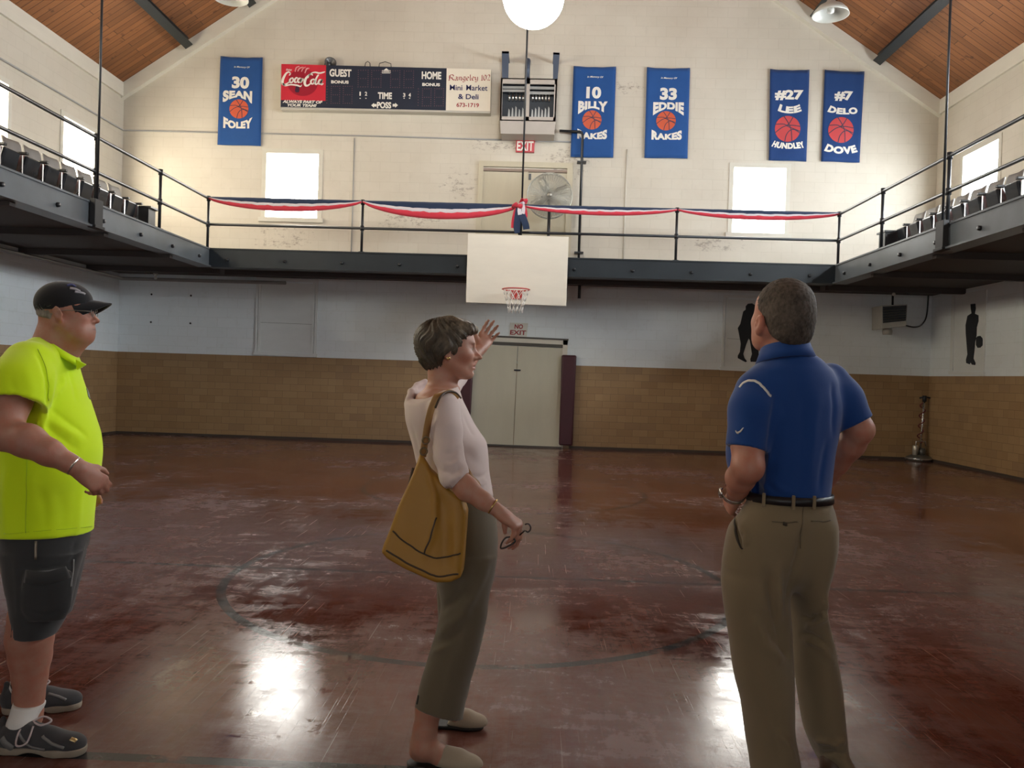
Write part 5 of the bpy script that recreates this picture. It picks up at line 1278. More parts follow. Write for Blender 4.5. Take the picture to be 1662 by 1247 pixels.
def shoe(heel, toe, parent, name, uppermat, solemat, style='sneaker', width=0.100, side=1, step=0.004):
    """shoe on the floor from heel point to toe point; sub-parts sole (and laces)"""
    h, t = np.array([heel[0], heel[1], 0.0]), np.array([toe[0], toe[1], 0.0]); f = t-h; L = np.linalg.norm(f); f /= L; l = np.array([-f[1], f[0], 0])
    G = lambda x, y, z: h+f*x*L+l*y*width+np.array([0, 0, z])
    lo = np.minimum(h, t)-0.08; hi = np.maximum(h, t)+0.08; hi[2] = 0.17; lo[2] = -0.005
    up = Solid(lo, hi, step); fl = (np.array([0, 0, 1.0]), 0.8)
    zb = 0.026 if style != 'mule' else 0.018
    M = np.stack([f, l, np.array([0, 0, 1.0])], 1)
    if style == 'mule':
        up.ell(G(0.66,0,0.034), (0.085,0.041,0.030), M, 0.02); up.ell(G(0.86,0,0.026), (0.052,0.030,0.018), M, 0.03); up.cone(G(0.45,0.0,0.05), G(0.7,0,0.04), 0.036, 0.035, 0.02)
        up.half(G(0.42,0,0.05), -f+np.array([0,0,0.55])); up.half((0,0,zb-0.004), (0,0,-1))
        up.ell(G(0.34,0,0.075), (0.045,0.034,0.045), M, 0.004, 'carve')
    else:
        up.ell(G(0.16,0,0.052), (0.062,0.037,0.050), M, 0.03); up.ell(G(0.45,0,0.050), (0.085,0.040,0.042), M, 0.04); up.ell(G(0.72,0,0.042), (0.082,0.047,0.034), M, 0.04); up.ell(G(0.88,0,0.036), (0.038,0.036,0.024), M, 0.03)
        up.cone(G(0.14,0,0.05), G(0.20,0,0.098), 0.038, 0.040, 0.03); up.cone(G(0.24,0,0.085), G(0.55,0,0.060), 0.034, 0.028, 0.03)
        up.half(G(0.2,0,0.112), np.array([0,0,1.0])-f*0.25); up.half((0,0,zb-0.006), (0,0,-1))
        up.cone(G(0.19,0,0.06), G(0.19,0,0.16), 0.034, 0.034, 0.004, 'carve')
        if style == 'sneaker':
            up.cone(G(0.02,0,0.07), G(0.015,0,0.118), 0.014, 0.010, 0.02)
    u = up.mesh(name, uppermat, parent)
    so = Solid(lo, hi, step)
    outl = [(0.12,0,0.036),(0.30,0.0,0.033),(0.5,0.02*side,0.035),(0.72,0.03*side,0.044),(0.88,0.0,0.036)]
    zt = 0.030 if style == 'sneaker' else 0.016
    so.chain([(G(x, y, 0.02), r+(0.008 if style == 'sneaker' else 0.003)) for x, y, r in outl], 0.01)
    if style == 'mule': so.cone(G(0.10,0,0.02), G(0.16,0,0.02), 0.035, 0.035, 0.0)
    so.half((0,0,zt), (0,0,1)); so.half((0,0,0.001), (0,0,-1))
    if style == 'sneaker': so.ell(G(0.43,0,-0.004), (0.045,0.2,0.016), M, 0.01, 'carve')
    so.mesh('sole', solemat, u, smooth=1)
    return u, G
def mat_skin(name, col, blotch=(1.0,0.72,0.66)):
    t = NT(name); v = t.obj(); n = t.noise(v, 28, 4, 0.6); n2 = t.noise(v, 160, 2)
    a = t.n('Attribute'); a.attribute_name = 'tint'
    base = t.mix(t.ramp(n, 0.35, 0.75), col, tuple(c*b for c, b in zip(col, blotch)))
    base = t.mix(1.0, base, a.outputs['Color'], 'MULTIPLY')
    return t.bsdf(base, 0.48, 0, t.bump(n2, 0.12, 0.0015), 0.4, sss=0.12)
def mat_cloth(name, col, weave=700, rough=0.85, var=0.10, sheen=0.25, tint=False, bump=0.15):
    t = NT(name); v = t.obj(); n = t.noise(v, 7, 5); wv = t.noise(v, weave, 2)
    base = t.mix(n, tuple(c*(1-var) for c in col), tuple(min(1, c*(1+var)) for c in col))
    base = t.mix(t.math('MULTIPLY', wv, 0.25), base, tuple(c*0.75 for c in col))
    if tint:
        a = t.n('Attribute'); a.attribute_name = 'tint'; base = t.mix(1.0, base, a.outputs['Color'], 'MULTIPLY')
    return t.bsdf(base, rough, 0, t.bump(wv, bump, 0.001), 0.2, sheen=sheen)
def mat_hair(name, c0, c1, scale=(40,40,6), rough=0.5):
    t = NT(name); v = t.obj(); n = t.noise(t.mapv(v, scale), 1.0, 5, 0.65); n2 = t.noise(v, 9, 3)
    base = t.mix(t.ramp(t.math('MULTIPLY_ADD', n2, 0.5, t.math('MULTIPLY', n, 0.6)), 0.40, 0.66), c0, c1)
    a = t.n('Attribute'); a.attribute_name = 'tint'; base = t.mix(1.0, base, a.outputs['Color'], 'MULTIPLY')
    nf = t.noise(t.mapv(v, tuple(6*s for s in scale)), 1.0, 3, 0.6)
    return t.bsdf(base, rough, 0, t.bump(t.math('ADD', n, nf), 0.6, 0.003), 0.25)
def to_px(V):
    q = (np.asarray(V)-np.array([0, 0, EYE])) @ M_cam.T
    return np.stack([CX+FPX*q[..., 0]/q[..., 2], CY-FPX*q[..., 1]/q[..., 2]], -1)
def verts_of(o):
    v = np.empty(len(o.data.vertices)*3, np.float32); o.data.vertices.foreach_get('co', v); n = np.empty_like(v); o.data.vertex_normals.foreach_get('vector', n)
    return v.reshape(-1, 3).astype(float), n.reshape(-1, 3).astype(float)
def stick(VN, pts, tol=5.0, n=5):
    """points of a surface under a photo polyline (nearest layer), with normals"""
    V, N = VN; px = to_px(V); out = []
    cs = catmull([np.array(p, float) for p in pts], n) if len(pts) > 2 else [np.array(p, float) for p in np.linspace(pts[0], pts[1], n+1)]
    for c in cs:
        d = np.linalg.norm(px-c, axis=1); m = np.where(d < tol)[0]
        if len(m) == 0: m = np.argsort(d)[:4]
        k = m[np.argmin(V[m] @ np.array([0, 1.0, 0])+d[m]*0.001)]; out.append((V[k], N[k]))
    P_ = np.array([o[0] for o in out]); N_ = np.array([o[1] for o in out])
    if len(P_) > 4: P_[1:-1] = 0.25*P_[:-2]+0.5*P_[1:-1]+0.25*P_[2:]; N_[1:-1] = 0.25*N_[:-2]+0.5*N_[1:-1]+0.25*N_[2:]
    N_ /= np.linalg.norm(N_, axis=1)[:, None]; return P_, N_
def strip(name, VN, pts, w, mat, parent, lift=0.0025, th=0.003, tol=5.0, taper=False, n=5):
    """a raised flat strip lying on a surface along a photo polyline"""
    Q, N = stick(VN, pts, tol, n); mb = MB(); vs = []; m = len(Q)
    for i in range(m):
        t = Q[min(i+1, m-1)]-Q[max(i-1, 0)]; t /= np.linalg.norm(t)+1e-9; s_ = np.cross(N[i], t); s_ /= np.linalg.norm(s_)+1e-9
        ww = w/2*(math.sin(math.pi*(0.08+0.84*i/(m-1))) if taper else 1); b = Q[i]+N[i]*lift
        vs += [b-s_*ww-N[i]*th, b+s_*ww-N[i]*th, b+s_*ww, b-s_*ww]
    fs = [(4*i+j, 4*i+(j+1)%4, 4*i+4+(j+1)%4, 4*i+4+j) for i in range(m-1) for j in range(4)]+[(0,3,2,1), (4*m-4,4*m-3,4*m-2,4*m-1)]
    mb.add(vs, fs, 0, True); return mb.build(name, mat, parent)
def band(name, rows, mat, parent, n=40, th=0.005, close=True, a0=0, a1=2*math.pi):
    """ring of cloth: rows = [(centre, axis1 vector, axis2 vector)], from bottom to top"""
    mb = MB(); vs = []; m = n if close else n+1
    for lay in (0, 1):
        for c, u, v in rows:
            lu, lv = np.linalg.norm(u), np.linalg.norm(v)
            for k in range(m):
                a = a0+(a1-a0)*k/n; vs.append(np.array(c)+np.array(u)*(1-lay*th/lu)*math.cos(a)+np.array(v)*(1-lay*th/lv)*math.sin(a))
    nr = len(rows); K = nr*m; fs = []
    for r_ in range(nr-1):
        for k in range(n):
            l = (k+1)%m; fs += [(r_*m+k, r_*m+l, r_*m+m+l, r_*m+m+k), (K+r_*m+k, K+r_*m+m+k, K+r_*m+m+l, K+r_*m+l)]
    for r_ in (0, nr-1):
        for k in range(n): l = (k+1)%m; fs.append((r_*m+k, r_*m+l, K+r_*m+l, K+r_*m+k))
    if not close:
        for r_ in range(nr-1):
            for k in (0, n): fs.append((r_*m+k, r_*m+m+k, K+r_*m+m+k, K+r_*m+k))
    mb.add(vs, fs, 0, True); return mb.build(name, mat, parent)
def face_tint(c, M, sc, lipc=(0.80,0.52,0.52), cheek=(1.0,0.86,0.82), browc=(0.8,0.75,0.7), extra=None):
    def fn(V):
        q = ((V-c) @ M)/sc; x, y, z = q.T; out = np.ones((len(V), 3))
        near = (np.abs(x) < 0.16) & (np.abs(y) < 0.12) & (np.abs(z) < 0.16)
        def blend(w, col): out[:] = out*(1-w[:, None])+out*np.array(col)*w[:, None]
        g = lambda cx, cy, cz, rx, ry, rz: np.exp(-(((x-cx)/rx)**2+((np.abs(y)-cy)/ry)**2+((z-cz)/rz)**2))*near
        blend(np.clip(g(0.097,0.0,-0.069,0.016,0.020,0.009)*1.6, 0, 1), lipc); blend(g(0.07,0.045,-0.025,0.03,0.022,0.02), cheek); blend(g(0.115,0,-0.03,0.02,0.015,0.015), cheek)
        blend(np.clip(g(0.088,0.034,0.020,0.02,0.019,0.0045)*1.4, 0, 1), browc)
        blend(np.clip(g(0.104,0.0,-0.0695,0.012,0.022,0.0022)*1.5, 0, 1), (0.35,0.25,0.25))
        if extra: extra(q, blend, g)
        return out
    return fn

# =================================================================== the man in the yellow shirt
A = Fig(3.0, 17)
man = empty('person', P(60, 1205, Z=0)*np.array([1,1,0]), 'person in neon yellow shirt, dark cargo shorts and black cap standing at the left edge', 'person')
SKIN_A = mat_skin('ruddy_skin', (0.40,0.205,0.145)); YEL = mat_cloth('neon_yellow_knit', (0.70,0.98,0.008), 500, 0.8, 0.05); SHORT = mat_cloth('charcoal_twill', (0.040,0.041,0.042), 600, 0.85, 0.15)
hc, hM = head_frame(A.p(108, 508, 2.99), 17, 2)
hs = 0.90
S = Solid((-2.15,2.45,0.05), (-1.30,3.35,1.75), 0.010, fz=((1.33,1.75,0.0032),(0.88,1.12,0.005)), fx=((-1.75,-1.42,0.0036),), fy=((2.82,3.16,0.0040),))
T = add_head(S, hc, hM, hs, 1.06, 1.04, 1.15, 1.05, 1.0, 0.35, 1.2)
S.chain([(A.p(98,530), A.r(32)), (A.p(93,556), A.r(32)), (A.p(80,585), A.r(40))], 0.03)
S.cone(T(0.050,0,-0.095), A.p(106,572), 0.040, 0.036, 0.04)
S.loft(A.rows([(565,45,112,.12),(600,12,120,.15),(650,4,132,.16),(720,0,148,.165),(800,4,140,.16),(850,14,130,.12),(910,24,112,.11)]), 0.03)
Yn, Yf = 2.92, 3.12
S.chain([(A.p(68,900,2.96), A.r(38)), (A.p(52,1005,Yn-0.01), A.r(32))], 0.02); S.chain([(A.p(75,900,3.07), A.r(38)), (A.p(62,1000,Yf), A.r(31))], 0.02)
S.chain([(A.p(51,1000,Yn-.01), A.r(34)), (A.p(48,1036,Yn-.01), A.r(34.5)), (A.p(49,1066,Yn), A.r(31)), (A.p(48.5,1100,Yn), A.r(25.5)), (A.p(48,1130,Yn), A.r(21.5)), (A.p(47,1165,Yn), A.r(21))], 0.012)
S.chain([(A.p(60,1000,Yf), A.r(33)), (A.p(52,1050,Yf), A.r(30)), (A.p(44,1100,Yf), A.r(22)), (A.p(40,1135,Yf+.02), A.r(20))], 0.012)
sh, el, wr, hd = A.p(40,598,2.80), A.p(4,704,2.68), A.p(112,752,2.68), A.p(128,761,2.69)
S.chain([(sh, 0.062), (A.p(22,650,2.73), 0.058), (el, 0.056), (A.p(45,716,2.66), 0.056), (A.p(80,735,2.66), 0.044), (wr, 0.031), (hd, 0.030)], 0.018)
dv = A.p(165,789,2.74)-hd
add_hand(S, hd, dv, np.array([0.35,-0.8,0.55]), 1.0, left=False, curl=((35,45,30),(40,50,30),(45,50,30),(50,50,30)), rw=0.029)
S.chain([(A.p(75,595,3.22), 0.06), (A.p(78,690,3.30), 0.052), (A.p(120,770,3.22), 0.034)], 0.02)
add_hand(S, A.p(120,770,3.22), A.f*0.5+np.array([0,0,-0.7]), A.l, 1.0, left=True)
body = S.mesh('body', SKIN_A, man, tint=face_tint(hc, hM, hs, (0.78,0.60,0.58), (1.0,0.80,0.74), (1.05,1.0,0.95)))
eyes(T, hM, man, hs)
# shirt
S = Solid((-2.25,2.45,0.78), (-1.30,3.40,1.62), 0.0058)
S.loft(A.rows([(549,54,90,.085),(556,40,104,.12),(565,26,120,.155),(582,6,131,.20),(604,-4,137,.215),(640,-12,149,.22),(680,-18,163,.222),(706,-20,171.5,.226),(730,-20,174,.228),(762,-19,171,.224),(796,-17,164,.218),(830,-14,160,.213),(880,-12,157,.21)]), 0.03)
S.chain([(A.p(46,592,2.82), 0.085), (A.p(34,622,2.76), 0.094), (A.p(22,690,2.71), 0.098)], 0.045)
S.chain([(A.p(85,592,3.20), 0.08), (A.p(78,690,3.31), 0.085)], 0.04)
a_, b_ = A.p(30,640,2.74), A.p(18,700,2.71); S.cone(A.p(24,664,2.72), A.p(12,720,2.70), 0.081, 0.092, 0.0, 'carve')
tt = b_-a_; 
Dcut = A.p(24,663,2.72)
msk = Solid((-2.25,2.45,0.78), (-1.30,3.40,1.62), 0.0058)
# sleeve mouth: remove what hangs below the hem line of the sleeve, near side only
X_, Y_, Z_ = S.x[:,None,None], S.y[None,:,None], S.z[None,None,:]
def cut_box(S, p, n, centre, rad):
    """cut with a plane, but only inside a ball"""
    X, Y, Z = S.x[:,None,None], S.y[None,:,None], S.z[None,None,:]; n = np.array(n, float)/np.linalg.norm(n)
    pl = (X-p[0])*n[0]+(Y-p[1])*n[1]+(Z-p[2])*n[2]; ball = np.sqrt((X-centre[0])**2+(Y-centre[1])**2+(Z-centre[2])**2)-rad
    S.D = np.maximum(S.D, -np.maximum(-pl, ball)).astype(np.float32)
S.half(A.p(70,868,3.0), np.array([0.05,-0.10,-1.0]))
hem = A.p(24,664,2.72)
def sleeve_cut(S, a, b, hem_t, rad, gate):
    """trim a sleeve running a->b at hem_t along it, keeping the torso (gate: function of X,Y,Z true where the sleeve is)"""
    X, Y, Z = S.x[:,None,None], S.y[None,:,None], S.z[None,None,:]; d = (b-a)/np.linalg.norm(b-a); p = a+(b-a)*hem_t
    pl = (X-p[0])*d[0]+(Y-p[1])*d[1]+(Z-p[2])*d[2]
    S.D = np.where(gate(X, Y, Z), np.maximum(S.D, pl), S.D).astype(np.float32)
tb = A.rows([(735,-21,174,.230)])[0]
def outside(row, grow=0.0, side=0, lmin=0.13):
    z, cx, cy, a, b, ph = row
    def g(X, Y, Z):
        dx, dy = X-cx, Y-cy; f = dx*math.cos(ph)+dy*math.sin(ph); l = -dx*math.sin(ph)+dy*math.cos(ph)
        return (((l/(a+grow))**2+(f/(b+grow))**2+0*Z) > 1) & ((l*side > lmin)+0*Z > 0)
    return g
sleeve_cut(S, A.p(46,592,2.82), A.p(22,690,2.71), 0.72, 0.1, outside(tb, 0.006, -1)); sleeve_cut(S, A.p(85,592,3.20), A.p(78,690,3.31), 0.72, 0.1, outside(tb, 0.006, 1))
fl = [([A.p(62,570),A.p(76,600),A.p(81,630),A.p(80,660)], .010, -.009), ([A.p(92,602),A.p(88,640),A.p(86,668)], .014, .008), ([A.p(108,612),A.p(100,630),A.p(92,642)], .012, .007), ([A.p(116,600),A.p(122,625),A.p(128,650)], .012, -.004),
      ([A.p(84,662),A.p(112,680),A.p(142,704)], .012, -.007), ([A.p(80,676),A.p(110,697),A.p(140,718)], .014, .007), ([A.p(78,690),A.p(105,712),A.p(130,728)], .012, -.006), ([A.p(74,704),A.p(100,724),A.p(118,734)], .012, .006),
      ([A.p(50,770),A.p(52,800),A.p(50,860)], .020, .006), ([A.p(100,800),A.p(106,830),A.p(104,862)], .024, -.006), ([A.p(136,792),A.p(132,830),A.p(130,862)], .020, .005), ([A.p(10,760),A.p(6,800),A.p(4,860)], .02, .008), ([A.p(70,800),A.p(78,835),A.p(76,862)], .016, -.004),
      ([A.p(20,610),A.p(28,640),A.p(26,658)], .014, -.004), ([A.p(46,600),A.p(54,630),A.p(52,656)], .016, .004)]
shirt = S.mesh('shirt', YEL, man, fold=lambda V, n: folds(fl, V, n)+0.0022*ripple(V, 9, 1))
VN = verts_of(shirt)
strip('side_seam', VN, [(44,745),(43,800),(43,866)], 0.0028, mat_cloth('yellow_seam', (0.50,0.76,0.01)), shirt, 0.0018)
strip('hem_stitch', VN, [(2,868),(60,862),(120,858),(154,855)], 0.002, mat_cloth('yellow_seam', (0.50,0.76,0.01)), shirt, 0.0018)
strip('sleeve_seam', VN, [(64,563),(76,590),(81,620),(82,652)], 0.0025, mat_cloth('yellow_seam', (0.50,0.76,0.01)), shirt, 0.0018)
strip('chest_badge', VN, [(146,632),(149,646)], 0.022, plain('grey_badge', (0.30,0.34,0.30), 0.5), shirt, 0.003)
cB, cF = A.p(66,545,3.0), A.p(130,590,2.99); cc = (cB+cF)/2; ax = (cF-cB)/2
band('collar', [(cc+np.array([0,0,-.012]), ax*1.10, A.l*0.092), (cc+np.array([0,0,.006]), ax*1.02, A.l*0.084), (cc+np.array([0,0,.016]), ax*0.93, A.l*0.076)], YEL, man)
mb = MB(); p0, p1, p2 = A.p(122,583,2.93), A.p(139,592,2.94), A.p(124,601,2.93); mb.prism([p0, p1, p2], (0.0,0.012,0.0)); mb.build('collar_tip', YEL, man, bevel=0.003)
# shorts
S = Solid((-2.1,2.68,0.38), (-1.32,3.42,0.98), 0.006)
S.loft(A.rows([(850,-4,153,.19),(880,0,150,.195),(915,4,138,.195),(945,8,128,.185)]), 0.03)
S.loft(A.rows([(895,-2,141,.105,2.925),(930,3,131,.115,2.92),(955,7,126,.115,2.91),(980,11,121,.113,2.91),(1005,14,111,.11,2.905),(1029,15,96,.105,2.90)]), 0.02)
S.loft(A.rows([(895,10,146,.105,3.10),(950,14,132,.112,3.12),(985,18,124,.11,3.13),(1028,18,110,.10,3.13)]), 0.02)
S.half(A.p(50,1028,2.9), np.array([-0.35,0,-1.0]))
S.chain([(A.p(49,1016,2.90), A.r(36)), (A.p(48,1045,2.90), A.r(37))], 0, 'carve'); S.chain([(A.p(60,1012,3.13), A.r(35)), (A.p(56,1045,3.13), A.r(36))], 0, 'carve')
S.loft(A.rows([(926,36,120,.03,2.83),(950,34,120,.035,2.82),(985,34,116,.035,2.82),(1006,42,106,.028,2.825)]), 0.010)     # cargo pocket
fl = [([A.p(128,880,2.86),A.p(120,915,2.84),A.p(112,935,2.82)], .014, -.006), ([A.p(38,930,2.8),A.p(80,936,2.78),A.p(114,926,2.81)], .008, .006), ([A.p(36,918,2.8),A.p(80,920,2.78),A.p(120,915,2.8)], .007, -.004), ([A.p(20,905,2.8),A.p(26,950,2.8),A.p(26,1000,2.8)], .014, .006), ([A.p(46,998,2.8),A.p(80,1002,2.78),A.p(106,992,2.8)], .01, -.005)]
sh_ = S.mesh('shorts', SHORT, man, fold=lambda V, n: folds(fl, V, n)+0.003*ripple(V, 11, 3))
VN = verts_of(sh_)
strip('pocket_flap', VN, [(38,934),(78,939),(115,929)], 0.045, SHORT, sh_, 0.004); strip('piping', VN, [(123,908),(122,928),(119,952)], 0.005, plain('grey_piping', (0.25,0.25,0.25), 0.6), sh_, 0.003)
strip('zip_tag', VN, [(59,878),(60,908)], 0.008, plain('zip_tag_metal', (0.30,0.26,0.20), 0.4, 0.7), sh_, 0.004)
# socks and trainers
SOCK = mat_cloth('white_sock_knit', (0.72,0.70,0.66), 400, 0.9)
TR = mat_cloth('dark_trainer_mesh', (0.055,0.055,0.058), 300, 0.7, 0.5); TRS = plain('worn_grey_sole', (0.30,0.25,0.19), 0.7, 0, 0.2, 20)
n0, n1 = P(2,1219,Z=0), P(136,1224,Z=0); f0, f1 = P(8,1157,Z=0), P(128,1149,Z=0)
for hl, to, nm in ((n0, n1, 0), (f0, f1, 1)):
    u, G = shoe(hl, to, man, 'shoe', TR, TRS, 'sneaker', 0.10)
    UV = verts_of(u)
    if nm == 0:
        strip('overlay', UV, [(30,1190),(48,1212),(72,1221)], 0.010, plain('grey_overlay', (0.20,0.195,0.185), 0.5), u, 0.003, tol=6); strip('overlay', UV, [(70,1190),(84,1206),(104,1214)], 0.010, plain('grey_overlay', (0.20,0.195,0.185), 0.5), u, 0.003, tol=6)
        strip('toe_badge', UV, [(116,1194),(127,1199)], 0.014, plain('gold_reflector', (0.55,0.40,0.18), 0.3, 0.6), u, 0.003, tol=6); strip('heel_cup', UV, [(2,1196),(10,1208),(22,1216)], 0.026, plain('grey_overlay', (0.20,0.195,0.185), 0.5), u, 0.003, tol=6)
    else:
        strip('overlay', UV, [(82,1122),(98,1126),(110,1132)], 0.010, plain('grey_overlay', (0.20,0.195,0.185), 0.5), u, 0.003, tol=6)
    S2 = Solid(np.minimum(hl, to)-0.1+np.array([0,0,0.03]), np.array([*(np.maximum(hl, to)[:2]+0.1), 0.26]), 0.005)
    ank = A.p(48,1140,Yn) if nm == 0 else A.p(42,1105,Yf)
    S2.chain([(G(0.25,0,0.07), 0.038), (G(0.22,0,0.10), 0.043), (ank, A.r(23.5))], 0.01); S2.half(ank, (0.1,0,1)); S2.mesh('sock', SOCK, man)
    for a_, b_, w_ in ((0.30,0.64,0.006),):
        mb = MB()
        for k in range(4): x = 0.36+0.075*k; mb.tube([G(x,-0.24,0.088-0.010*k), G(x+0.03,0,0.104-0.013*k), G(x+0.045,0.24,0.086-0.010*k)], 0.0038, 6)
        mb.tube(catmull([G(0.36,0,0.112), G(0.30,-0.40,0.095), G(0.30,-0.58,0.050), G(0.42,-0.56,0.060), G(0.42,-0.2,0.104)], 5), 0.0036, 6)
        mb.tube(catmull([G(0.37,0,0.112), G(0.46,0.22,0.122), G(0.58,0.1,0.112), G(0.50,-0.12,0.104), G(0.38,0,0.110)], 5), 0.0036, 6)
        mb.build('laces', plain('pale_laces', (0.55,0.47,0.47), 0.8), u)
# wrist band
dw = (hd-A.p(80,735,2.66)); dw /= np.linalg.norm(dw); u_ = np.cross(dw, [0,0,1]); u_ /= np.linalg.norm(u_); v_ = np.cross(dw, u_); wc = A.p(118,755.5,2.685)
band('wrist_band', [(wc-dw*0.007, u_*0.0355, v_*0.0345), (wc+dw*0.007, u_*0.0355, v_*0.0345)], plain('silver_band', (0.65,0.60,0.52), 0.25, 0.9), man, 28, 0.003)
# cap, grey hair and glasses
CAPM = mat_cloth('black_cap_twill', (0.013,0.013,0.015), 500, 0.8)
TL = lambda x, y, z: hc+hM @ (np.array([x, y*1.04, z])*hs)
S = Solid(hc-0.19, hc+0.19, 0.0042)
S.ell(TL(-0.014,0,0.040), np.array([0.1085,0.085,0.093])*hs, hM, 0.0); S.ell(TL(0.010,0,0.050), np.array([0.088,0.080,0.068])*hs, hM, 0.02)
S.ell(TL(-0.014,0,0.028), np.array([0.102,0.079,0.084])*hs, hM, 0.004, 'carve')
S.half(TL(0.05,0,0.028), hM @ np.array([0.30,0,-1.0])); cap = S.mesh('cap', CAPM, man, smooth=2)
mb = MB(); vs = []; nu, nv = 16, 8
for lay in (0, 1):
    for i in range(nu+1):
        a = -1.12+2.24*i/nu
        for j in range(nv+1):
            t = j/nv; rx = 0.082+0.0*t+(0.092*t)*max(0, math.cos(a*1.12))**0.6; x = rx*math.cos(a)*0.98+0.004; y = 0.083*math.sin(a)*(1-0.10*t)
            z = 0.058-0.014*t-0.060*(y/0.08)**2*(0.5+0.9*t)-(0.0045 if lay else 0); vs.append(TL(x, y, z))
K = (nu+1)*(nv+1); fs = []
for i in range(nu):
    for j in range(nv): a = i*(nv+1)+j; fs += [(a, a+1, a+nv+2, a+nv+1), (K+a, K+a+nv+1, K+a+nv+2, K+a+1)]
rim = [j for j in range(nv+1)]+[i*(nv+1)+nv for i in range(1, nu+1)]+[nu*(nv+1)+j for j in range(nv-1, -1, -1)]+[i*(nv+1) for i in range(nu-1, 0, -1)]
fs += [(rim[i], K+rim[i], K+rim[(i+1)%len(rim)], rim[(i+1)%len(rim)]) for i in range(len(rim))]
mb.add(vs, fs, 0, True); mb.build('brim', CAPM, cap)
VN = verts_of(cap); GREYT = plain('grey_stitching', (0.34,0.34,0.36), 0.7); BLUT = plain('blue_stitching', (0.05,0.06,0.18), 0.7)
strip('stitched_badge', VN, [(110,461),(117,460),(124,463)], 0.010, BLUT, cap, 0.003, tol=3); strip('stitched_badge', VN, [(115,466),(124,468),(132,472)], 0.011, GREYT, cap, 0.003, tol=3); strip('stitched_badge', VN, [(124,473),(133,474),(139,476)], 0.008, GREYT, cap, 0.003, tol=3)
HAIR_A = mat_hair('grey_short_hair', (0.13,0.105,0.085), (0.30,0.26,0.22), (60,60,20))
S = Solid(hc-0.17, hc+0.17, 0.0042)
S.ell(TL(-0.016,0,0.020), np.array([0.098,0.0765,0.086])*hs, hM, 0.0); S.ell(TL(-0.055,0,-0.035), np.array([0.054,0.064,0.052])*hs, hM, 0.02)
S.half(TL(0.022,0,0), hM @ np.array([1.0,0,-0.15])); S.half(TL(0,0,-0.046), hM @ np.array([-0.30,0,-1.0]), 0.006); S.half(TL(0,0,0.06), hM @ np.array([0,0,1.0]))
for s in (1, -1): S.ell(TL(-0.002,s*0.085,-0.018), np.array([0.026,0.03,0.036])*hs, hM, 0.004, 'carve')
S.mesh('hair', HAIR_A, man, fold=lambda V, n: 0.0012*ripple(V, 90, 2))
GL = NT('spectacle_lens'); _g = GL.n('MixShader'); _tr = GL.n('BsdfTransparent'); _gl = GL.n('BsdfGlossy'); _gl.inputs['Roughness'].default_value = 0.05; _g.inputs[0].default_value = 0.10; GL.t.links.new(_tr.outputs[0], _g.inputs[1]); GL.t.links.new(_gl.outputs[0], _g.inputs[2]); GL.t.links.new(_g.outputs[0], GL.out.inputs[0]); WIRE = plain('thin_metal_frame', (0.35,0.32,0.28), 0.3, 0.9)
gl_ = empty('spectacles', (0,0,0)); bpy.data.objects.remove(gl_)
mb = MB(); lens = MB()
for s in (1, -1):
    ring = [TL(0.108-0.45*(yy*yy)*4, s*0.033+yy, 0.0+zz) for yy, zz in [(0.023*math.cos(a), 0.017*math.sin(a)) for a in [2*math.pi*k/24 for k in range(24)]]]
    mb.tube(ring, 0.0013, 6, closed=True); n = len(ring); off = hM @ np.array([0.0012,0,0]); lens.add([r_ for r_ in ring]+[r_+off for r_ in ring], [tuple(range(n)), tuple(range(2*n-1, n-1, -1))]+[(i, (i+1)%n, n+(i+1)%n, n+i) for i in range(n)])
    mb.tube([TL(0.104,s*0.056,0.004), TL(0.088,s*0.072,0.004), TL(0.02,s*0.080,0.006), TL(-0.012,s*0.082,0.002)], 0.0014, 6)
mb.tube([TL(0.110,0.010,0.004), TL(0.116,0,0.006), TL(0.110,-0.010,0.004)], 0.0013, 6)
sp = mb.build('spectacles', WIRE, man); lens.build('lens', GL.m, sp)

# =================================================================== the woman
B = Fig(2.97, 9)
wom = empty('person', P(700, 1235, Z=0)*np.array([1,1,0]), 'person in pale pink top and olive trousers with yellow shoulder bag, pointing', 'person')
SKIN_B = mat_skin('tanned_skin', (0.44,0.245,0.175)); TOP = mat_cloth('pale_pink_knit', (0.66,0.54,0.50), 500, 0.85, 0.04); TROU = mat_cloth('olive_brown_twill', (0.135,0.108,0.070), 600, 0.85, 0.08)
hc, hM = head_frame(B.p(729, 566, 2.97), 6, 1); hs = 0.945
S = Solid((-0.75,2.55,0.02), (0.15,3.75,1.72), 0.010, fz=((1.26,1.70,0.0032),(0.70,0.98,0.0042),(0.02,0.30,0.006)), fx=((-0.36,-0.02,0.0036),(-0.06,0.1,0.0042)), fy=((2.60,2.76,0.0048),(2.85,3.09,0.0040),(3.36,3.66,0.0042)))
T = add_head(S, hc, hM, hs, 1.0, 0.92, 1.35, 1.10, 0.9, 0.0, 1.15)
S.chain([(B.p(714,588), B.r(21)), (B.p(717,610), B.r(20.5)), (B.p(717,634), B.r(24))], 0.02)
S.cone(T(0.030,0,-0.085), B.p(728,630), 0.018, 0.016, 0.02)
S.loft(B.rows([(630,693,745,.10),(645,674,748,.155),(665,672,750,.145),(700,676,764,.14),(740,686,776,.13),(790,696,786,.125),(840,708,790,.125),(890,720,786,.11)]), 0.03)
Yn, Yf = 2.885, 3.06
S.chain([(B.p(754,900,2.93), B.r(28)), (B.p(737,1040,Yn-.01), B.r(23)), (B.p(716,1110,Yn-.02), B.r(26)), (B.p(696,1150,Yn-.02), B.r(20)), (B.p(690,1185,Yn-.02), B.r(18.5)), (B.p(687,1212,Yn-.02), B.r(20))], 0.015)
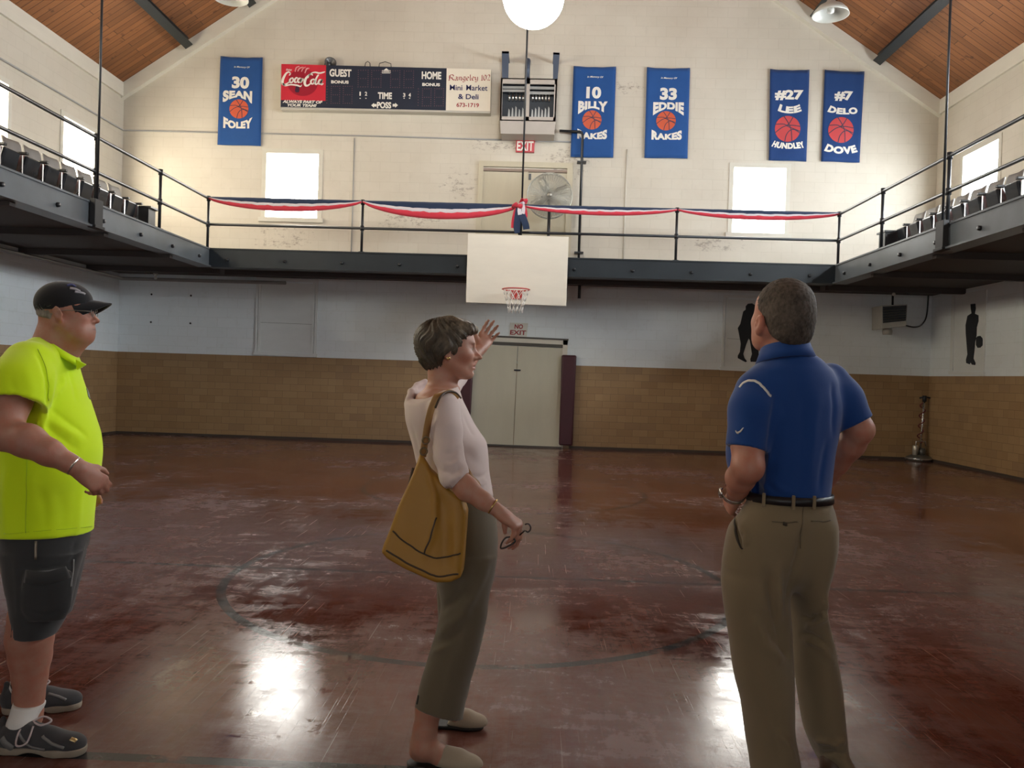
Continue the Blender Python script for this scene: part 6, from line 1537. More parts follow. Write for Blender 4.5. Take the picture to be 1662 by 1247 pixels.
S.chain([(B.p(757,900,3.02), B.r(28)), (B.p(745,1040,Yf), B.r(22)), (B.p(735,1100,Yf), B.r(19)), (B.p(730,1140,Yf), B.r(17))], 0.015)
nh, nt = P(664,1243,Z=0), P(776,1252,Z=0); fh, ft = P(700,1178,Z=0), P(780,1183,Z=0)
nh[2] = nt[2] = fh[2] = ft[2] = 0
S.chain([(B.p(687,1208,Yn-.02), 0.040), (nh*0.80+nt*0.20+np.array([0,0,0.058]), 0.034), (nh*0.88+nt*0.12+np.array([0,0,0.052]), 0.030)], 0.02)
S.chain([(B.p(687,1208,Yn-.02), 0.038), (nh*0.55+nt*0.45+np.array([0,0,0.045]), 0.034), (nh*0.25+nt*0.75+np.array([0,0,0.028]), 0.022)], 0.02)
S.chain([(B.p(730,1140,Yf), 0.036), (fh*0.5+ft*0.5+np.array([0,0,0.05]), 0.032), (fh*0.2+ft*0.8+np.array([0,0,0.028]), 0.020)], 0.02)
rs, re, rw = B.p(722,664,2.80), B.p(738,772,2.70), B.p(808,829,2.66)
S.chain([(rs, 0.042), (B.p(728,715,2.74), 0.040), (re, 0.039), (B.p(758,794,2.68), 0.039), (B.p(785,814,2.665), 0.029), (rw, 0.0225)], 0.015)
G1, tips = add_hand(S, rw, B.p(846,858,2.66)-rw, np.array([0.55,-0.25,0.8]), 0.93, left=False, curl=((48,30,15),(50,28,15),(55,28,15),(58,28,15)), rw=0.0225, thumb=[(0.020,0.020,-0.008),(0.040,0.034,-0.026),(0.058,0.036,-0.048),(0.072,0.034,-0.066)])
ls, le, lw = B.p(712,650,3.14), B.p(738,610,3.36), B.p(779,567,3.52)
S.chain([(ls, 0.045), (le, 0.040), (lw*0.5+le*0.5, 0.034), (lw, 0.025)], 0.015)
G2, tips2 = add_hand(S, lw, B.p(797,533,3.60)-lw, np.array([-0.35,0.75,-0.2]), 0.84, left=True, curl=((15,35,20),(10,32,18),(14,34,18),(20,38,18)), spread=1.25, thumb=[(0.020,0.024,-0.006),(0.042,0.050,-0.012),(0.062,0.068,-0.014),(0.082,0.080,-0.014)], rw=0.026)
wbody = S.mesh('body', SKIN_B, wom, tint=face_tint(hc, hM, hs, (0.80,0.50,0.52), (1.0,0.82,0.80), (0.62,0.55,0.5)))
eyes(T, hM, wom, hs)
TL = lambda x, y, z: hc+hM @ (np.array([x, y, z])*hs)
# hair
HAIR_B = mat_hair('grey_blonde_hair', (0.018,0.014,0.010), (0.30,0.24,0.175), (38,60,16), 0.42)
S = Solid(hc-0.19, hc+0.19, 0.0040)
S.ell(TL(-0.012,0,0.034), np.array([0.114,0.090,0.092])*hs, hM, 0.0); S.ell(TL(-0.058,0,0.016), np.array([0.072,0.082,0.070])*hs, hM, 0.03); S.ell(TL(-0.055,0,-0.038), np.array([0.055,0.068,0.052])*hs, hM, 0.03)
S.ell(TL(0.055,0,0.076), np.array([0.058,0.066,0.034])*hs, hM, 0.02)
for s in (1, -1): S.ell(TL(-0.012,s*0.072,0.0), np.array([0.046,0.022,0.045])*hs, hM, 0.02)
S.ell(TL(0.112,0,-0.028), np.array([0.086,0.16,0.092])*hs, hM, 0.010, 'carve')
for s in (1, -1): S.ell(TL(0.012,s*0.095,-0.050), np.array([0.032,0.036,0.030])*hs, hM, 0.008, 'carve')
S.half(TL(-0.03,0,-0.080), hM @ np.array([0.55,0,-1.0]), 0.01)
def strands(V, n):
    q = ((V-hc) @ hM)/hs; x, y, z = q.T; a = np.arctan2(y, x+0.035); r_ = np.hypot(y, x+0.035)
    e = a*7+z*26+2.2*np.sin(z*30+a*2)
    return (0.0040*np.sin(e*1.7)+0.0026*np.sin(e*4.3+z*40)+0.0014*np.sin(e*9.1+x*50))*np.clip(r_/0.05, 0.2, 1)
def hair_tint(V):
    x, y, z = (((V-hc) @ hM)/hs).T; k = np.clip(0.55+6.0*x+2.2*z, 0.35, 1.5); return np.stack([k, k*0.99, k*0.97], 1)  # front lighter for grey temples; top lighter is window rim light in the colour
hairB = S.mesh('hair', HAIR_B, wom, fold=strands, tint=hair_tint)
# top
S = Solid((-0.70,2.55,0.98), (0.10,3.50,1.46), 0.0052)
S.loft(B.rows([(626,688,744,.105),(636,672,748,.145),(648,660,752,.175),(665,657,760,.185),(684,658,769,.185),(700,662,779,.182),(717,667,790,.18),(740,673,793.5,.17),(766,679,795,.165),(785,684,798,.168),(806,686,801,.172)]), 0.02)
S.chain([(B.p(720,662,2.80), 0.057), (B.p(724,700,2.755), 0.055), (B.p(728,738,2.725), 0.052), (B.p(737,771,2.70), 0.049), (B.p(752,789,2.685), 0.042)], 0.016)
S.chain([(ls, 0.058), (le, 0.052), (lw*0.55+le*0.45, 0.044)], 0.02)
a0, a1 = B.p(738,772,2.70), B.p(785,814,2.665); dd = (a1-a0)/np.linalg.norm(a1-a0); hemp = B.p(744.5,788.5,2.69)
tb = B.rows([(770,680,795,.165)])[0]
sleeve_cut(S, a0, a1, float(np.dot(hemp-a0, dd)/np.linalg.norm(a1-a0)), 0.1, lambda X, Y, Z: (Y < 2.80)+0*X > 0)
S.chain([(hemp-dd*0.010, 0.0365), (hemp+dd*0.05, 0.0375)], 0, 'carve')
sleeve_cut(S, le, lw, 0.5, 0.1, lambda X, Y, Z: (Y > 3.30)+0*X > 0)
S.loft(B.rows([(600,686,741,.125),(624,680,741,.135),(634,674,739,.132),(645,669,734,.115),(662,676,722,.07)]), 0.008, 'carve')
q0, q1, q2 = B.p(722,637,2.80), B.p(660,647,2.97), B.p(690,620,3.12); nq = np.cross(q1-q0, q2-q0); nq *= np.sign(nq[2]); S.half(q0, nq, 0.004)
S.chain([(B.p(663,648,2.93), 0.011), (B.p(667,636,3.00), 0.011), (B.p(677,626,3.07), 0.011), (B.p(690,620,3.11), 0.012)], 0.012); S.chain([(B.p(664,656,2.95), 0.014), (B.p(668,645,3.02), 0.014), (B.p(680,636,3.09), 0.014), (B.p(694,632,3.12), 0.016)], 0.015)
S.half(B.p(740,802,2.97), np.array([0,0,-1.0]))
fl = [([B.p(700,668,2.74),B.p(696,700,2.78),B.p(697,735,2.8)], .014, -.009),
      ([B.p(704,726,2.67),B.p(726,733,2.66),B.p(749,726,2.68)], .010, -.006), ([B.p(706,744,2.67),B.p(728,752,2.65),B.p(750,745,2.67)], .010, .007), ([B.p(711,762,2.66),B.p(732,766,2.64),B.p(752,757,2.66)], .009, -.007), ([B.p(722,785,2.65),B.p(738,778,2.64),B.p(752,768,2.66)], .009, .005),
      ([B.p(756,672,2.80),B.p(764,690,2.80),B.p(772,705,2.83)], .014, -.004), ([B.p(764,778,2.82),B.p(778,786,2.85),B.p(794,782,2.9)], .008, .006), ([B.p(760,768,2.82),B.p(780,774,2.85),B.p(794,768,2.9)], .008, -.005), ([B.p(664,690,2.85),B.p(672,725,2.85),B.p(680,755,2.86)], .016, -.006), ([B.p(755,732,2.8),B.p(775,748,2.82),B.p(790,752,2.88)], .02, -.004)]
topm = S.mesh('top', TOP, wom, fold=lambda V, n: 1.3*folds(fl, V, n)+0.0016*ripple(V, 12, 5))
VN = verts_of(topm)
# trousers
S = Solid((-0.70,2.66,0.14), (0.10,3.32,1.04), 0.0058)
S.loft(B.rows([(798,688,799,.165),(815,690,804,.172),(840,692,807,.178),(872,695,809,.180),(906,700,806.5,.175),(937,707,802,.15),(960,714,795,.10)]), 0.02)
S.loft(B.rows([(900,698,806,.10,2.89),(941,708,800,.102,2.89),(984,715,793,.100,2.885),(1021,709,786,.099,2.88),(1065,695.5,775.5,.098,2.875),(1117,679.5,761.5,.095,2.87),(1145,673.5,755,.094,2.865),(1175,668,750,.094,2.862)]), 0.02)
S.loft(B.rows([(900,708,802,.098,3.06),(960,709,795,.10,3.06),(1021,712,785,.095,3.06),(1080,712,770,.088,3.06),(1135,708,757,.082,3.06)]), 0.02)
S.half(B.p(713,1158,2.86), np.array([-0.22,-0.25,-1.0]))
S.chain([(B.p(716,1130,2.865), 0.070), (B.p(708,1170,2.865), 0.075)], 0, 'carve'); S.chain([(B.p(732,1120,3.06), 0.045), (B.p(731,1150,3.06), 0.048)], 0, 'carve')
fl = [([B.p(716,1020,2.80),B.p(745,1000,2.78),B.p(775,960,2.79),B.p(795,915,2.82)], .022, .010), ([B.p(702,1040,2.80),B.p(730,1035,2.78),B.p(755,1012,2.78)], .016, -.007), ([B.p(712,990,2.80),B.p(735,975,2.78),B.p(760,940,2.79)], .016, -.008), ([B.p(698,1060,2.80),B.p(725,1048,2.78)], .014, .006),
      ([B.p(740,1060,2.78),B.p(722,1110,2.77),B.p(715,1155,2.77)], .02, .004), ([B.p(770,900,2.8),B.p(775,960,2.79),B.p(768,1040,2.79)], .03, -.004)]
trw = S.mesh('trousers', TROU, wom, fold=lambda V, n: 1.7*folds(fl, V, n)+0.0022*ripple(V, 8, 9))
strip('hem_slit', verts_of(trw), [(675,1128),(673,1142)], 0.006, plain('dark_slit', (0.02,0.018,0.015), 0.8), trw, 0.003)
MULE = mat_cloth('woven_beige_leather', (0.40,0.33,0.24), 220, 0.6, 0.12, bump=0.5); MSO = plain('black_mule_sole', (0.015,0.014,0.013), 0.5)
shoe(nh, nt, wom, 'shoe', MULE, MSO, 'mule', 0.09); shoe(fh, ft, wom, 'shoe', MULE, MSO, 'mule', 0.09)
# bracelet on the hanging arm
dw = rw-B.p(785,814,2.665); dw /= np.linalg.norm(dw); u_ = np.cross(dw, [0,0,1]); u_ /= np.linalg.norm(u_); v_ = np.cross(dw, u_)
band('bracelet', [(B.p(800,822,2.662)-dw*0.002, u_*0.030, v_*0.028), (B.p(800,822,2.662)+dw*0.003, u_*0.030, v_*0.028)], plain('gold_bracelet', (0.55,0.40,0.16), 0.25, 0.9), wom, 28, 0.003)
mb = MB(); mb.lathe([(0,0.004),(0.005,0.003),(0.007,0)], TL(-0.002,-0.088,-0.040), hM @ np.array([0.2,-1,0]), 12); mb.build('earring', plain('gold_bracelet', (0.55,0.40,0.16), 0.25, 0.9), wom)

# yellow shoulder bag (a thing of its own)
LEA = NT('mustard_leather'); _v = LEA.obj(); _n = LEA.noise(_v, 5, 4); LEATHER = LEA.bsdf(LEA.mix(_n, (0.33,0.165,0.022), (0.43,0.225,0.032)), 0.5, 0, LEA.bump(LEA.noise(_v, 180, 2), 0.2, 0.0015), 0.4)
LEAD = plain('dark_leather_edge', (0.055,0.032,0.014), 0.5); TAN = plain('tan_strap_leather', (0.36,0.19,0.06), 0.5, 0, 0.1)
BYc = 2.755
bag = empty('shoulder_bag', B.p(690,935,BYc), 'mustard yellow leather shoulder bag hanging from the arm of the woman', 'bag')
outl = [(684,733),(672,766),(658,800),(648,826),(638,853),(628,878),(625,890),(634,900),(664,917),(696,931),(712,937),(735,937),(751,930),(754,905),(757,862),(759,828),(752,806),(730,790),(700,760)]
pol = np.array([[q[0], q[2]] for q in (B.p(x, y, BYc) for x, y in outl)])
S = Solid((pol[:,0].min()-0.05, BYc-0.12, pol[:,1].min()-0.05), (pol[:,0].max()+0.05, BYc+0.12, pol[:,1].max()+0.05), 0.0050)
def poly_sd(X, Z, pts):
    d = np.full(np.broadcast(X, Z).shape, 9.0); ins = np.zeros(d.shape, bool)
    for (x0, z0), (x1, z1) in zip(pts, np.roll(pts, -1, 0)):
        ex, ez = x1-x0, z1-z0; t = np.clip(((X-x0)*ex+(Z-z0)*ez)/(ex*ex+ez*ez), 0, 1); d = np.minimum(d, np.hypot(X-x0-t*ex, Z-z0-t*ez))
        c = ((z0 > Z) != (z1 > Z)) & (X < (x1-x0)*(Z-z0)/((z1-z0) if z1 != z0 else 1e-9)+x0); ins ^= c
    return np.where(ins, -d, d)
zt_, zb_ = pol[:,1].max(), pol[:,1].min()
def bagfn(X, Y, Z):
    d2 = poly_sd(X[:, 0, :], Z[0], pol)[:, None, :]; k = np.clip((zt_-Z)/(zt_-zb_), 0, 1)
    h = 0.022+0.050*k**0.8; yc = BYc-0.012+0.022*(k-0.5)*0; r_ = 0.016
    a, b = d2+r_, np.abs(Y-yc)-h+r_
    return np.hypot(np.maximum(a, 0), np.maximum(b, 0))+np.minimum(np.maximum(a, b), 0)-r_
S.D = bagfn(S.x[:,None,None], S.y[None,:,None], S.z[None,None,:]).astype(np.float32)
yn = BYc-0.06
fl = [([B.p(692,745,yn),B.p(706,790,yn),B.p(709,850,yn),B.p(690,900,yn)], .012, .010), ([B.p(722,800,yn),B.p(724,860,yn),B.p(722,920,yn)], .022, -.012), ([B.p(700,760,yn),B.p(714,800,yn),B.p(716,850,yn)], .010, -.008), ([B.p(742,815,yn),B.p(741,870,yn),B.p(740,920,yn)], .014, .006), ([B.p(666,800,yn),B.p(655,850,yn),B.p(648,890,yn)], .03, .006)]
bb = S.mesh('bag_body', LEATHER, bag, fold=lambda V, n: folds(fl, V, n)+0.0015*ripple(V, 14, 4))
VN = verts_of(bb)
strip('seam', VN, [(638,862),(660,882),(685,897),(705,905),(730,902),(752,898)], 0.005, LEAD, bb, 0.003); strip('seam', VN, [(708,840),(698,872),(687,897)], 0.005, LEAD, bb, 0.003)
strip('bottom_edge', VN, [(627,893),(660,914),(696,930),(712,935),(748,931)], 0.006, LEAD, bb, 0.002, tol=6)
sp_ = [B.p(686,742,2.74), B.p(689,722,2.735), B.p(694,690,2.725), B.p(700,664,2.715), B.p(709,645,2.725), B.p(720,637.5,2.765), B.p(733,639,2.80), B.p(742,648,2.845)]
def strap(name, pts, w, mat, parent, side=(0.75,0.6,0.25)):
    mb = MB(); cs = catmull(pts, 6); vs = []; m = len(cs)
    for i, c in enumerate(cs):
        t = cs[min(i+1,m-1)]-cs[max(i-1,0)]; t = t/(np.linalg.norm(t)+1e-9); s_ = np.array(side); s_ = s_-t*np.dot(s_,t); s_ = s_/np.linalg.norm(s_)*w/2; nn_ = np.cross(t, s_); nn_ = nn_/np.linalg.norm(nn_)*0.0022
        vs += [c-s_-nn_, c+s_-nn_, c+s_+nn_, c-s_+nn_]
    fs = [(4*i+j, 4*i+(j+1)%4, 4*i+4+(j+1)%4, 4*i+4+j) for i in range(m-1) for j in range(4)]+[(0,3,2,1), (4*m-4,4*m-3,4*m-2,4*m-1)]
    mb.add(vs, fs, 0, True); return mb.build(name, mat, parent)
st_ = strap('shoulder_strap', sp_, 0.026, TAN, bag)
strap('strap_edge', [p+np.array([0.014,-0.006,0.004]) for p in sp_[3:]], 0.006, LEAD, st_)
strap('front_strap', [B.p(742,742,2.71), B.p(750,752,2.72), B.p(762,772,2.70), B.p(774,786,2.72), B.p(777,795,2.74), B.p(768,800,2.74), B.p(757,812,2.74)], 0.022, TAN, bag, (0.5,0.3,0.8))
for x, y in ((687.5,733),(691,715)):
    mb = MB(); c = B.p(x, y, 2.72); mb.tube([c+np.array([0.012*math.cos(a), 0.004*math.sin(a), 0.012*math.sin(a)]) for a in [2*math.pi*k/16 for k in range(16)]], 0.0028, 6, closed=True); mb.build('ring', plain('dark_brass', (0.20,0.15,0.09), 0.3, 0.9), bag)
strap('tassel', [B.p(672,760,2.74), B.p(668,778,2.73), B.p(664,793,2.73)], 0.016, LEAD, bag)

# spectacles held in her hanging hand
GF = plain('dark_spectacle_frame', (0.012,0.010,0.010), 0.25)
gs = empty('held_spectacles', B.p(832,880,2.62), 'dark framed spectacles dangling from the lowered hand of the woman', 'glasses')
hh = lambda x, y, dy=0.0: B.p(790+x*0.0802, 810+y*0.0802, 2.645+dy)
mb = MB(); mb.tube(catmull([hh(470,770), hh(380,790), hh(310,880), hh(280,990,.0), hh(330,1000), hh(430,960), hh(560,880), hh(560,820), hh(470,770)], 5), 0.0028, 6)
mb.tube(catmull([hh(770,520,.0), hh(840,505,.0), hh(885,560,.0), hh(880,630,.0), hh(830,670,.0), hh(780,640)], 5), 0.0026, 6)
mb.tube(catmull([hh(560,830,.01), hh(660,740,.02), hh(770,640,.01)], 5), 0.0026, 6)
mb.build('frame', GF, gs)
rg = catmull([hh(460,785,.002), hh(385,805,.002), hh(325,885,.002), hh(300,975,.002), hh(340,985,.002), hh(430,945,.002), hh(545,875,.002), hh(540,825,.002), hh(470,785,.002)], 3)[:-1]; n = len(rg); off = np.array([0,0.0012,0])
mb = MB(); mb.add(list(rg)+[r_+off for r_ in rg], [tuple(range(n)), tuple(range(2*n-1, n-1, -1))]+[(i, (i+1)%n, n+(i+1)%n, n+i) for i in range(n)]); mb.build('lens', GL.m, gs)

# =================================================================== the man in the blue polo shirt
D_ = Fig(2.90, 105)
pol_ = empty('person', P(1270, 1262, Z=0)*np.array([1,1,0]), 'person in blue polo shirt and khaki trousers seen from behind, hands on hips', 'person')
SKIN_C = mat_skin('pink_skin', (0.46,0.235,0.165)); POLO = mat_cloth('royal_blue_knit', (0.008,0.050,0.215), 450, 0.75, 0.05); KHA = mat_cloth('khaki_twill', (0.215,0.165,0.098), 600, 0.85, 0.06)
hc, hM = head_frame(D_.p(1270, 513, 2.90), 109, 4); hs = 1.085
S = Solid((0.55,2.35,0.02), (1.52,3.45,1.90), 0.010, fz=((1.48,1.88,0.0040),(0.92,1.12,0.0045)), fx=((0.80,1.14,0.0045),(0.62,0.80,0.0045)), fy=((2.74,3.06,0.0048),))
T = add_head(S, hc, hM, hs, 1.06, 1.0, 1.0, 1.0, 1.0, 0.3, 1.0, (0.006, -0.022))
S.chain([(D_.p(1274,545), 0.068), (D_.p(1279,570), 0.070), (D_.p(1284,595), 0.085)], 0.03)
S.loft(D_.rows([(580,1250,1322,.08),(610,1222,1346,.10),(660,1220,1360,.115),(720,1222,1354,.115),(800,1232,1336,.09),(850,1226,1332,.085),(900,1226,1326,.08)], 'a'), 0.03)
Yl, Yr = 2.87, 2.96
S.chain([(D_.p(1240,900,Yl), 0.065), (D_.p(1237,1060,Yl), 0.06), (D_.p(1245,1180,Yl), 0.06), (D_.p(1256,1255,Yl), 0.038)], 0.02); S.chain([(D_.p(1318,900,2.92), 0.05), (D_.p(1323,1050,2.95), 0.045), (D_.p(1335,1170,Yr), 0.05), (D_.p(1352,1240,Yr), 0.038)], 0.02)
ls, le, lw = D_.p(1224,645,2.85), D_.p(1214,758,2.77), D_.p(1193,803,2.93)
S.chain([(ls, 0.062), (D_.p(1214,720,2.80), 0.056), (le, 0.053), (le*0.6+lw*0.4+np.array([-0.008,0,0]), 0.049), (le*0.25+lw*0.75, 0.036), (lw, 0.030)], 0.02)
S.ell(D_.p(1223,757,2.745), (0.024,0.022,0.024), None, 0.02)
add_hand(S, lw, D_.p(1181,826,3.02)-lw, np.array([-0.75,-0.55,0.25]), 1.05, left=True, curl=((30,35,20),(32,35,20),(35,35,20),(38,35,20)), rw=0.030)
rs, re, rw = D_.p(1350,622,2.98), D_.p(1397,698,2.93), D_.p(1345,776,3.10)
S.chain([(rs, 0.062), (re*0.6+rs*0.4, 0.056), (re, 0.046), (re*0.7+rw*0.3, 0.049), (re*0.3+rw*0.7, 0.037), (rw, 0.029)], 0.018)
add_hand(S, rw, D_.p(1318,800,3.14)-rw, np.array([0.5,0.6,0.4]), 1.05, left=False, curl=((30,35,20),(32,35,20),(35,35,20),(38,35,20)), rw=0.029)
body = S.mesh('body', SKIN_C, pol_, tint=face_tint(hc, hM, hs, extra=lambda q, blend, g: blend(g(-0.012,0.085,-0.025,0.03,0.02,0.04), (1.0,0.80,0.78))))
eyes(T, hM, pol_, hs)
TL = lambda x, y, z: hc+hM @ (np.array([x, y*1.06, z])*hs)
HAIR_C = mat_hair('short_brown_grey_hair', (0.035,0.027,0.021), (0.12,0.095,0.075), (90,90,60), 0.7)
S = Solid(hc-0.20, hc+0.20, 0.0042)
S.ell(TL(-0.014,0,0.032), np.array([0.1055,0.086,0.0925])*hs, hM, 0.0); S.ell(TL(-0.046,0,-0.020), np.array([0.072,0.076,0.080])*hs, hM, 0.03); S.ell(TL(-0.062,0,-0.062), np.array([0.042,0.058,0.040])*hs, hM, 0.03)
S.half(TL(0.052,0,0.05), hM @ np.array([1.0,0,-0.55]), 0.01)
for s in (1, -1): S.ell(TL(0.016,s*0.085,-0.050), np.array([0.034,0.030,0.062])*hs, hM, 0.006, 'carve')
S.half(TL(-0.07,0,-0.088), hM @ np.array([0.55,0,-1.0]), 0.008)
S.mesh('hair', HAIR_C, pol_, fold=lambda V, n: 0.0014*ripple(V, 110, 2)+0.001*ripple(V, 210, 5))
# polo shirt
S = Solid((0.55,2.40,0.95), (1.52,3.35,1.66), 0.0056)
S.loft(D_.rows([(573,1256,1316,.080),(581,1240,1331,.098),(592,1228,1343,.105),(602,1219,1352,.113),(625,1210,1361,.125),(660,1213,1366,.132),(700,1215,1361,.130),(740,1215,1354,.125),(775,1217,1350,.120),(798,1220,1347.5,.118),(812,1220,1346,.116)], 'a'), 0.03)
S.ell(D_.p(1236,735,3.02), (0.13,0.12,0.17), None, 0.05)
S.chain([(D_.p(1226,636,2.86), 0.072), (D_.p(1222,665,2.83), 0.078), (D_.p(1212,735,2.80), 0.073)], 0.035)
S.chain([(D_.p(1346,620,2.97), 0.070), (D_.p(1366,650,2.95), 0.072), (D_.p(1396,702,2.93), 0.066)], 0.035)
tb = D_.rows([(700,1215,1361,.130)], 'a')[0]
a0, a1 = D_.p(1222,660,2.83), D_.p(1212,740,2.80); sleeve_cut(S, a0, a1+np.array([-0.012,0,0]), 0.86, 0.1, lambda X, Y, Z: ((X < D_.p(1247,700,2.80)[0]) & (Y < 2.895))+0*Z > 0)
S.chain([(a0*0.25+a1*0.75, 0.060), (a1*1.4-a0*0.4, 0.062)], 0, 'carve') if False else None
a0, a1 = D_.p(1366,650,2.95), D_.p(1396,702,2.93); sleeve_cut(S, a0, a1, 0.74, 0.1, lambda X, Y, Z: (X > D_.p(1357.5,700,2.94)[0])+0*Y+0*Z > 0)
S.half(D_.p(1285,806,2.9), np.array([0.0,0,-1.0]))
fl = [([D_.p(1262,640,2.76),D_.p(1258,680,2.74),D_.p(1250,730,2.75)], .014, -.010), ([D_.p(1354,625,2.84),D_.p(1358,660,2.84),D_.p(1356,705,2.85)], .014, -.008), ([D_.p(1290,600,2.78),D_.p(1296,660,2.75),D_.p(1298,740,2.76)], .030, -.006),
      ([D_.p(1270,660,2.75),D_.p(1268,720,2.75),D_.p(1262,790,2.77)], .022, .007), ([D_.p(1330,640,2.78),D_.p(1322,710,2.77),D_.p(1316,780,2.78)], .022, .006), ([D_.p(1310,640,2.77),D_.p(1308,720,2.76),D_.p(1300,795,2.77)], .018, -.005), ([D_.p(1345,720,2.82),D_.p(1338,760,2.81),D_.p(1334,798,2.81)], .014, -.006),
      ([D_.p(1250,780,2.79),D_.p(1262,795,2.78),D_.p(1282,800,2.78)], .014, .007), ([D_.p(1222,770,2.84),D_.p(1238,790,2.80),D_.p(1250,802,2.79)], .012, .006), ([D_.p(1240,600,2.79),D_.p(1262,596,2.78),D_.p(1285,592,2.78)], .02, .003)]
polo = S.mesh('polo_shirt', POLO, pol_, fold=lambda V, n: folds(fl, V, n)+0.0016*ripple(V, 10, 7))
VN = verts_of(polo)
strip('shoulder_piping', VN, [(1197,627),(1206,618),(1218,615),(1230,619),(1242,629),(1253,642)], 0.009, plain('white_piping', (0.66,0.65,0.62), 0.7), polo, 0.0015, tol=4)
strip('sleeve_mark', VN, [(1192.5,699),(1195,703),(1199,700.5),(1206,694)], 0.0060, plain('white_piping', (0.66,0.65,0.62), 0.7), polo, 0.003, tol=3, taper=True)
cB, cF = D_.p(1300,556,2.815), D_.p(1250,575,2.985); cc = (cB+cF)/2; ax = (cF-cB)/2; sd = np.cross(ax/np.linalg.norm(ax), [0,0,1.0]); sd /= np.linalg.norm(sd)
band('collar', [(cc+np.array([0.004,0,-.050]), ax*1.22, sd*0.105), (cc+np.array([0.002,0,-.020]), ax*1.10, sd*0.092), (cc+np.array([0,0,.006]), ax*1.0, sd*0.083), (cc+np.array([0,0,.010]), ax*0.95, sd*0.078)], POLO, pol_)
# trousers
S = Solid((0.62,2.62,0.03), (1.36,3.32,1.08), 0.0060)
S.loft(D_.rows([(806,1214,1348,.119),(814,1212,1349,.122),(832,1203,1355,.132),(861,1186,1359,.138),(882,1182,1358,.136),(915,1178,1351,.125),(935,1190,1335,.105),(955,1210,1315,.06)], 'a'), 0.02)
S.loft(D_.rows([(832,1206,1262,.09,2.90),(860,1183,1280,.122,2.90),(905,1174,1282,.125,2.89),(945,1170,1282,.12,2.88),(980,1173,1282,.112,2.875),(1015,1179,1285,.105,2.87),(1079,1188,1288,.10,2.865),(1105,1193,1289,.098,2.865),(1140,1201,1289,.097,2.865),(1190,1208,1291,.097,2.865),(1226,1214,1298,.10,2.865),(1262,1218,1305,.10,2.865)], 'a'), 0.025)
S.loft(D_.rows([(828,1285,1338,.09,2.905),(850,1270,1357,.126,2.905),(880,1268,1358,.132,2.905),(915,1268,1353,.128,2.91),(943,1269,1346,.122,2.92),(965,1272,1341,.116,2.93),(993,1277,1344,.11,2.94),(1044,1284,1356,.102,2.95),(1105,1289.5,1366,.097,2.96),(1144,1295,1370.5,.095,2.96),(1187,1303,1375,.095,2.96),(1219,1314,1380,.098,2.96),(1236,1322,1389,.10,2.96),(1262,1328,1390,.10,2.96)], 'a'), 0.035)
S.half((0,0,0.045), (0,0,-1))
fl = [([D_.p(1305,860,2.80),D_.p(1300,900,2.80),D_.p(1288,940,2.80),D_.p(1282,970,2.80)], .014, -.008), ([D_.p(1268,920,2.76),D_.p(1266,960,2.76),D_.p(1270,1010,2.77)], .016, .012), ([D_.p(1250,930,2.76),D_.p(1262,1000,2.76),D_.p(1280,1060,2.77)], .020, -.012), ([D_.p(1222,1010,2.75),D_.p(1246,1045,2.75),D_.p(1276,1072,2.77)], .018, .008), ([D_.p(1232,1000,2.75),D_.p(1260,1040,2.75),D_.p(1284,1062,2.78)], .014, -.008),
      ([D_.p(1344,975,2.86),D_.p(1334,1005,2.85),D_.p(1306,1020,2.85)], .012, .011), ([D_.p(1340,990,2.86),D_.p(1320,1005,2.85),D_.p(1302,1005,2.85)], .009, -.010), ([D_.p(1302,1040,2.85),D_.p(1330,1050,2.84),D_.p(1356,1075,2.86)], .014, .009), ([D_.p(1296,1030,2.85),D_.p(1320,1036,2.84),D_.p(1350,1058,2.86)], .010, -.009),
      ([D_.p(1262,1190,2.76),D_.p(1280,1205,2.77),D_.p(1295,1230,2.78)], .012, .008), ([D_.p(1240,1140,2.76),D_.p(1255,1180,2.76),D_.p(1262,1240,2.76)], .02, -.006), ([D_.p(1322,1205,2.86),D_.p(1350,1208,2.86),D_.p(1375,1200,2.88)], .012, .009), ([D_.p(1330,1225,2.86),D_.p(1355,1226,2.86),D_.p(1382,1222,2.88)], .010, -.007), ([D_.p(1225,880,2.77),D_.p(1240,930,2.75),D_.p(1236,1000,2.75)], .03, .005),
      ([D_.p(1190,842,2.84),D_.p(1193,864,2.82),D_.p(1201,890,2.80)], .007, -.009), ([D_.p(1200,850,2.8),D_.p(1208,868,2.79),D_.p(1204,885,2.79)], .012, .006)]
kh = S.mesh('trousers', KHA, pol_, fold=lambda V, n: 1.9*folds(fl, V, n)+0.0020*ripple(V, 9, 11))
VN = verts_of(kh)
DS = plain('dark_pocket_edge', (0.035,0.028,0.02), 0.8)
strip('pocket_slit', VN, [(1190,838),(1192,856),(1197,875),(1203,892)], 0.010, DS, kh, 0.0015, tol=4, taper=True)
strip('back_pocket_welt', VN, [(1252,846),(1275,848),(1296,846)], 0.004, mat_cloth('khaki_seam', (0.13,0.10,0.06)), kh, 0.002); strip('pocket_button', VN, [(1271,850),(1277,850)], 0.012, DS, kh, 0.004)
strip('seat_seam', VN, [(1304,815),(1303,850),(1298,890)], 0.003, mat_cloth('khaki_seam', (0.13,0.10,0.06)), kh, 0.002); strip('back_pocket_welt', VN, [(1318,846),(1336,845),(1352,842)], 0.004, mat_cloth('khaki_seam', (0.13,0.10,0.06)), kh, 0.002)
BELT = plain('black_leather_belt', (0.012,0.011,0.012), 0.4)
r1, r2 = D_.rows([(813,1214,1349.5,.126)], 'a')[0], D_.rows([(800,1217,1349,.123)], 'a')[0]
def ringrow(r_, g=0.007): z, cx, cy, a, b, ph = r_; return (np.array([cx, cy, z]), np.array([-math.sin(ph), math.cos(ph), 0])*(a+g), np.array([math.cos(ph), math.sin(ph), 0])*(b+g))
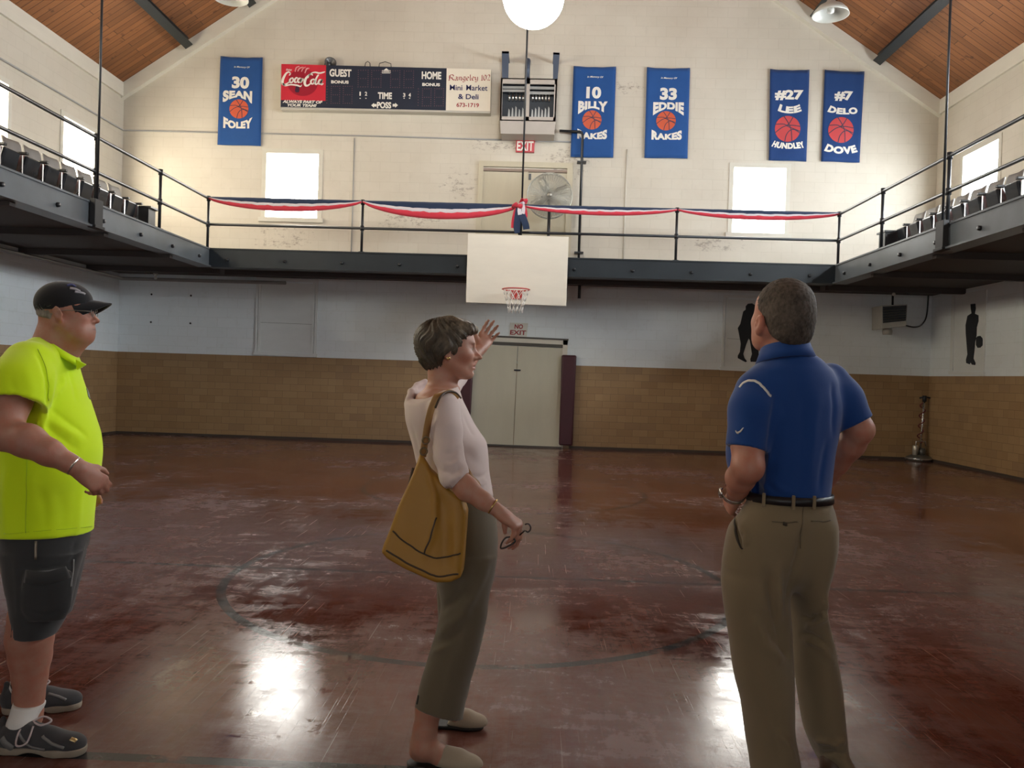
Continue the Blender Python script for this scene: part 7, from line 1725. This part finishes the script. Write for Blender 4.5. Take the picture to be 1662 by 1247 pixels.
band('belt', [ringrow(r1), ringrow(r2)], BELT, pol_, 48, 0.006)
for x in (1287, 1322, 1238):
    c0, c1 = D_.p(x,795,2.7), D_.p(x,818,2.7); z, cx, cy, a, b, ph = r1; best = None
    aa = np.linspace(0, 2*math.pi, 400); ring = np.stack([cx-math.sin(ph)*(a+.008)*np.cos(aa)+math.cos(ph)*(b+.008)*np.sin(aa), cy+math.cos(ph)*(a+.008)*np.cos(aa)+math.sin(ph)*(b+.008)*np.sin(aa), np.full(400, z)], 1)
    pxr = to_px(ring); kk = [i for i in range(400) if abs(pxr[i, 0]-x) < 1.2]; kk = min(kk, key=lambda i: ring[i, 1]) if kk else 0
    g0 = ring[kk]; mb = MB(); mb.cbox(g0+np.array([0,-0.002,0.014]), (0.0055,0.004,0.024)); mb.build('belt_loop', KHA, pol_, bevel=0.002)
# watch on the left wrist
dw = D_.p(1181,826,3.02)-lw; dw = lw-le; dw /= np.linalg.norm(dw); u_ = np.cross(dw, [0,0,1.0]); u_ /= np.linalg.norm(u_); v_ = np.cross(dw, u_); wc = lw-dw*0.008+np.array([-0.006,0,0])
wb = band('watch', [(wc-dw*0.009, u_*0.044, v_*0.041), (wc+dw*0.009, u_*0.044, v_*0.041)], plain('steel_watch_band', (0.50,0.47,0.44), 0.25, 0.95), pol_, 32, 0.003)
mb = MB(); mb.lathe([(0,0.010),(0.017,0.010),(0.019,0.006),(0.019,0),(0,0)], wc-u_*0.043, -u_, 24); mb.build('watch_case', plain('steel_watch_band', (0.50,0.47,0.44), 0.25, 0.95), wb)
# shoes (mostly below the frame)
BRN = plain('brown_shoe_leather', (0.075,0.042,0.025), 0.4); BSO = plain('black_mule_sole', (0.015,0.014,0.013), 0.5)
for c, aa in ((D_.p(1262,1255,2.865), 80), (D_.p(1352,1245,2.96), 70)):
    dvec = np.array([math.cos(R(aa)), math.sin(R(aa)), 0]); h0 = np.array([c[0], c[1], 0])-dvec*0.075; shoe(h0, h0+dvec*0.30, pol_, 'shoe', BRN, BSO, 'loafer', 0.10)
